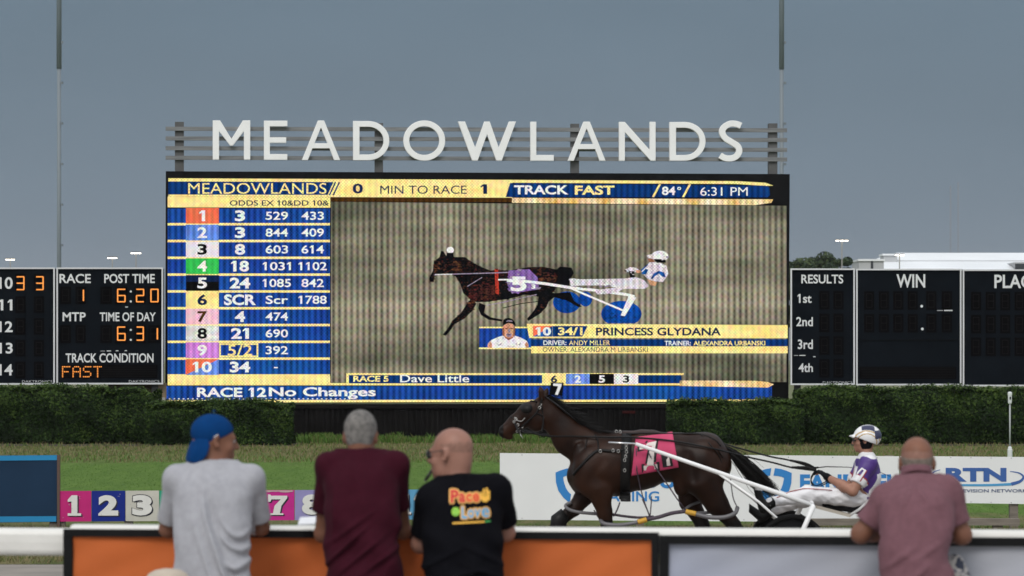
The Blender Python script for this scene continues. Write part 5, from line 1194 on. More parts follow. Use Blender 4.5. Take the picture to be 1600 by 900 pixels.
t, hc, R, hs, nb, shA, _ = spectator('man in a grey tee shirt and backwards blue cap looking right', cfgA, m_tee, m_skin2, m_short)
m_cap = fabric('royal_blue_cap', (0.003, 0.036, 0.135), 0.9, 0.06, 0.0); m_capw = mat('cap_white_print', (0.62, 0.62, 0.65), 0.7); m_hairb = mat('brown_hair', (0.05, 0.035, 0.025), 0.8, var=0.3, scale=60)
s = Sdf(hc-.22, hc+.2, 0.0075); L = lambda x, y, z: hc+hs*(R @ np.array([x, y, z]))
s.ell(L(0, -.014, .034), np.array([.081, .104, .088])*hs, R, .02)
s.clip(L(0, 0, .000), R @ np.array([0, .55, -1.0]))
s.ell(L(0, -.02, .010), np.array([.060, .080, .080])*hs, R, .01, 'cut')
b0 = Sdf(hc-.26, hc+.12, 0.0065); Rb = R @ np.array(Matrix.Rotation(math.radians(74), 3, 'X'))
b0.ell(L(0, -.096, -.052), (.060, .074, .012), Rb, .02)
for q in (-1, 1):
    Rf = Rb @ np.array(Matrix.Rotation(math.radians(q*46), 3, 'Y')); b0.ell(L(q*.052, -.076, -.050), (.046, .070, .011), Rf, .03)
organic('cap', s, [m_cap], t); organic('cap_bill', b0, [m_cap], t)
mb = MB(); mb.lathe((0, 0, 0), [(.008, 0), (.007, .005), (.003, .008)], 10); mb.v = [tuple(L(x, y-.014, z+.131)) for x, y, z in mb.v]; mb.build('cap_button', m_cap, t)
# ---- print on the side of the cap
def decal(name, polys, target, mats, parent, off=0.003, sub=None):
    """flat printed shapes (photo pixels) laid on a surface along the line of sight"""
    tree_ = bvh(*target); o = Vector((0, 0, H)); mb = MB()
    for pts, mi, lift in polys:
        vs = []
        for x, y in pts:
            d = (P(x, y, 10)-o).normalized(); h, nrm, _, _ = tree_.ray_cast(o, d)
            if h is None: vs = None; break
            vs.append(h-d*(off+lift))
        if vs: mb.poly(vs, mi)
    return mb.build(name, mats, parent)
capd = o_data[[o for o in t.children if o.name.startswith('cap') and 'bill' not in o.name and 'button' not in o.name][0].name]
decal('cap_print', [([(334, 682), (341, 678), (340, 684), (336, 687)], 0, 0), ([(303, 692), (306, 688), (309, 691), (306, 695)], 0, 0), ([(304, 697), (311, 694), (313, 698), (306, 700)], 0, 0)], capd, [m_capw], t)
# ---- man in maroon
def foldsB(X, Y, Z):
    back = np.clip(-Y/0.10+0.4, 0, 1)
    d = -0.0035*np.sin((X*0.8+Z*1.0)*30)*np.clip((1.30-Z)/.15, 0, 1)*back
    for x0, z0, sl_, a in ((-.12, 1.02, .9, .010), (-.05, .98, .8, .008), (.06, .97, .7, .007), (-.09, 1.12, .7, .006)):
        q = (Z-z0)-(X-x0)*sl_; d = d-a*g(q, 0, .014)*g(X, x0+.04, .09)*back+a*.6*g(q, -.03, .018)*g(X, x0+.04, .09)*back
    d = d-0.006*g(X+.02, -.12, .012)*g(Z, 1.2, .12)*back
    return d-0.002*np.sin(X*47+1)*np.sin(Z*21)
cfgB = dict(Y=15.75, torso=[(705, 564, 28, .10, .07), (713, 564, 46, .09, .09), (726, 564, 60, .07, .115), (745, 564, 60, .04, .13), (790, 565, 58, .0, .135), (830, 566, 58, -.04, .13), (860, 567, 58, -.05, .13), (900, 567, 61, -.07, .135), (960, 567, 63, -.08, .14), (1010, 567, 63, -.08, .14)],
    head=(563.5, 681, .13), turn=(3, -8, 0), hs=1.0, neck=(564, 698, .09), shL=(513, 728, .06), shR=(617, 726, .06), elL=(505, 834, .18), elR=(629, 829, .18), hdL=(540, 824, .40), hdR=(590, 824, .40), ra=.046, rs=.056, sleeve=.66, folds=foldsB, fold=2.0, crumple=.003, hem=.78, armx=.175, collar=-.026)
m_mar = fabric('maroon_tee', (0.036, 0.0052, 0.0115), var=0.07, sheen=0.03)
tB, hc, R, hs, nb, shB, _ = spectator('man in a maroon tee shirt with short grey hair seen from behind', cfgB, m_mar, m_skin2, m_short2)
m_hairg = mat('grey_hair', (0.22, 0.205, 0.19), 0.8, rgb2=(0.10, 0.095, 0.09), scale=45, bump=0.6, bscale=160, spec=0.2)
s = Sdf(hc-.16, hc+.17, 0.007); L = lambda x, y, z: hc+hs*(R @ np.array([x, y, z]))
s.ell(L(0, -.014, .036), np.array([.0800, .102, .090])*hs, R, .02); s.ell(L(0, -.058, -.030), np.array([.062, .045, .052])*hs, R, .03)
s.clip(L(0, .075, .02), R @ np.array([0, 1, -.55])); s.clip(L(0, 0, -.062), R @ np.array([0, 0, -1])); s.clip(L(0, .035, -.01), R @ np.array([0, 1, -.9]))
s.disp(lambda X, Y, Z: 0.0016*np.sin(X*310)*np.sin(Y*290+Z*120)*np.sin(Z*330)); organic('hair', s, [m_hairg], tB, None, 1)
# ---- man in black
def foldsC(X, Y, Z):
    back = np.clip(-Y/0.10+0.4, 0, 1)
    d = -0.003*np.sin((X*.4+Z)*38+np.sin(X*9))*np.clip((1.2-Z)/.12, 0, 1)*back
    for x0, z0, sl_, a in ((.10, 1.02, -.5, .008), (-.1, 1.0, .5, .008), (.02, .93, .15, .008), (.12, .93, -.4, .007)):
        q = (Z-z0)-(X-x0)*sl_; d = d-a*g(q, 0, .014)*g(X, x0, .10)*back
    return d-0.0015*np.sin(X*41+2)*np.sin(Z*24)
cfgC = dict(Y=15.70, torso=[(745, 718, 26, .09, .07), (753, 718, 46, .08, .10), (763, 720, 60, .07, .12), (775, 722, 64, .05, .135), (810, 723, 62, .02, .145), (845, 723, 63, -.02, .145), (900, 723, 61, -.06, .145), (960, 722, 63, -.08, .15), (1010, 722, 63, -.08, .15)],
    head=(705, 709, .11), turn=(-62, -4, 3), hs=1.05, neck=(717, 738, .08), shL=(674, 779, .05), shR=(776, 764, .04), elL=(657, 850, .14), elR=(790, 832, .17), hdL=(690, 826, .40), hdR=(745, 824, .40), ra=.050, rs=.062, sleeve=.80, folds=foldsC, fold=2.0, crumple=.003, hem=.78, armx=.185, rn=.054, hairline=.0)
m_blkt = fabric('black_tee', (0.0038, 0.0038, 0.0055), var=0.12, sheen=0.0)
tC, hc, R, hs, nb, shC, _ = spectator('bald man in a black tee shirt with a bright print, glasses and dark cigar', cfgC, m_blkt, m_skin3, m_short, lambda l: (l[:, 2] < .045) & (l[:, 1] < .02))
L = lambda x, y, z: Vector(hc+hs*(R @ np.array([x, y, z])))
m_glf = mat('glasses_frame', (0.02, 0.02, 0.022), 0.3); m_lens = mat('tinted_lens', (0.10, 0.11, 0.115), 0.2)
mb = MB()
for q in (-1, 1):
    mb.tube([L(q*.086, -.005, .012), L(q*.083, .04, .010), L(q*.068, .096, .008)], .0022, 6)
    pr = [L(q*.036+.028*math.cos(a), .100-.010*(math.cos(a)*q>0), .002+.020*math.sin(a)) for a in np.linspace(0, 2*PI, 17)]; mb.tube(pr, .0022, 6)
mb.tube([L(-.009, .104, .006), L(.009, .104, .006)], .0022, 6); mb.build('glasses', m_glf, tC)
mb = MB()
for q in (-1, 1):
    for w in (0.0012,): mb.lathe((0, 0, 0), [(.0275, -.0008), (.0275, .0008)], 16, 0, 'Y'); n_ = 32; mb.v[-n_:] = [tuple(L(x+q*.036, y+.097, z*.72+.002)) for x, y, z in mb.v[-n_:]]
mb.build('lens', m_lens, tC)
cg = thing('cigar', 'dark cigar held in the mouth of the bald man in black', 'cigar', P(671, 743, 15.80))
a, b = L(.006, .104, -.066), P(665, 750, 15.85); a2 = P(681, 735, 15.80)
mb = MB(); mb.tube([a, a*0.5+Vector(b)*0.5, b], [.0075, .0085, .0078], 10); mb.build('cigar_body', mat('dark_tobacco', (0.012, 0.009, 0.008), 0.6, var=0.3, scale=60), cg, True)
mb = MB(); d_ = (b-a).normalized(); mb.tube([b+d_*.0005, b+d_*.006], [.0076, .006], 10); mb.build('ash', mat('ash', (0.10, 0.10, 0.10), 0.9), cg)
# the print on his back
pm = [mat('print_red', (0.50, 0.022, 0.02), 0.7), mat('print_yellow', (0.78, 0.42, 0.05), 0.7), mat('print_cream', (0.70, 0.38, 0.10), 0.7), mat('print_blue', (0.05, 0.33, 0.58), 0.7), mat('print_green', (0.28, 0.55, 0.05), 0.7), mat('print_orange', (0.60, 0.06, 0.015), 0.7), mat('print_deep_green', (0.05, 0.32, 0.07), 0.7)]
polys = []
def blob(x0, y0, x1, y1, mi, lift, n=5):
    """filled rounded block, cut into a grid so that it follows the back"""
    for i in range(n):
        for j in range(n):
            polys.append(([(x0+(x1-x0)*(i+a)/n, y0+(y1-y0)*(j+b)/n) for a, b in ((0, 0), (1, 0), (1, 1), (0, 1))], mi, lift))
def tx(s_, box, mi, lift, bold, rz=0.0, waves=0.0):
    V, Fc = text_shape(s_, bold); x0, y0, x1, y1 = box
    pts = [(x0+(x1-x0)*a, y1+(y0-y1)*b+rz*(a-.5)*(x1-x0)+waves*math.sin(a*9)) for a, b in V]
    for f_ in Fc: polys.append(([pts[i] for i in f_], mi, lift))
def rowblob(xs, yt, yb, mi, lift):
    for i in range(len(xs)-1): polys.append(([(xs[i], yt[i]), (xs[i+1], yt[i+1]), (xs[i+1], yb[i+1]), (xs[i], yb[i])], mi, lift))
def halo(s_, box, bold, r, mi):
    x0, y0, x1, y1 = box
    for k in range(9):
        a = k*2*PI/8; rr = 0 if k == 8 else r; tx(s_, (x0+rr*math.cos(a), y0+rr*math.sin(a), x1+rr*math.cos(a), y1+rr*math.sin(a)), mi, .0002*k, bold)
for s_, b_ in (('P', (704, 765, 716.5, 785.5)), ('a', (717, 770.5, 727.3, 785)), ('c', (728, 771, 737.5, 784)), ('e', (738.5, 770, 749, 784)), ('L', (721.5, 791.5, 730, 810)), ('o', (731, 796, 740.5, 809)), ('v', (741, 795, 751, 808.5)), ('e', (752.5, 793.5, 764.5, 808))): halo(s_, b_, .03, 2.3, 2)
tx('P', (704, 765, 716.5, 785.5), 0, .003, .04); tx('a', (717, 770.5, 727.3, 785), 0, .003, .035); tx('c', (728, 771, 737.5, 784), 5, .003, .035); tx('e', (738.5, 770, 749, 784), 5, .003, .03)
for x, yt in ((752, 768), (756, 763), (760.5, 761.5), (764, 766)): rowblob([x-1.3, x, x+1.6], [yt+1.5, yt, yt+1.5], [777, 777, 777], 1, .003)
rowblob([751, 755, 760, 765.5], [776, 775.5, 775.5, 775.5], [780, 784, 784.5, 780], 1, .0035)
for k in range(14): q0, q1 = 2*PI*k/14, 2*PI*(k+1)/14; polys.append(([(712, 799.5), (712+6.5*math.cos(q0), 799.5+7*math.sin(q0)), (712+6.5*math.cos(q1), 799.5+7*math.sin(q1))], 4, .003))
for x in (709.8, 714): polys.append(([(x-.8, 796.5), (x+.8, 796.5), (x+.8, 799), (x-.8, 799)], 6, .0045))
rowblob([708.5, 710.5, 712, 713.5, 715.5], [801.5, 803, 803.4, 803, 801.5], [802.5, 804.4, 805, 804.4, 802.5], 6, .0045)
tx('L', (721.5, 791.5, 730, 810), 3, .003, .025); tx('o', (731, 796, 740.5, 809), 3, .003, .02); tx('v', (741, 795, 751, 808.5), 3, .003, .015); tx('e', (752.5, 793.5, 764.5, 808), 3, .003, .015)
for i in range(10): polys.append(([(707+i*5, 816.3-.25*i), (712+i*5, 816.05-.25*i), (712+i*5, 818.6-.25*i), (707+i*5, 818.85-.25*i)], 1, 0))
for i in range(2): polys.append(([(757.5+i*4.5, 813.6-.3*i), (762+i*4.5, 813.3-.3*i), (761.7+i*4.5, 815.6-.3*i), (757.5+i*4.5, 816-.3*i)], 6, 0))
decal('back_print', polys, shC, pm, tC, 0.004)
# ---- man in mauve
def foldsD(X, Y, Z):
    back = np.clip(-Y/0.10+0.4, 0, 1)
    d = -0.003*np.sin((X*1.0-Z*.7)*34+np.sin(Z*11))*np.clip((1.25-Z)/.2, 0, 1)*back
    for x0, z0, sl_, a in ((.02, 1.33, -1.6, .008), (-.02, 1.33, 1.8, .007), (-.08, 1.02, .7, .007), (-.02, .93, .8, .008), (.05, 1.05, .6, .006)):
        q = (Z-z0)-(X-x0)*sl_; d = d-a*g(q, 0, .018)*g(X, x0, .07)*g(Z, z0, .09)*back
    return d-0.002*np.sin(X*43)*np.sin(Z*23)
cfgD = dict(Y=15.45, torso=[(744, 1432, 28, .16, .08), (751, 1434, 40, .14, .10), (762, 1434, 52, .11, .12), (775, 1433, 58, .07, .135), (805, 1431, 60, .03, .14), (840, 1431, 57, -.02, .135), (870, 1431, 54, -.05, .13), (900, 1431, 56, -.07, .135), (960, 1431, 62, -.08, .14), (1010, 1431, 62, -.08, .14)],
    head=(1432.5, 723, .20), turn=(5, -12, 0), hs=1.03, neck=(1432, 737, .14), shL=(1388, 778, .10), shR=(1478, 768, .10), elL=(1345, 834, .12), elR=(1503, 836, .12), hdL=(1405, 829, .36), hdR=(1460, 829, .36), ra=.052, rs=.064, sleeve=.74, folds=foldsD, fold=2.2, crumple=.003, hem=.78, armx=.15, rn=.056, collar=-.03, hairline=-.045)
m_mauve = fabric('mauve_polo', (0.150, 0.073, 0.087), var=0.08, sheen=0.06)
tD, hc, R, hs, nb, shD, _ = spectator('bald man in a mauve polo shirt bent over the rail at right', cfgD, m_mauve, m_skin2, m_short, lambda l: l[:, 2] < .036)
s = Sdf(nb-np.array([.16, .16, .12]), nb+np.array([.16, .16, .12]), 0.006)   # turned-down polo collar
s.cap(nb+np.array([0, .0, -.035]), nb+np.array([0, .012, .028]), .086, .070, .01); s.cap(nb+np.array([0, .01, -.1]), nb+np.array([0, .02, .12]), .0635, .0625, .006, op='cut'); s.clip(nb+np.array([0, 0, -.028]), (0, -.5, -1)); s.clip(nb+np.array([0, 0, .026]), (0, .25, 1)); organic('collar', s, [m_mauve], tD)
m_hairw = mat('cropped_grey_fringe', (0.135, 0.105, 0.085), 0.8, var=0.25, scale=60, bump=0.4, bscale=160)
s = Sdf(hc-.16, hc+.17, 0.006); L = lambda x, y, z: hc+hs*(R @ np.array([x, y, z]))
s.ell(L(0, -.012, .032), np.array([.0768, .0985, .088])*hs, R, .02); s.ell(L(0, -.056, -.030), np.array([.0575, .0445, .055])*hs, R, .03)
s.clip(L(0, 0, .036), R @ np.array([0, -.35, 1])); s.clip(L(0, .03, 0), R @ np.array([0, 1, 0])); s.clip(L(0, 0, -.060), R @ np.array([0, 0, -1])); organic('hair', s, [m_hairw], tD, None, 1)
# ---- small things by the rail: straw-coloured hat, patterned bundle, paper
a = P(262, 918, 15.3); t = thing('sun_hat', 'beige domed sun hat showing below the man in the blue cap', 'hat', (a.x, 15.3, P(0, 925, 15.3).z))
m_hat = mat('beige_cloth', (0.42, 0.36, 0.29), 0.85, var=0.06, scale=20, bump=0.1, bscale=150)
zt = P(0, 888, 15.3).z; mb = MB(); rr = 38*15.3/F
mb.lathe((a.x, 15.3, 0), [(rr*1.02, zt-.125), (rr*1.0, zt-.085), (rr*.93, zt-.05), (rr*.78, zt-.024), (rr*.52, zt-.008), (rr*.2, zt-.001), (0.001, zt)], 36, cap=False); mb.build('crown', m_hat, t, True)
mb = MB(); mb.lathe((a.x, 15.3, 0), [(rr*1.00, zt-.120), (rr*1.35, zt-.145), (rr*1.8, zt-.165), (rr*1.8, zt-.169), (rr*1.3, zt-.150), (rr*.98, zt-.126)], 36, cap=False); mb.build('brim', m_hat, t, True)
# the sitter under the hat, hidden below the frame
m_shade = fabric('sitter_shirt', (0.20, 0.20, 0.21))
tp = thing('person', 'seated person of whom only the beige hat shows in front of the orange banner', 'person', (a.x, 15.3, ZA))
s = Sdf((a.x-.34, 14.9, ZA-.02), (a.x+.34, 15.75, zt+.02), .010); hcS = np.array([a.x, 15.31, zt-.125]); RS = rot(0, 0, 0); head_vol(s, hcS, RS, .98)
s.cap(hcS+np.array([0, -.02, -.05]), hcS+np.array([0, -.03, -.20]), .055, .06, .03)
zS = zt-.33; s.trunk([(ZA+.42, a.x, 15.22, .15, .11), (zS-.2, a.x, 15.24, .14, .10), (zS, a.x, 15.27, .15, .09), (zS+.06, a.x, 15.28, .07, .06)], .03)
for q in (-1, 1):
    s.chain([(a.x+q*.17, 15.27, zS-.01), (a.x+q*.21, 15.30, zS-.27), (a.x+q*.13, 15.52, zS-.30)], [.045, .04, .028], .03); hand_vol(s, (a.x+q*.13, 15.52, zS-.30), (-.1*q, 1, -.1), (0, 0, 1), -q, .95)
    s.chain([(a.x+q*.09, 15.22, ZA+.46), (a.x+q*.12, 15.60, ZA+.48), (a.x+q*.12, 15.58, ZA+.07)], [.08, .06, .04], .03); s.ell((a.x+q*.12, 15.64, ZA+.045), (.042, .11, .042), None, .02)
organic('body', s, [m_skin, m_skin, m_lip], tp)
s = Sdf((a.x-.34, 14.9, ZA+.3), (a.x+.34, 15.6, zS+.12), .011); s.trunk([(ZA+.40, a.x, 15.22, .17, .13), (zS-.2, a.x, 15.24, .16, .12), (zS, a.x, 15.27, .165, .105), (zS+.055, a.x, 15.28, .085, .075)], .03)
for q in (-1, 1): s.chain([(a.x+q*.17, 15.27, zS-.01), (a.x+q*.205, 15.295, zS-.2)], [.06, .058], .04)
organic('shirt', s, [m_shade], tp)
t2 = thing('folding_stool', 'folding stool under the seated hat wearer, below the view', 'stool', (a.x, 15.2, ZA)); mb = MB(); mb.box((a.x-.2, 15.02, ZA+.33), (a.x+.2, 15.40, ZA+.36)); mb.build('seat', m_short, t2)
for q in (-1, 1): mb = MB(); mb.bar((a.x+q*.18, 15.04, ZA), (a.x+q*.18, 15.38, ZA+.33), .025, .025); mb.bar((a.x+q*.155, 15.38, ZA), (a.x+q*.155, 15.04, ZA+.33), .025, .025); mb.build('leg', m_leg, t2)
m_pat = bpy.data.materials.new('patterned_cloth'); m_pat.use_nodes = True
def pat(m):
    t = m.node_tree; b = t.nodes['Principled BSDF']; b.inputs['Roughness'].default_value = 0.85; tcn = N('ShaderNodeTexCoord', t); v = N('ShaderNodeTexNoise', t); v.inputs['Scale'].default_value = 17; v.inputs['Detail'].default_value = 1.5; v.inputs['Distortion'].default_value = 1.2
    r = N('ShaderNodeValToRGB', t); r.color_ramp.interpolation = 'CONSTANT'; cr = r.color_ramp; cr.elements[0].position = 0; cr.elements[0].color = (0.02, 0.025, 0.045, 1); cr.elements[1].position = .43; cr.elements[1].color = (.34, .32, .30, 1)
    e = cr.elements.new(.53); e.color = (.10, .10, .14, 1); e = cr.elements.new(.58); e.color = (.42, .39, .36, 1); e = cr.elements.new(.66); e.color = (.16, .10, .08, 1)
    t.links.new(tcn.outputs['Object'], v.inputs[0]); t.links.new(v.outputs[0], r.inputs[0]); t.links.new(r.outputs[0], b.inputs['Base Color'])
pat(m_pat)
a = np.array(P(1487, 900, 15.62)); t = thing('patterned_bag', 'soft patterned cloth bag at the right hip of the man in mauve', 'bag', (a[0], a[1], ZA+.4))
s = Sdf(a-np.array([.18, .16, .40]), a+np.array([.18, .16, .18]), .008); s.ell(a+np.array([0, 0, -.02]), (.085, .075, .125), None, .03); s.ell(a+np.array([.03, 0, -.12]), (.085, .075, .14), None, .05); s.ell(a+np.array([.01, -.02, -.2]), (.09, .07, .11), None, .05)
s.disp(lambda X, Y, Z: .006*np.sin(X*60+Z*25)*np.sin(Z*38)); organic('cloth', s, [m_pat], t)
mb = MB(); mb.tube([tuple(a+np.array(q)) for q in ((-.05, 0, .08), (-.055, .08, .15), (-.05, .22, .20), (-.04, .36, .215))], .008, 6); mb.build('strap', m_blk, t)
a = P(484, 827.5, 16.09); t = thing('paper', 'small folded white paper lying on the rail by the maroon shirt', 'paper', (a.x, 16.09, zr)); m_pp = mat('white_paper', (0.72, 0.73, 0.76), 0.8, var=.04, scale=20)
zp_ = zr+.012
mb = MB(); mb.add([(a.x-.055, 16.02, zp_), (a.x+.03, 16.0, zp_+.004), (a.x+.035, 16.12, zp_+.016), (a.x-.05, 16.14, zp_+.01), (a.x-.055, 16.02, zp_+.003), (a.x+.03, 16.0, zp_+.007), (a.x+.035, 16.12, zp_+.019), (a.x-.05, 16.14, zp_+.013)], [(3,2,1,0), (4,5,6,7), (0,1,5,4), (1,2,6,5), (2,3,7,6), (3,0,4,7)])
mb.build('sheet', m_pp, t)
mb = MB(); mb.add([(a.x-.055, 16.02, zp_+.006), (a.x+.03, 16.0, zp_+.010), (a.x+.036, 16.10, zp_+.042), (a.x-.049, 16.12, zp_+.036)], [(0,1,2,3)]); mb.build('fold', m_pp, t)
# ================================================================ harness horse, sulky, driver
YH_ = 33.0; zt_ = 0.36-(YH_-18)/18.5*0.356
def hp(x, y, dy=0.0): p = P(x, y, YH_); return np.array((p.x, YH_+dy, p.z))
horse = thing('horse', 'dark bay harness horse trotting left with pink number 7 cloth', 'horse', (P(1010, 900, YH_).x, YH_, zt_))
m_bay = bpy.data.materials.new('bay_coat'); m_bay.use_nodes = True
def coat(m):
    t = m.node_tree; b = t.nodes['Principled BSDF']; L = t.links.new; b.inputs['Roughness'].default_value = 0.42; b.inputs['Specular IOR Level'].default_value = 0.16
    tcn = N('ShaderNodeTexCoord', t); n = N('ShaderNodeTexNoise', t); n.inputs['Scale'].default_value = 3.2; n.inputs['Detail'].default_value = 4; L(tcn.outputs['Object'], n.inputs[0])
    r = N('ShaderNodeValToRGB', t); r.color_ramp.elements[0].position = .32; r.color_ramp.elements[1].position = .7; r.color_ramp.elements[0].color = (.0085, .0036, .0022, 1); r.color_ramp.elements[1].color = (.030, .0112, .0055, 1); L(n.outputs[0], r.inputs[0]); L(r.outputs[0], b.inputs['Base Color'])
    n2 = N('ShaderNodeTexNoise', t); n2.inputs['Scale'].default_value = 90; mp_ = N('ShaderNodeMapping', t); mp_.inputs['Scale'].default_value = (.4, 1, 1.4); L(tcn.outputs['Object'], mp_.inputs[0]); L(mp_.outputs[0], n2.inputs[0])
    bp = N('ShaderNodeBump', t); bp.inputs['Strength'].default_value = .12; bp.inputs['Distance'].default_value = .01; L(n2.outputs[0], bp.inputs['Height']); L(bp.outputs[0], b.inputs['Normal'])
coat(m_bay)
m_pts = mat('black_points', (0.006, 0.005, 0.0045), 0.5, spec=0.15); m_hair_k = mat('black_horsehair', (0.006, 0.005, 0.0045), 0.5, spec=0.2); m_hoof = mat('hoof', (0.03, 0.025, 0.02), 0.5); m_eyeh = mat('horse_eye', (0.004, 0.003, 0.003), 0.1)
s = Sdf((hp(768, 0)[0], YH_-.46, zt_-.01), (hp(1215, 0)[0], YH_+.46, hp(0, 596)[2]), .0125)
SQ = lambda f: ((0, 1, 0), f)
s.cap(hp(962, 726), hp(1008, 717), .320, .285, .06, SQ(.80)); s.cap(hp(1008, 717), hp(1054, 712), .285, .215, .06, SQ(.92))
s.cap(hp(1056, 715), hp(1098, 717), .240, .262, .08, SQ(1.0)); s.cap(hp(1098, 717), hp(1114, 727), .25, .185, .07, SQ(1.0))
for q in (-1, 1):
    s.ell(hp(1090, 735, q*.13), (.21, .13, .24), None, .07); s.ell(hp(1112, 738, q*.12), (.13, .11, .22), None, .06)
    s.ell(hp(922, 738, q*.15), (.17, .10, .25), None, .07)          # shoulder
    s.ell(hp(944, 765, q*.14), (.09, .08, .12), None, .05)
s.ell(hp(965, 693), (.20, .10, .11), None, .08)                       # withers
s.cap(hp(932, 728), hp(908, 742), .25, .150, .07, SQ(.9)); s.ell(hp(903, 753), (.065, .16, .12), None, .05)
s.cap(hp(936, 712), hp(893, 685), .245, .172, .06, SQ(.55)); s.cap(hp(893, 685), hp(860, 650), .172, .124, .05, SQ(.58))
s.cap(hp(860, 650), hp(848, 632), .124, .085, .03, SQ(.62))
# head
s.cap(hp(848, 634), hp(828, 645), .082, .115, .03, SQ(.75)); s.ell(hp(838, 655), (.105, .075, .125), None, .03)
s.cap(hp(828, 645), hp(806, 662), .112, .083, .03, SQ(.66)); s.cap(hp(806, 662), hp(791, 673), .083, .070, .03, SQ(.72)); s.ell(hp(787.5, 675), (.052, .048, .062), None, .025); s.ell(hp(796, 683), (.045, .036, .035), None, .02)
for q in (-1, 1):
    s.ell(hp(784, 672.5, q*.042), (.016, .012, .017), None, .008, 'cut'); s.ell(hp(826, 638, q*.068), (.030, .016, .022), None, .015)
    c = [hp(846.5, 622, q*.045), hp(845.5, 611, q*.052), hp(843.5, 602, q*.050)] if q < 0 else [hp(851, 622, q*.045), hp(853.5, 613, q*.052), hp(856, 605, q*.05)]
    s.chain(c, [.030, .026, .007], .015)
# legs
def leg(pts, rs, q, hoof_dir):
    pp = [hp(x, y, d) for x, y, d in pts]; s.chain(pp, rs, .03, SQ(.80))
    return pp
zg = 910.0
nf = leg([(934, 762, -.15), (944, 800, -.13), (951, 836, -.12), (950, 838, -.12), (953, 880, -.12), (950, 894, -.12), (945, 903, -.12)], [.125, .075, .055, .050, .032, .040, .042], -1, None)
ff = leg([(918, 770, .15), (898, 795, .13), (875, 816, .12), (876, 820, .12), (889, 856, .12), (893, 868, .12), (897, 880, .12)], [.115, .072, .057, .050, .033, .038, .040], 1, None)
nh = leg([(1098, 752, -.15), (1118, 785, -.14), (1146, 820, -.13), (1152, 830, -.13), (1160, 868, -.13), (1160, 884, -.13), (1154, 894, -.13)], [.18, .115, .066, .060, .036, .040, .042], -1, None)
fh = leg([(1078, 748, .15), (1080, 785, .14), (1099, 822, .13), (1101, 832, .13), (1092, 874, .13), (1087, 890, .13), (1082, 900, .13)], [.165, .105, .066, .060, .036, .040, .042], 1, None)
s.ell(hp(1064, 757, -.12), (.085, .05, .12), None, .04)
for q in (-1, 1):
    s.ell(hp(930, 752, q*.19), (.07, .045, .11), None, .02); s.ell(hp(1100, 700, q*.17), (.14, .06, .10), None, .03); s.ell(hp(905, 712, q*.12), (.06, .04, .16), rot(0, 0, 0), .03)
    s.cap(hp(922, 750, q*.285), hp(942, 718, q*.285), .012, .02, .06, op='cut'); s.cap(hp(1072, 708, q*.265), hp(1082, 748, q*.275), .02, .02, .06, op='cut'); s.cap(hp(905, 690, q*.13), hp(872, 660, q*.10), .012, .010, .02, op='cut')
for pp, tilt in ((nf, 0), (ff, 1), (nh, .8), (fh, .2)):
    f_ = pp[-1]; s.cap(f_+np.array([-.01, 0, -.01]), f_+np.array([-.04-.02*tilt, 0, -.055+.03*tilt]), .045, .058, .012)
s.disp(lambda X, Y, Z: .0045*np.sin(X*15+Z*7+np.sin(Z*6)*1.3)*np.sin(Z*11-X*5+1)+.0022*np.sin(X*44-Z*9)*np.exp(-((X-hp(1015, 0)[0])/.25)**2))
s.clip((0, 0, zt_+.004), (0, 0, -1))
def hm(C):
    mi = np.zeros(len(C), int); z = C[:, 2]; x = C[:, 0]
    mi[(z < hp(0, 812)[2])] = 1
    mi[(z < hp(0, 826)[2])] = 1
    for pp in (nf, ff, nh, fh): mi[np.linalg.norm(C-(pp[-1]+np.array([-.03, 0, -.04])), axis=1) < .085] = 2
    mi[(x < hp(786, 0)[0]) & (z < hp(0, 660)[2])] = 1
    for q in (-1, 1): mi[np.linalg.norm(C-hp(826, 638, q*.082), axis=1) < .014] = 3
    return mi
hb = organic('body', s, [m_bay, m_pts, m_hoof, m_eyeh], horse, hm)
HT = o_data[hb.name]; HTREE = bvh(*HT); EYE = Vector((0, 0, H))
def lay(x, y, off=.008, tree_=None, fallback=-.25):
    d = (P(x, y, 10)-EYE).normalized(); h, n, _, _ = (tree_ or HTREE).ray_cast(EYE, d)
    if h is None: return Vector(hp(x, y, fallback))
    return h-d*off
def hair_strands(name, roots, fn, n_pts, r0, m, parent):
    V, Fq = [], []
    for i, rt in enumerate(roots):
        pts = [Vector(p) for p in fn(i, rt)]
        m_ = len(pts); b = len(V); prev = None
        for k, p in enumerate(pts):
            t_ = (pts[min(k+1, m_-1)]-pts[max(k-1, 0)]).normalized(); u = t_.cross(Vector((0, 1, 0))).normalized(); w = t_.cross(u); r = r0*(1-0.8*k/(m_-1))
            for a in (0, 2.09, 4.19): V.append(p+(u*math.cos(a)+w*math.sin(a))*r)
        for k in range(m_-1):
            for j in range(3): Fq.append((b+k*3+j, b+k*3+(j+1) % 3, b+(k+1)*3+(j+1) % 3, b+(k+1)*3+j))
    return link_mesh(name, V, Fq, m, parent, None, True)
crest = smooth_path([(856, 617), (866, 627), (884, 642), (905, 659), (930, 669), (955, 675)], 12)
def mane(i, rt):
    x, y = rt; l = rng.uniform(10, 26); up = rng.uniform(-3, 7) if rng.uniform() < .3 else rng.uniform(-12, -2); dy = rng.uniform(-.10, .03)
    if 880 < x < 912 and rng.uniform() < .25: up = rng.uniform(6, 12); l = rng.uniform(18, 30)
    return [hp(x+l*q+rng.normal(0, .4), y+2+up*(-1)*q*(1-.35*q)+3*q*q, dy*q-.02) for q in np.linspace(0, 1, 6)]
hair_strands('mane', [crest[rng.integers(0, len(crest))] for _ in range(420)], mane, 6, .0055, m_hair_k, horse)
def fore(i, rt):
    return [hp(848-9*q*rt+rng.normal(0, .3), 618+14*q, -.03*rng.uniform(.2, 1.4)) for q in np.linspace(0, 1, 5)]
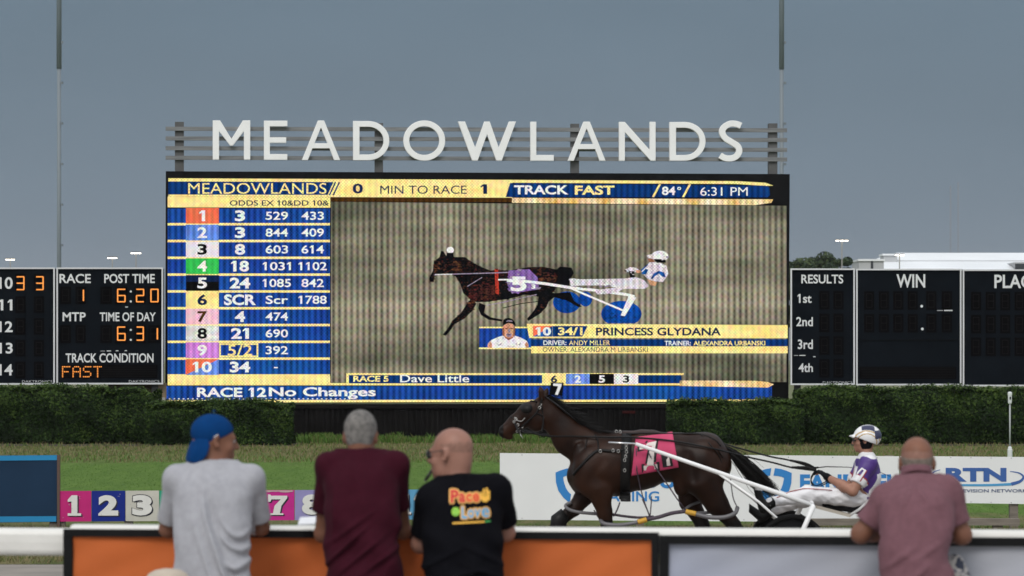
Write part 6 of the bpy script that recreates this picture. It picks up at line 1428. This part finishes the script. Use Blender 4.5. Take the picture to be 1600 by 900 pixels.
hair_strands('forelock', list(rng.uniform(.4, 1.5, 50)), fore, 5, .005, m_hair_k, horse)
tp0 = smooth_path([(1126, 697), (1141, 706), (1160, 722), (1182, 744), (1200, 760), (1214, 772)], 5)
def tail(i, rt):
    a, b, c = rng.normal(0, 1), rng.normal(0, 1), rng.uniform(.55, 1.05); o = []
    n = max(6, int(len(tp0)*c))
    for k in range(n):
        q = k/(len(tp0)-1); w = (1.1+6.8*min(1, q*1.7)*(1-.30*q)); x, y = tp0[min(k, len(tp0)-1)]
        droop = 9*max(0, q-.3)*max(0, a)
        o.append(hp(x+a*w*-.55+rng.normal(0, .25), y+a*w*.62+droop+rng.normal(0, .25), b*.035*min(1, q*2)))
    return o
hair_strands('tail', range(520), tail, 0, .006, m_hair_k, horse)
# ---- tack worn by the horse
m_lea = mat('black_harness_leather', (0.007, 0.0065, 0.0065), 0.5, spec=0.2); m_met = mat('buckle_metal', (0.45, 0.44, 0.42), 0.3, metal=0.9); m_hob = mat('grey_hobble_hose', (0.12, 0.115, 0.12), 0.45); m_hoy = mat('yellow_tape', (0.55, 0.30, 0.03), 0.6); m_hbr = mat('dark_braid', (0.05, 0.035, 0.05), 0.7, var=.5, scale=40)
def strap(mb, pts, r=.009, mi=0, off=.006, n=5, sm=True, flat=None):
    pp = smooth_path([tuple(lay(x, y, off)) for x, y in pts], 4) if sm else [lay(*p, off) for p in pts]
    mb.tube(pp, r, n, mi)
br = MB()
strap(br, [(847, 622), (843, 634), (838, 645), (826, 657), (813, 668)], .010); strap(br, [(829, 626), (838, 628), (846, 633)], .009); strap(br, [(846, 634), (849, 655), (846, 674)], .009)
strap(br, [(799, 651), (805, 662), (811, 676)], .011); strap(br, [(838, 645), (848, 650)], .008); strap(br, [(812, 668), (820, 675), (845, 675)], .007)
bridle = br.build('bridle', m_lea, horse, True)
mb = MB()
for x, y, r in ((806, 655, .014), (809, 664, .013), (812, 671, .016), (808, 674, .011), (843, 637, .013), (816, 667, .010), (803, 659, .010), (845, 632, .009)):
    c = lay(x, y, .012); mb.tube([c+Vector((r*math.cos(a), 0, r*math.sin(a))) for a in np.linspace(0, 2*PI, 11)], .004, 5)
strap(mb, [(812, 672), (813, 678), (817, 684)], .005, 0, .012); strap(mb, [(804, 652), (809, 657), (815, 658), (820, 653)], .005, 0, .012)
mb.build('bit_ring', m_met, bridle, True)
mb = MB(); ctr = (822.5, 637.5); n_ = 18
rim = [lay(ctr[0]+9.5*math.cos(a), ctr[1]+8*math.sin(a), .012) for a in np.linspace(0, 2*PI, n_, endpoint=False)]; dome = [lay(ctr[0]+5.5*math.cos(a), ctr[1]+4.6*math.sin(a), .040) for a in np.linspace(0, 2*PI, n_, endpoint=False)]
mb.add(rim+dome, [(k, (k+1) % n_, n_+(k+1) % n_, n_+k) for k in range(n_)]+[tuple(range(n_, 2*n_))]); mb.build('blinker', m_lea, bridle, True)
mb = MB()
strap(mb, [(852, 620), (866, 629), (884, 644), (905, 661), (930, 671), (956, 676)], .008)
strap(mb, [(975, 703), (955, 705), (935, 704), (921, 714), (905, 731), (896, 742)], .016); strap(mb, [(935, 703), (934, 690), (930, 679)], .008); strap(mb, [(921, 714), (915, 700), (918, 684)], .005); strap(mb, [(978, 678), (1010, 677), (1052, 678), (1090, 678), (1115, 686), (1126, 697)], .010)
strap(mb, [(1095, 679), (1110, 695), (1125, 715), (1133, 745)], .006); strap(mb, [(1113, 686), (1124, 706), (1130, 716)], .006)
harness = mb.build('harness', m_lea, horse, True)
# broad girth band laid round the body
mb = MB(); ys = np.linspace(677, 782, 26); L_ = [lay(971.5-.03*(y-677), y, .014) for y in ys]; R_ = [lay(987-.03*(y-677), y, .014) for y in ys]
far = [Vector((p.x, 2*YH_-p.y, p.z)) for p in L_], [Vector((p.x, 2*YH_-p.y, p.z)) for p in R_]
A_ = list(reversed(far[0]))+L_; B_ = list(reversed(far[1]))+R_; ins_ = lambda p: Vector((p.x, YH_+(p.y-YH_)*.94, p.z-(.004 if p.z > 1.2 else -.01)))
n_ = len(A_); mb.add(A_+B_+[ins_(p) for p in A_]+[ins_(p) for p in B_], [(k, k+1, n_+k+1, n_+k) for k in range(n_-1)]+[(3*n_+k, 3*n_+k+1, 2*n_+k+1, 2*n_+k) for k in range(n_-1)]+[(2*n_+k, 2*n_+k+1, k+1, k) for k in range(n_-1)]+[(n_+k, n_+k+1, 3*n_+k+1, 3*n_+k) for k in range(n_-1)])
mb.build('girth', m_lea, horse, True)
mb = MB()
for x, y in ((978.5, 694), (978.5, 700), (979, 706), (977.5, 713), (976, 719), (976, 735), (938, 705), (958, 704), (966, 705), (963, 674.5), (969, 675)):
    c = lay(x, y, .024); r = .016; mb.tube([c+Vector((r*math.cos(a)*.8, 0, r*math.sin(a))) for a in np.linspace(0, 2*PI, 9)], .0045, 5)
mb.build('buckle', m_met, harness, True)
# saddle cloth over both sides
m_pink = mat('pink_cloth', (0.47, 0.042, 0.115), 0.8, var=.06, scale=9, bump=.15, bscale=60); m_clw = mat('cloth_white', (0.66, 0.60, 0.56), 0.8); m_clk = mat('cloth_black', (0.012, 0.010, 0.012), 0.8)
q00, q10, q11, q01 = np.array((993.3, 683)), np.array((1051, 676.5)), np.array((1060.4, 730)), np.array((986.7, 743.3))
def cl(u, v): return q00*(1-u)*(1-v)+q10*u*(1-v)+q11*u*v+q01*(1-u)*v
nu, nv_ = 22, 20; G = [[lay(*cl(i/nu, j/nv_), .022+.006*math.sin(i*.8+j*.35)*(j/nv_)) for i in range(nu+1)] for j in range(nv_+1)]
rows_ = [[Vector((p.x, 2*YH_-p.y, p.z)) for p in r] for r in reversed(G)]+[[Vector((p.x, YH_, p.z+.012)) for p in G[0]]]+G
V = [p for r in rows_ for p in r]; w_ = nu+1; Fq = [(j*w_+i, j*w_+i+1, (j+1)*w_+i+1, (j+1)*w_+i) for j in range(len(rows_)-1) for i in range(nu)]
ncl = len(V); V2 = [Vector((p.x, YH_+(p.y-YH_)*.975, p.z-.003)) for p in V]
edge_ = [(i, i+1) for i in range(nu)]+[((len(rows_)-1)*w_+i+1, (len(rows_)-1)*w_+i) for i in range(nu)]+[((j+1)*w_, j*w_) for j in range(len(rows_)-1)]+[(j*w_+nu, (j+1)*w_+nu) for j in range(len(rows_)-1)]
cloth = link_mesh('saddle_cloth', V+V2, Fq+[tuple(ncl+k for k in reversed(f_)) for f_ in Fq]+[(b, a, ncl+a, ncl+b) for a, b in edge_], m_pink, horse, None, True)
ctree = BVHTree.FromPolygons([tuple(v) for v in V], Fq)
z4 = lambda x, y: (900+x*.22222, 640+y*.22222)
def cpoly(mb, pts, mi, off):
    """printed shape cut in narrow slices so that it follows the cloth"""
    ys_ = sorted(set([p[1] for p in pts])); n = len(pts)
    cuts = sorted(set(list(np.linspace(min(ys_), max(ys_), 14))+ys_))
    for a, b in zip(cuts[:-1], cuts[1:]):
        if b-a < .01: continue
        def span(y):
            xs = []
            for k in range(n):
                (xa, ya), (xb, yb) = pts[k], pts[(k+1) % n]
                if (ya-y)*(yb-y) <= 0 and abs(yb-ya) > 1e-9: xs.append(xa+(xb-xa)*(y-ya)/(yb-ya))
            return sorted(xs)
        sa, sb = span(a+(b-a)*.001), span(b-(b-a)*.001)
        for k in range(0, min(len(sa), len(sb))-1, 2):
            mb.poly([lay(*z4(x, y), off, ctree) for x, y in ((sa[k], a), (sa[k+1], a), (sb[k+1], b), (sb[k], b))], mi)
mb = MB()
W7 = [(446, 258), (492, 250), (503, 234), (566, 220), (550, 300), (545, 388), (570, 383), (574, 416), (478, 428), (475, 396), (498, 391), (520, 268), (446, 281)]
K7 = [(432, 244), (484, 236), (492, 220), (582, 204), (568, 300), (562, 370), (586, 366), (590, 428), (464, 443), (460, 384), (486, 380), (504, 284), (432, 296)]
cpoly(mb, K7, 1, .004); cpoly(mb, W7, 0, .008); cpoly(mb, [(594, 296), (668, 310), (684, 398), (612, 408)], 1, .004); cpoly(mb, [(630, 316), (652, 318), (664, 392), (640, 396)], 0, .008)
mb.build('cloth_number', [m_clw, m_clk], cloth)
m_bal0 = mat('matt_black_plate', (0.004, 0.004, 0.005), .8, spec=.05)
# number plate on the head
mb = MB(); pc = [(860.5, 597.3), (880.7, 598), (878.4, 618.4), (858, 617)]; f = [Vector(hp(x, y, -.055)) for x, y in pc]; b = [Vector(hp(x, y, -.045)) for x, y in pc]
mb.add(f+b, [(0,1,2,3), (7,6,5,4), (0,4,5,1), (1,5,6,2), (2,6,7,3), (3,7,4,0)]); mb.tube([hp(852, 622, -.03), hp(860, 616, -.047)], .008, 6)
pl_ = mb.build('head_number', m_bal0, horse)
mb = MB(); mb.poly([Vector(hp(x, y, -.0575)) for x, y in ((864.5, 599), (877.5, 599.5), (877, 603), (871.5, 617), (867, 616.5), (872, 603.5), (864, 602.5))]); mb.build('figure', m_let, pl_)
# hobbles
mb = MB()
def hose(pts, r, mi): mb.tube(smooth_path([tuple(hp(*p)) for p in pts], 6), r, 8, mi)
hose([(893, 785, .05), (884, 790, .06), (889, 796, .0), (905, 800, -.05), (935, 803, -.02)], .017, 0)
hose([(938, 808, -.06), (940, 815, -.20), (952, 818, -.24), (972, 818, -.24), (995, 814, -.24)], .021, 0); hose([(995, 814, -.24), (1009, 810, -.24)], .026, 1)
hose([(1009, 810, -.24), (1028, 806, -.25), (1048, 800, -.25), (1070, 797, -.25)], .019, 2); hose([(1069, 797.5, -.25), (1085, 801, -.25)], .026, 1)
hose([(1084, 801, -.25), (1105, 806, -.27), (1128, 806, -.30), (1145, 800, -.29), (1150, 792, -.20)], .022, 0); hose([(1084, 800, -.25), (1105, 800, -.12), (1122, 799, .02)], .016, 0)
hose([(1066, 797, -.20), (1078, 790, -.02), (1094, 784, .10), (1096, 777, .2)], .015, 0); hose([(952, 802, -.1), (975, 806, -.08), (1000, 808, -.1), (1020, 806, -.15)], .013, 2)
hose([(958, 806, -.12), (963, 797, -.13), (968, 784, -.13)], .008, 2); hose([(1003, 779, -.12), (1010, 795, -.18), (1014, 806, -.24)], .007, 2); hose([(1017, 775, -.12), (1016, 790, -.18), (1014, 806, -.24)], .006, 2)
hose([(928, 797, -.05), (936, 810, -.12), (942, 816, -.16)], .006, 2); hose([(1139, 745, -.2), (1143, 775, -.22), (1149, 790, -.22)], .006, 0)
mb.tube([lay(1013, 707, .035), lay(1026, 733, .035), lay(1042, 757, .02), hp(1056, 778, -.28), hp(1071, 797, -.25)], .007, 6, 2); mb.tube([lay(994, 700, .035), lay(995, 735, .035), lay(1000, 760, .02), hp(1004, 778, -.2), hp(1013, 804, -.24)], .006, 6, 2)
mb.build('hobble', [m_hob, m_hoy, m_hbr], horse, True)
mb = MB(); pp = [hp(884, 803, .12), hp(872, 814, .12), hp(871, 824, .12), hp(875, 834, .12)]; mb.tube(pp, [.066, .082, .078, .062], 14); mb.build('knee_boot', m_lea, horse, True)

# ---- sulky
m_swh = mat('sulky_white', (0.74, 0.74, 0.73), 0.35, var=.03, scale=6); m_chr = mat('chrome', (0.6, 0.6, 0.6), 0.2, metal=1.0); m_tyre = mat('black_tyre', (0.006, 0.006, 0.006), 0.8, spec=.1); m_disc = mat('black_wheel_disc', (0.007, 0.007, 0.008), 0.5, spec=.12); m_beige = mat('beige_shaft_sleeve', (0.42, 0.38, 0.32), 0.5); m_pad = mat('black_seat_pad', (0.008, 0.008, 0.009), 0.6, spec=.12, bump=.2, bscale=60)
sulky = thing('sulky', 'white two wheeled racing sulky behind the bay horse', 'sulky', (P(1230, 900, YH_).x, YH_, zt_))
for q in (-1, 1):
    mb = MB(); mb.tube([hp(991, 692, q*.37), hp(1115, 735, q*.40), hp(1200, 764, q*.43), hp(1262, 786, q*.45)], [.018, .022, .023, .024], 12); mb.tube([hp(949, 690, q*.36), hp(991.5, 692, q*.37)], .010, 8, 1); mb.build('shaft', [m_swh, m_chr], sulky, True)
    mb = MB(); mb.tube([hp(1115, 735, q*.40), hp(1180, 781, q*.47), hp(1239, 834, q*.50)], .013, 10); mb.build('stay', m_swh, sulky, True)
    wc = hp(1231, 854, q*.56)
    mb = MB(); mb.tube([hp(1262, 786, q*.45), hp(1262, 787, q*.52), hp(1245, 826, q*.52), wc+np.array([0, -q*.055, 0])], [.024, .026, .024, .018], 10); mb.tube([hp(1262, 786, q*.50), hp(1262, 787, q*.62), hp(1245, 826, q*.62), wc+np.array([0, q*.055, 0])], [.024, .026, .025, .018], 10); mb.build('fork', m_swh, sulky, True)
    mb = MB(); mb.lathe(wc, [(.30, -.012), (.12, -.028), (.05, -.045), (.05, .045), (.12, .028), (.30, .012)], 40, 0, 'Y'); wh = mb.build('wheel', m_disc, sulky, True)
    mb = MB(); nn = 48; mn = 12; vs = []; fs = []
    for i in range(nn):
        a = 2*PI*i/nn
        for j in range(mn):
            b_ = 2*PI*j/mn; rr = .325+.030*math.cos(b_); vs.append(wc+np.array([rr*math.cos(a), .027*math.sin(b_), rr*math.sin(a)]))
    for i in range(nn):
        for j in range(mn): fs.append((i*mn+j, i*mn+(j+1) % mn, ((i+1) % nn)*mn+(j+1) % mn, ((i+1) % nn)*mn+j))
    mb.add(vs, fs); mb.build('tyre', m_tyre, wh, True)
    mb = MB(); mb.tube([wc+np.array([0, -.07, 0]), wc+np.array([0, .07, 0])], .014, 10); mb.build('axle_nut', m_chr, wh, True)
    mb = MB(); mb.tube([hp(1176, 757, q*.42), hp(1177, 762, q*.36), hp(1187, 764, q*.30)], .010, 8); mb.build('foot_rest', m_swh, sulky, True)
    mb = MB(); mb.bar(hp(1266, 789, q*.15), hp(1327, 805, q*.12), .03, .032); mb.build('seat_rail', m_beige, sulky)
    mb = MB(); mb.tube([hp(1325, 805, q*.12), hp(1340, 795, q*.13), hp(1358, 778, q*.14)], .014, 10); mb.build('seat_strut', m_swh, sulky, True)
mb = MB(); mb.tube(smooth_path([tuple(hp(1262, 786, -.45)), tuple(hp(1265, 784, -.2)), tuple(hp(1266, 784, .2)), tuple(hp(1262, 786, .45))], 5), .024, 12); mb.build('arch', m_swh, sulky, True)
s = Sdf(hp(1275, 815, -.32)-.02, hp(1372, 760, .32)+.02, .009); s.cap(hp(1292, 788.5, 0), hp(1339, 793, 0), .046, .056, .02, ((0, 1, 0), 4.6)); s.cap(hp(1339, 793, 0), hp(1354, 786, 0), .055, .034, .03, ((0, 1, 0), 5)); organic('seat', s, [m_pad], sulky)

# ---- driver
m_pur = mat('purple_silk', (0.055, 0.018, 0.17), 0.5, var=.08, scale=9, bump=.1, bscale=40); m_wsl = mat('white_silk', (0.68, 0.67, 0.68), 0.55, var=.04, scale=8, bump=.12, bscale=40); m_red = mat('red_trim', (0.30, 0.02, 0.02), 0.6); m_glv = mat('black_glove', (0.006, 0.006, 0.007), 0.7, spec=.08); m_boot = mat('black_boot', (0.007, 0.007, 0.007), 0.5, spec=.15); m_gold = mat('gold_stripe', (0.42, 0.27, 0.10), 0.4); m_nvy = mat('navy_paint', (0.025, 0.028, 0.075), 0.3); m_hel = mat('white_helmet', (0.72, 0.72, 0.72), 0.25); m_bal = mat('black_hood', (0.005, 0.005, 0.006), 0.8, spec=.08)
drv = thing('person', 'harness driver in purple and white silks and helmet, holding reins, seated in the sulky', 'person', (P(1340, 900, YH_).x, YH_, hp(0, 790)[2]))
hc = hp(1349.5, 687); R = rot(-90, -4, 0); L = lambda x, y, z: hc+(R @ np.array([x, y, z]))
s = Sdf(hp(1165, 830, -.5), hp(1392, 655, .5)+.01, .0085)
head_vol(s, hc, R, 1.0); s.cap(L(0, -.02, -.05), hp(1354, 716), .056, .064, .03)
s.cap(hp(1354, 728), hp(1346, 766), .10, .11, .05, ((0, 1, 0), 1.5)); s.ell(hp(1342, 772), (.12, .17, .10), None, .04)
J = {}
for q in (-1, 1):
    sh_ = hp(1354, 724, q*.19); el_ = hp(1328, 766, q*.27) if q < 0 else hp(1331, 764, q*.25); wr = hp(1293, 746, q*.10) if q < 0 else hp(1296, 748, q*.08); J[q] = (sh_, el_, wr)
    s.chain([sh_, el_], [.064, .050], .03); s.chain([el_, el_*.65+wr*.35, wr], [.050, .050, .034], .02); s.cap(sh_, hp(1354, 722), .07, .08, .05)
    d = hp(1270, 729, q*.06)-wr; hand_vol(s, wr, d, (-.45, 0, .9), -q, 1.0, .9)
    kn = hp(1258, 771, q*.17) if q < 0 else hp(1256, 781, q*.17); an = hp(1199, 784, q*.30) if q < 0 else hp(1207, 801, q*.30)
    s.chain([hp(1335, 777, q*.10), kn, an], [.085, .060, .038], .04); J['l%d' % q] = (kn, an)
def dm(C):
    l = (C-hc) @ np.array(R); mi = np.zeros(len(C), int); mi[(np.abs(l[:, 0]) < .022) & (l[:, 1] > .094) & (np.abs(l[:, 2]+.065) < .011)] = 1; return mi
organic('body', s, [m_skin, m_lip], drv, dm)
for q in (-1, 1):
    ec = L(q*.030, .083, 0); e_ = Sdf(ec-.02, ec+.02, .004); e_.ell(ec, (.0125,)*3, None, .003); organic('eye', e_, [m_eye], drv, None, 0)
# silks
s = Sdf(hp(1290, 800, -.45), hp(1392, 695, .45)+.01, .0085)
s.cap(hp(1354, 730), hp(1349, 768), .118, .120, .05, ((0, 1, 0), 1.5)); s.ell(hp(1357, 745), (.125, .2, .15), None, .05); s.cap(hp(1354, 722), hp(1354, 711), .075, .066, .03)
for q in (-1, 1):
    sh_, el_, wr = J[q]; s.chain([sh_, sh_+(el_-sh_)*.8], [.082, .074], .04); s.cap(sh_, hp(1354, 722), .085, .09, .05)
s.disp(lambda X, Y, Z: .004*np.sin(X*38+Z*25+np.sin(Z*14))*np.sin(Z*30-X*20+Y*12))
for q in (-1, 1):
    sh_, el_, wr = J[q]; n = (el_-sh_)/np.linalg.norm(el_-sh_); c = sh_+(el_-sh_)*.74; w = s.win(c-.13, c+.13); slc, X, Yy, Z = w
    d = (X-c[0])*n[0]+(Yy-c[1])*n[1]+(Z-c[2])*n[2]; s.D[slc] = np.where((Yy-YH_)*q > .155, np.maximum(s.D[slc], d), s.D[slc])
s.cap(hp(1354, 700), hp(1354, 712), .061, .060, .006, op='cut'); s.clip(hp(1344, 783), (-.3, 0, -1))
def sm_(C):
    mi = np.zeros(len(C), int); px = 800+C[:, 0]*F/YH_; py = YH-(C[:, 2]-H)*F/YH_
    mi[(py > 746-.30*(px-1350)) & (np.abs(C[:, 1]-YH_) < .17)] = 1; mi[(px < 1336) & (np.abs(C[:, 1]-YH_) < .17)] = 1; mi[py < 716] = 1
    for q in (-1, 1):
        sh_, el_, wr = J[q]; n = (el_-sh_)/np.linalg.norm(el_-sh_); tt = (C-sh_) @ n/np.linalg.norm(el_-sh_); arm = np.linalg.norm((C-sh_)-((C-sh_) @ n)[:, None]*n, axis=1) < .11
        on = arm & ((C[:, 1]-YH_)*q > .15); mi[on & (tt > .49)] = 2; mi[on & (tt > .535)] = 1; mi[on & (tt < .49) & (tt > -.1)] = 0
    mi[(py > 776)] = 0
    return mi
jk = organic('jacket', s, [m_pur, m_wsl, m_red], drv, sm_)
jt = o_data[jk.name]; zz6 = lambda x, y: (1160+x*.2222, 640+y*.2222)
MW = [(778, 470), (797, 402), (815, 397), (815, 440), (845, 410), (872, 425), (822, 500), (806, 492), (836, 444), (800, 480), (792, 474), (800, 425), (788, 475)]
def tri_decal(pts_list, mi, lift): return [([zz6(*p) for p in pl_], mi, lift) for pl_ in pts_list]
mst = [[(776,472),(790,476),(812,402),(796,398)], [(796,398),(814,398),(812,452),(802,462)], [(802,462),(812,452),(850,410),(838,408),(806,440)], [(838,408),(872,426),(860,434),(842,420)], [(858,424),(872,428),(824,502),(808,494)]]
ol = [[(x+(4 if k % 2 else -4), y+3) for k, (x, y) in enumerate(p)] for p in mst]
decal('sleeve_letter', tri_decal(mst, 0, .004)+tri_decal([[(766,478),(776,474),(796,398),(788,398)], [(824,504),(832,506),(878,430),(872,426)]], 1, .002), jt, [m_wsl, m_red], jk)
# breeches
s = Sdf(hp(1185, 830, -.5), hp(1362, 740, .5), .0085); s.ell(hp(1341, 774), (.135, .185, .105), None, .04)
for q in (-1, 1):
    kn, an = J['l%d' % q]; s.chain([hp(1335, 777, q*.10), kn, an], [.098, .078, .052], .05)
s.disp(lambda X, Y, Z: .0045*np.sin(X*24+Z*60+Y*9+1.2*np.sin(X*11))*np.sin(X*9-Z*22)+.0055*(np.abs(np.sin(X*16-Z*34+Y*5+np.sin(Z*19+X*5)))-.5)+.004*(np.abs(np.sin(X*31+Z*52+np.sin(X*12)*1.5))-.5))
s.clip(hp(1350, 755), (.25, 0, 1))
bree = organic('breeches', s, [m_wsl], drv)
bt = bvh(*o_data[bree.name]); mb = MB(); mb.tube([lay(x, y, .010, bt) for x, y in ((1195, 781), (1215, 777), (1235, 768), (1255, 763.5), (1275, 764), (1300, 766))], .0045, 5); mb.build('piping', m_red, bree, True)
for q in (-1, 1):
    kn, an = J['l%d' % q]; s = Sdf(an-.22, an+.22, .008); tip = hp(1180, 765, q*.30) if q < 0 else hp(1172, 794, q*.30); heel = hp(1189, 793, q*.30) if q < 0 else hp(1194, 811, q*.30)
    s.cap(an+(kn-an)*.06, heel*.6+an*.4, .055, .050, .03); s.cap(heel, tip, .048, .036, .03, ((0, 1, 0), 1.1)); organic('boot', s, [m_boot], drv)
    sh_, el_, wr = J[q]; s = Sdf(wr-.26, wr+.26, .0065); d = hp(1270, 729, q*.06)-wr; s.cap(wr-d*.14, wr+d*.1, .040, .038, .01); hand_vol(s, wr, d, (-.45, 0, .9), -q, 1.16, .9)
    organic('glove', s, [m_glv], drv)
# helmet, hood, glasses
s = Sdf(hc-.27, hc+.27, .0065); s.ell(L(0, -.040, .030), np.array([.112, .142, .118]), R, .02); s.clip(L(0, .02, .004), R @ np.array([0, .45, -1.0])); s.clip(L(0, 0, -.09), R @ np.array([0, -.1, -1.0])); s.ell(L(0, -.03, .01), np.array([.088, .118, .096]), R, .01, 'cut'); s.ell(L(0, .05, -.06), np.array([.12, .085, .07]), R, .02, 'cut')
s.cap(L(-.06, .105, .035), L(.06, .105, .035), .010, .010, .02); s.cap(L(-.05, .115, .042), L(.05, .115, .042), .008, .008, .02); s.cap(L(0, .09, .048), L(0, .118, .046), .035, .030, .02, (tuple(R @ np.array([0, 0, 1])), .25)); 
def hel(C):
    l = (C-hc) @ np.array(R); mi = np.zeros(len(C), int); lz, ly = l[:, 2], l[:, 1]; a = lz-.35*(ly+.04)*-1
    band = lz+.55*ly*0
    e_ = (lz-(.035+.0*ly)); r_ = np.hypot((ly+.02)/1.15, lz+.03)
    mi[(r_ > .112) & (r_ < .124) & (np.abs(l[:, 0]) > .04)] = 1; mi[(r_ >= .084) & (r_ < .094) & (np.abs(l[:, 0]) > .04)] = 1
    mi[(r_ > .128) & (lz > .055) & (ly > -.11) & (ly < .02) & (np.abs(l[:, 0]) > .028)] = 2
    mi[(ly < -.105) & (lz > .0) & (lz < .085) & (np.abs(l[:, 0]) > .012)] = 2
    mi[(ly > .09)] = 0
    return mi
organic('helmet', s, [m_hel, m_gold, m_nvy], drv, hel)
s = Sdf(hc-.2, hc+.2, .0065); s.ell(L(0, -.014, .02), np.array([.081, .103, .090]), R, .02); s.ell(L(0, -.02, -.05), np.array([.074, .07, .075]), R, .03); s.ell(L(0, .05, -.06), np.array([.066, .062, .06]), R, .03); s.clip(L(0, .055, -.02), R @ np.array([0, 1, -.35])); s.clip(L(0, 0, -.105), R @ np.array([0, .35, -1])); s.ell(L(-.0, -.005, -.012), np.array([.2, .020, .030]), R, .006, 'cut'); organic('hood', s, [m_bal], drv)
mb = MB()
for q in (-1, 1): mb.tube([L(q*.082, -.01, .012), L(q*.080, .05, .010), L(q*.058, .10, .004)], .004, 6); mb.tube([L(q*.034+.027*math.cos(a), .112-.010*abs(math.cos(a)), .000+.018*math.sin(a)) for a in np.linspace(0, 2*PI, 15)], .004, 5)
mb.build('glasses', m_glf, drv)
# reins and whip, held in the hands
reins = thing('reins', 'black driving reins running from the bit along the horse to the gloved hands', 'reins', hp(1130, 700, 0))
for q in (-1, 1):
    hx, hy_ = (1274, 731) if q < 0 else (1276, 735)
    f = [lay(814, 672, .02), lay(832, 676, .03), lay(858, 680.5, .04), lay(900, 682, .03), lay(950, 683, .035), lay(990, 683.5, .05), lay(1052, 689, .04), lay(1115, 701, .04), Vector(hp(1160, 712, -.12)), Vector(hp(1205, 722 if q < 0 else 724, -.10)), Vector(hp(1236, 730, -.09)), Vector(hp(hx, hy_+4, -.07))]
    if q > 0: f = [Vector((p.x, 2*YH_-p.y, p.z+(.0 if i < 6 else .065*min(1, (i-5)/2)*(1 if i < 11 else .6)))) for i, p in enumerate(f)]
    mb = MB(); mb.tube(smooth_path([tuple(p) for p in f], 4), .009, 6); mb.tube(smooth_path([tuple(f[-2]), tuple(f[-2]*.4+f[-1]*.6+Vector((0, 0, .02))), tuple(f[-1])], 4), .014, 6)
    mb.tube(smooth_path([tuple(f[-1]), tuple(f[-1]+Vector((-.05, .02, -.10))), tuple(f[-1]+Vector((.0, .02, -.17))), tuple(f[-1]+Vector((.12, .02, -.12)))], 4), .006, 6); mb.build('rein', m_lea, reins, True)
whip = thing('whip', 'thin black whip pointing back over the arms of the driver', 'whip', hp(1330, 735, -.05)); mb = MB(); mb.tube([hp(1276, 731, .02), hp(1292, 729.5, .06), hp(1330, 731.5, .30), hp(1378, 738.5, .42), hp(1402, 748, .48)], [.006, .006, .0045, .0035, .0025], 6); mb.build('stick', m_lea, whip, True); mb = MB(); mb.tube([hp(1268, 732, .01), hp(1279, 730.5, .03)], .010, 8); mb.build('handle', m_glv, whip)
# ================================================================ damp evening air
m_hz = bpy.data.materials.new('haze_air'); m_hz.use_nodes = True; t = m_hz.node_tree; t.nodes.clear()
o = N('ShaderNodeOutputMaterial', t); v = N('ShaderNodeVolumePrincipled', t); v.inputs['Color'].default_value = (.93, .95, 1.0, 1); v.inputs['Density'].default_value = 0.00006
t.links.new(v.outputs[0], o.inputs['Volume'])
mb = MB(); mb.box((-2601, -301, -1.4), (2601, 5001, 150)); tag(mb.build('haze', m_hz), kind='stuff')
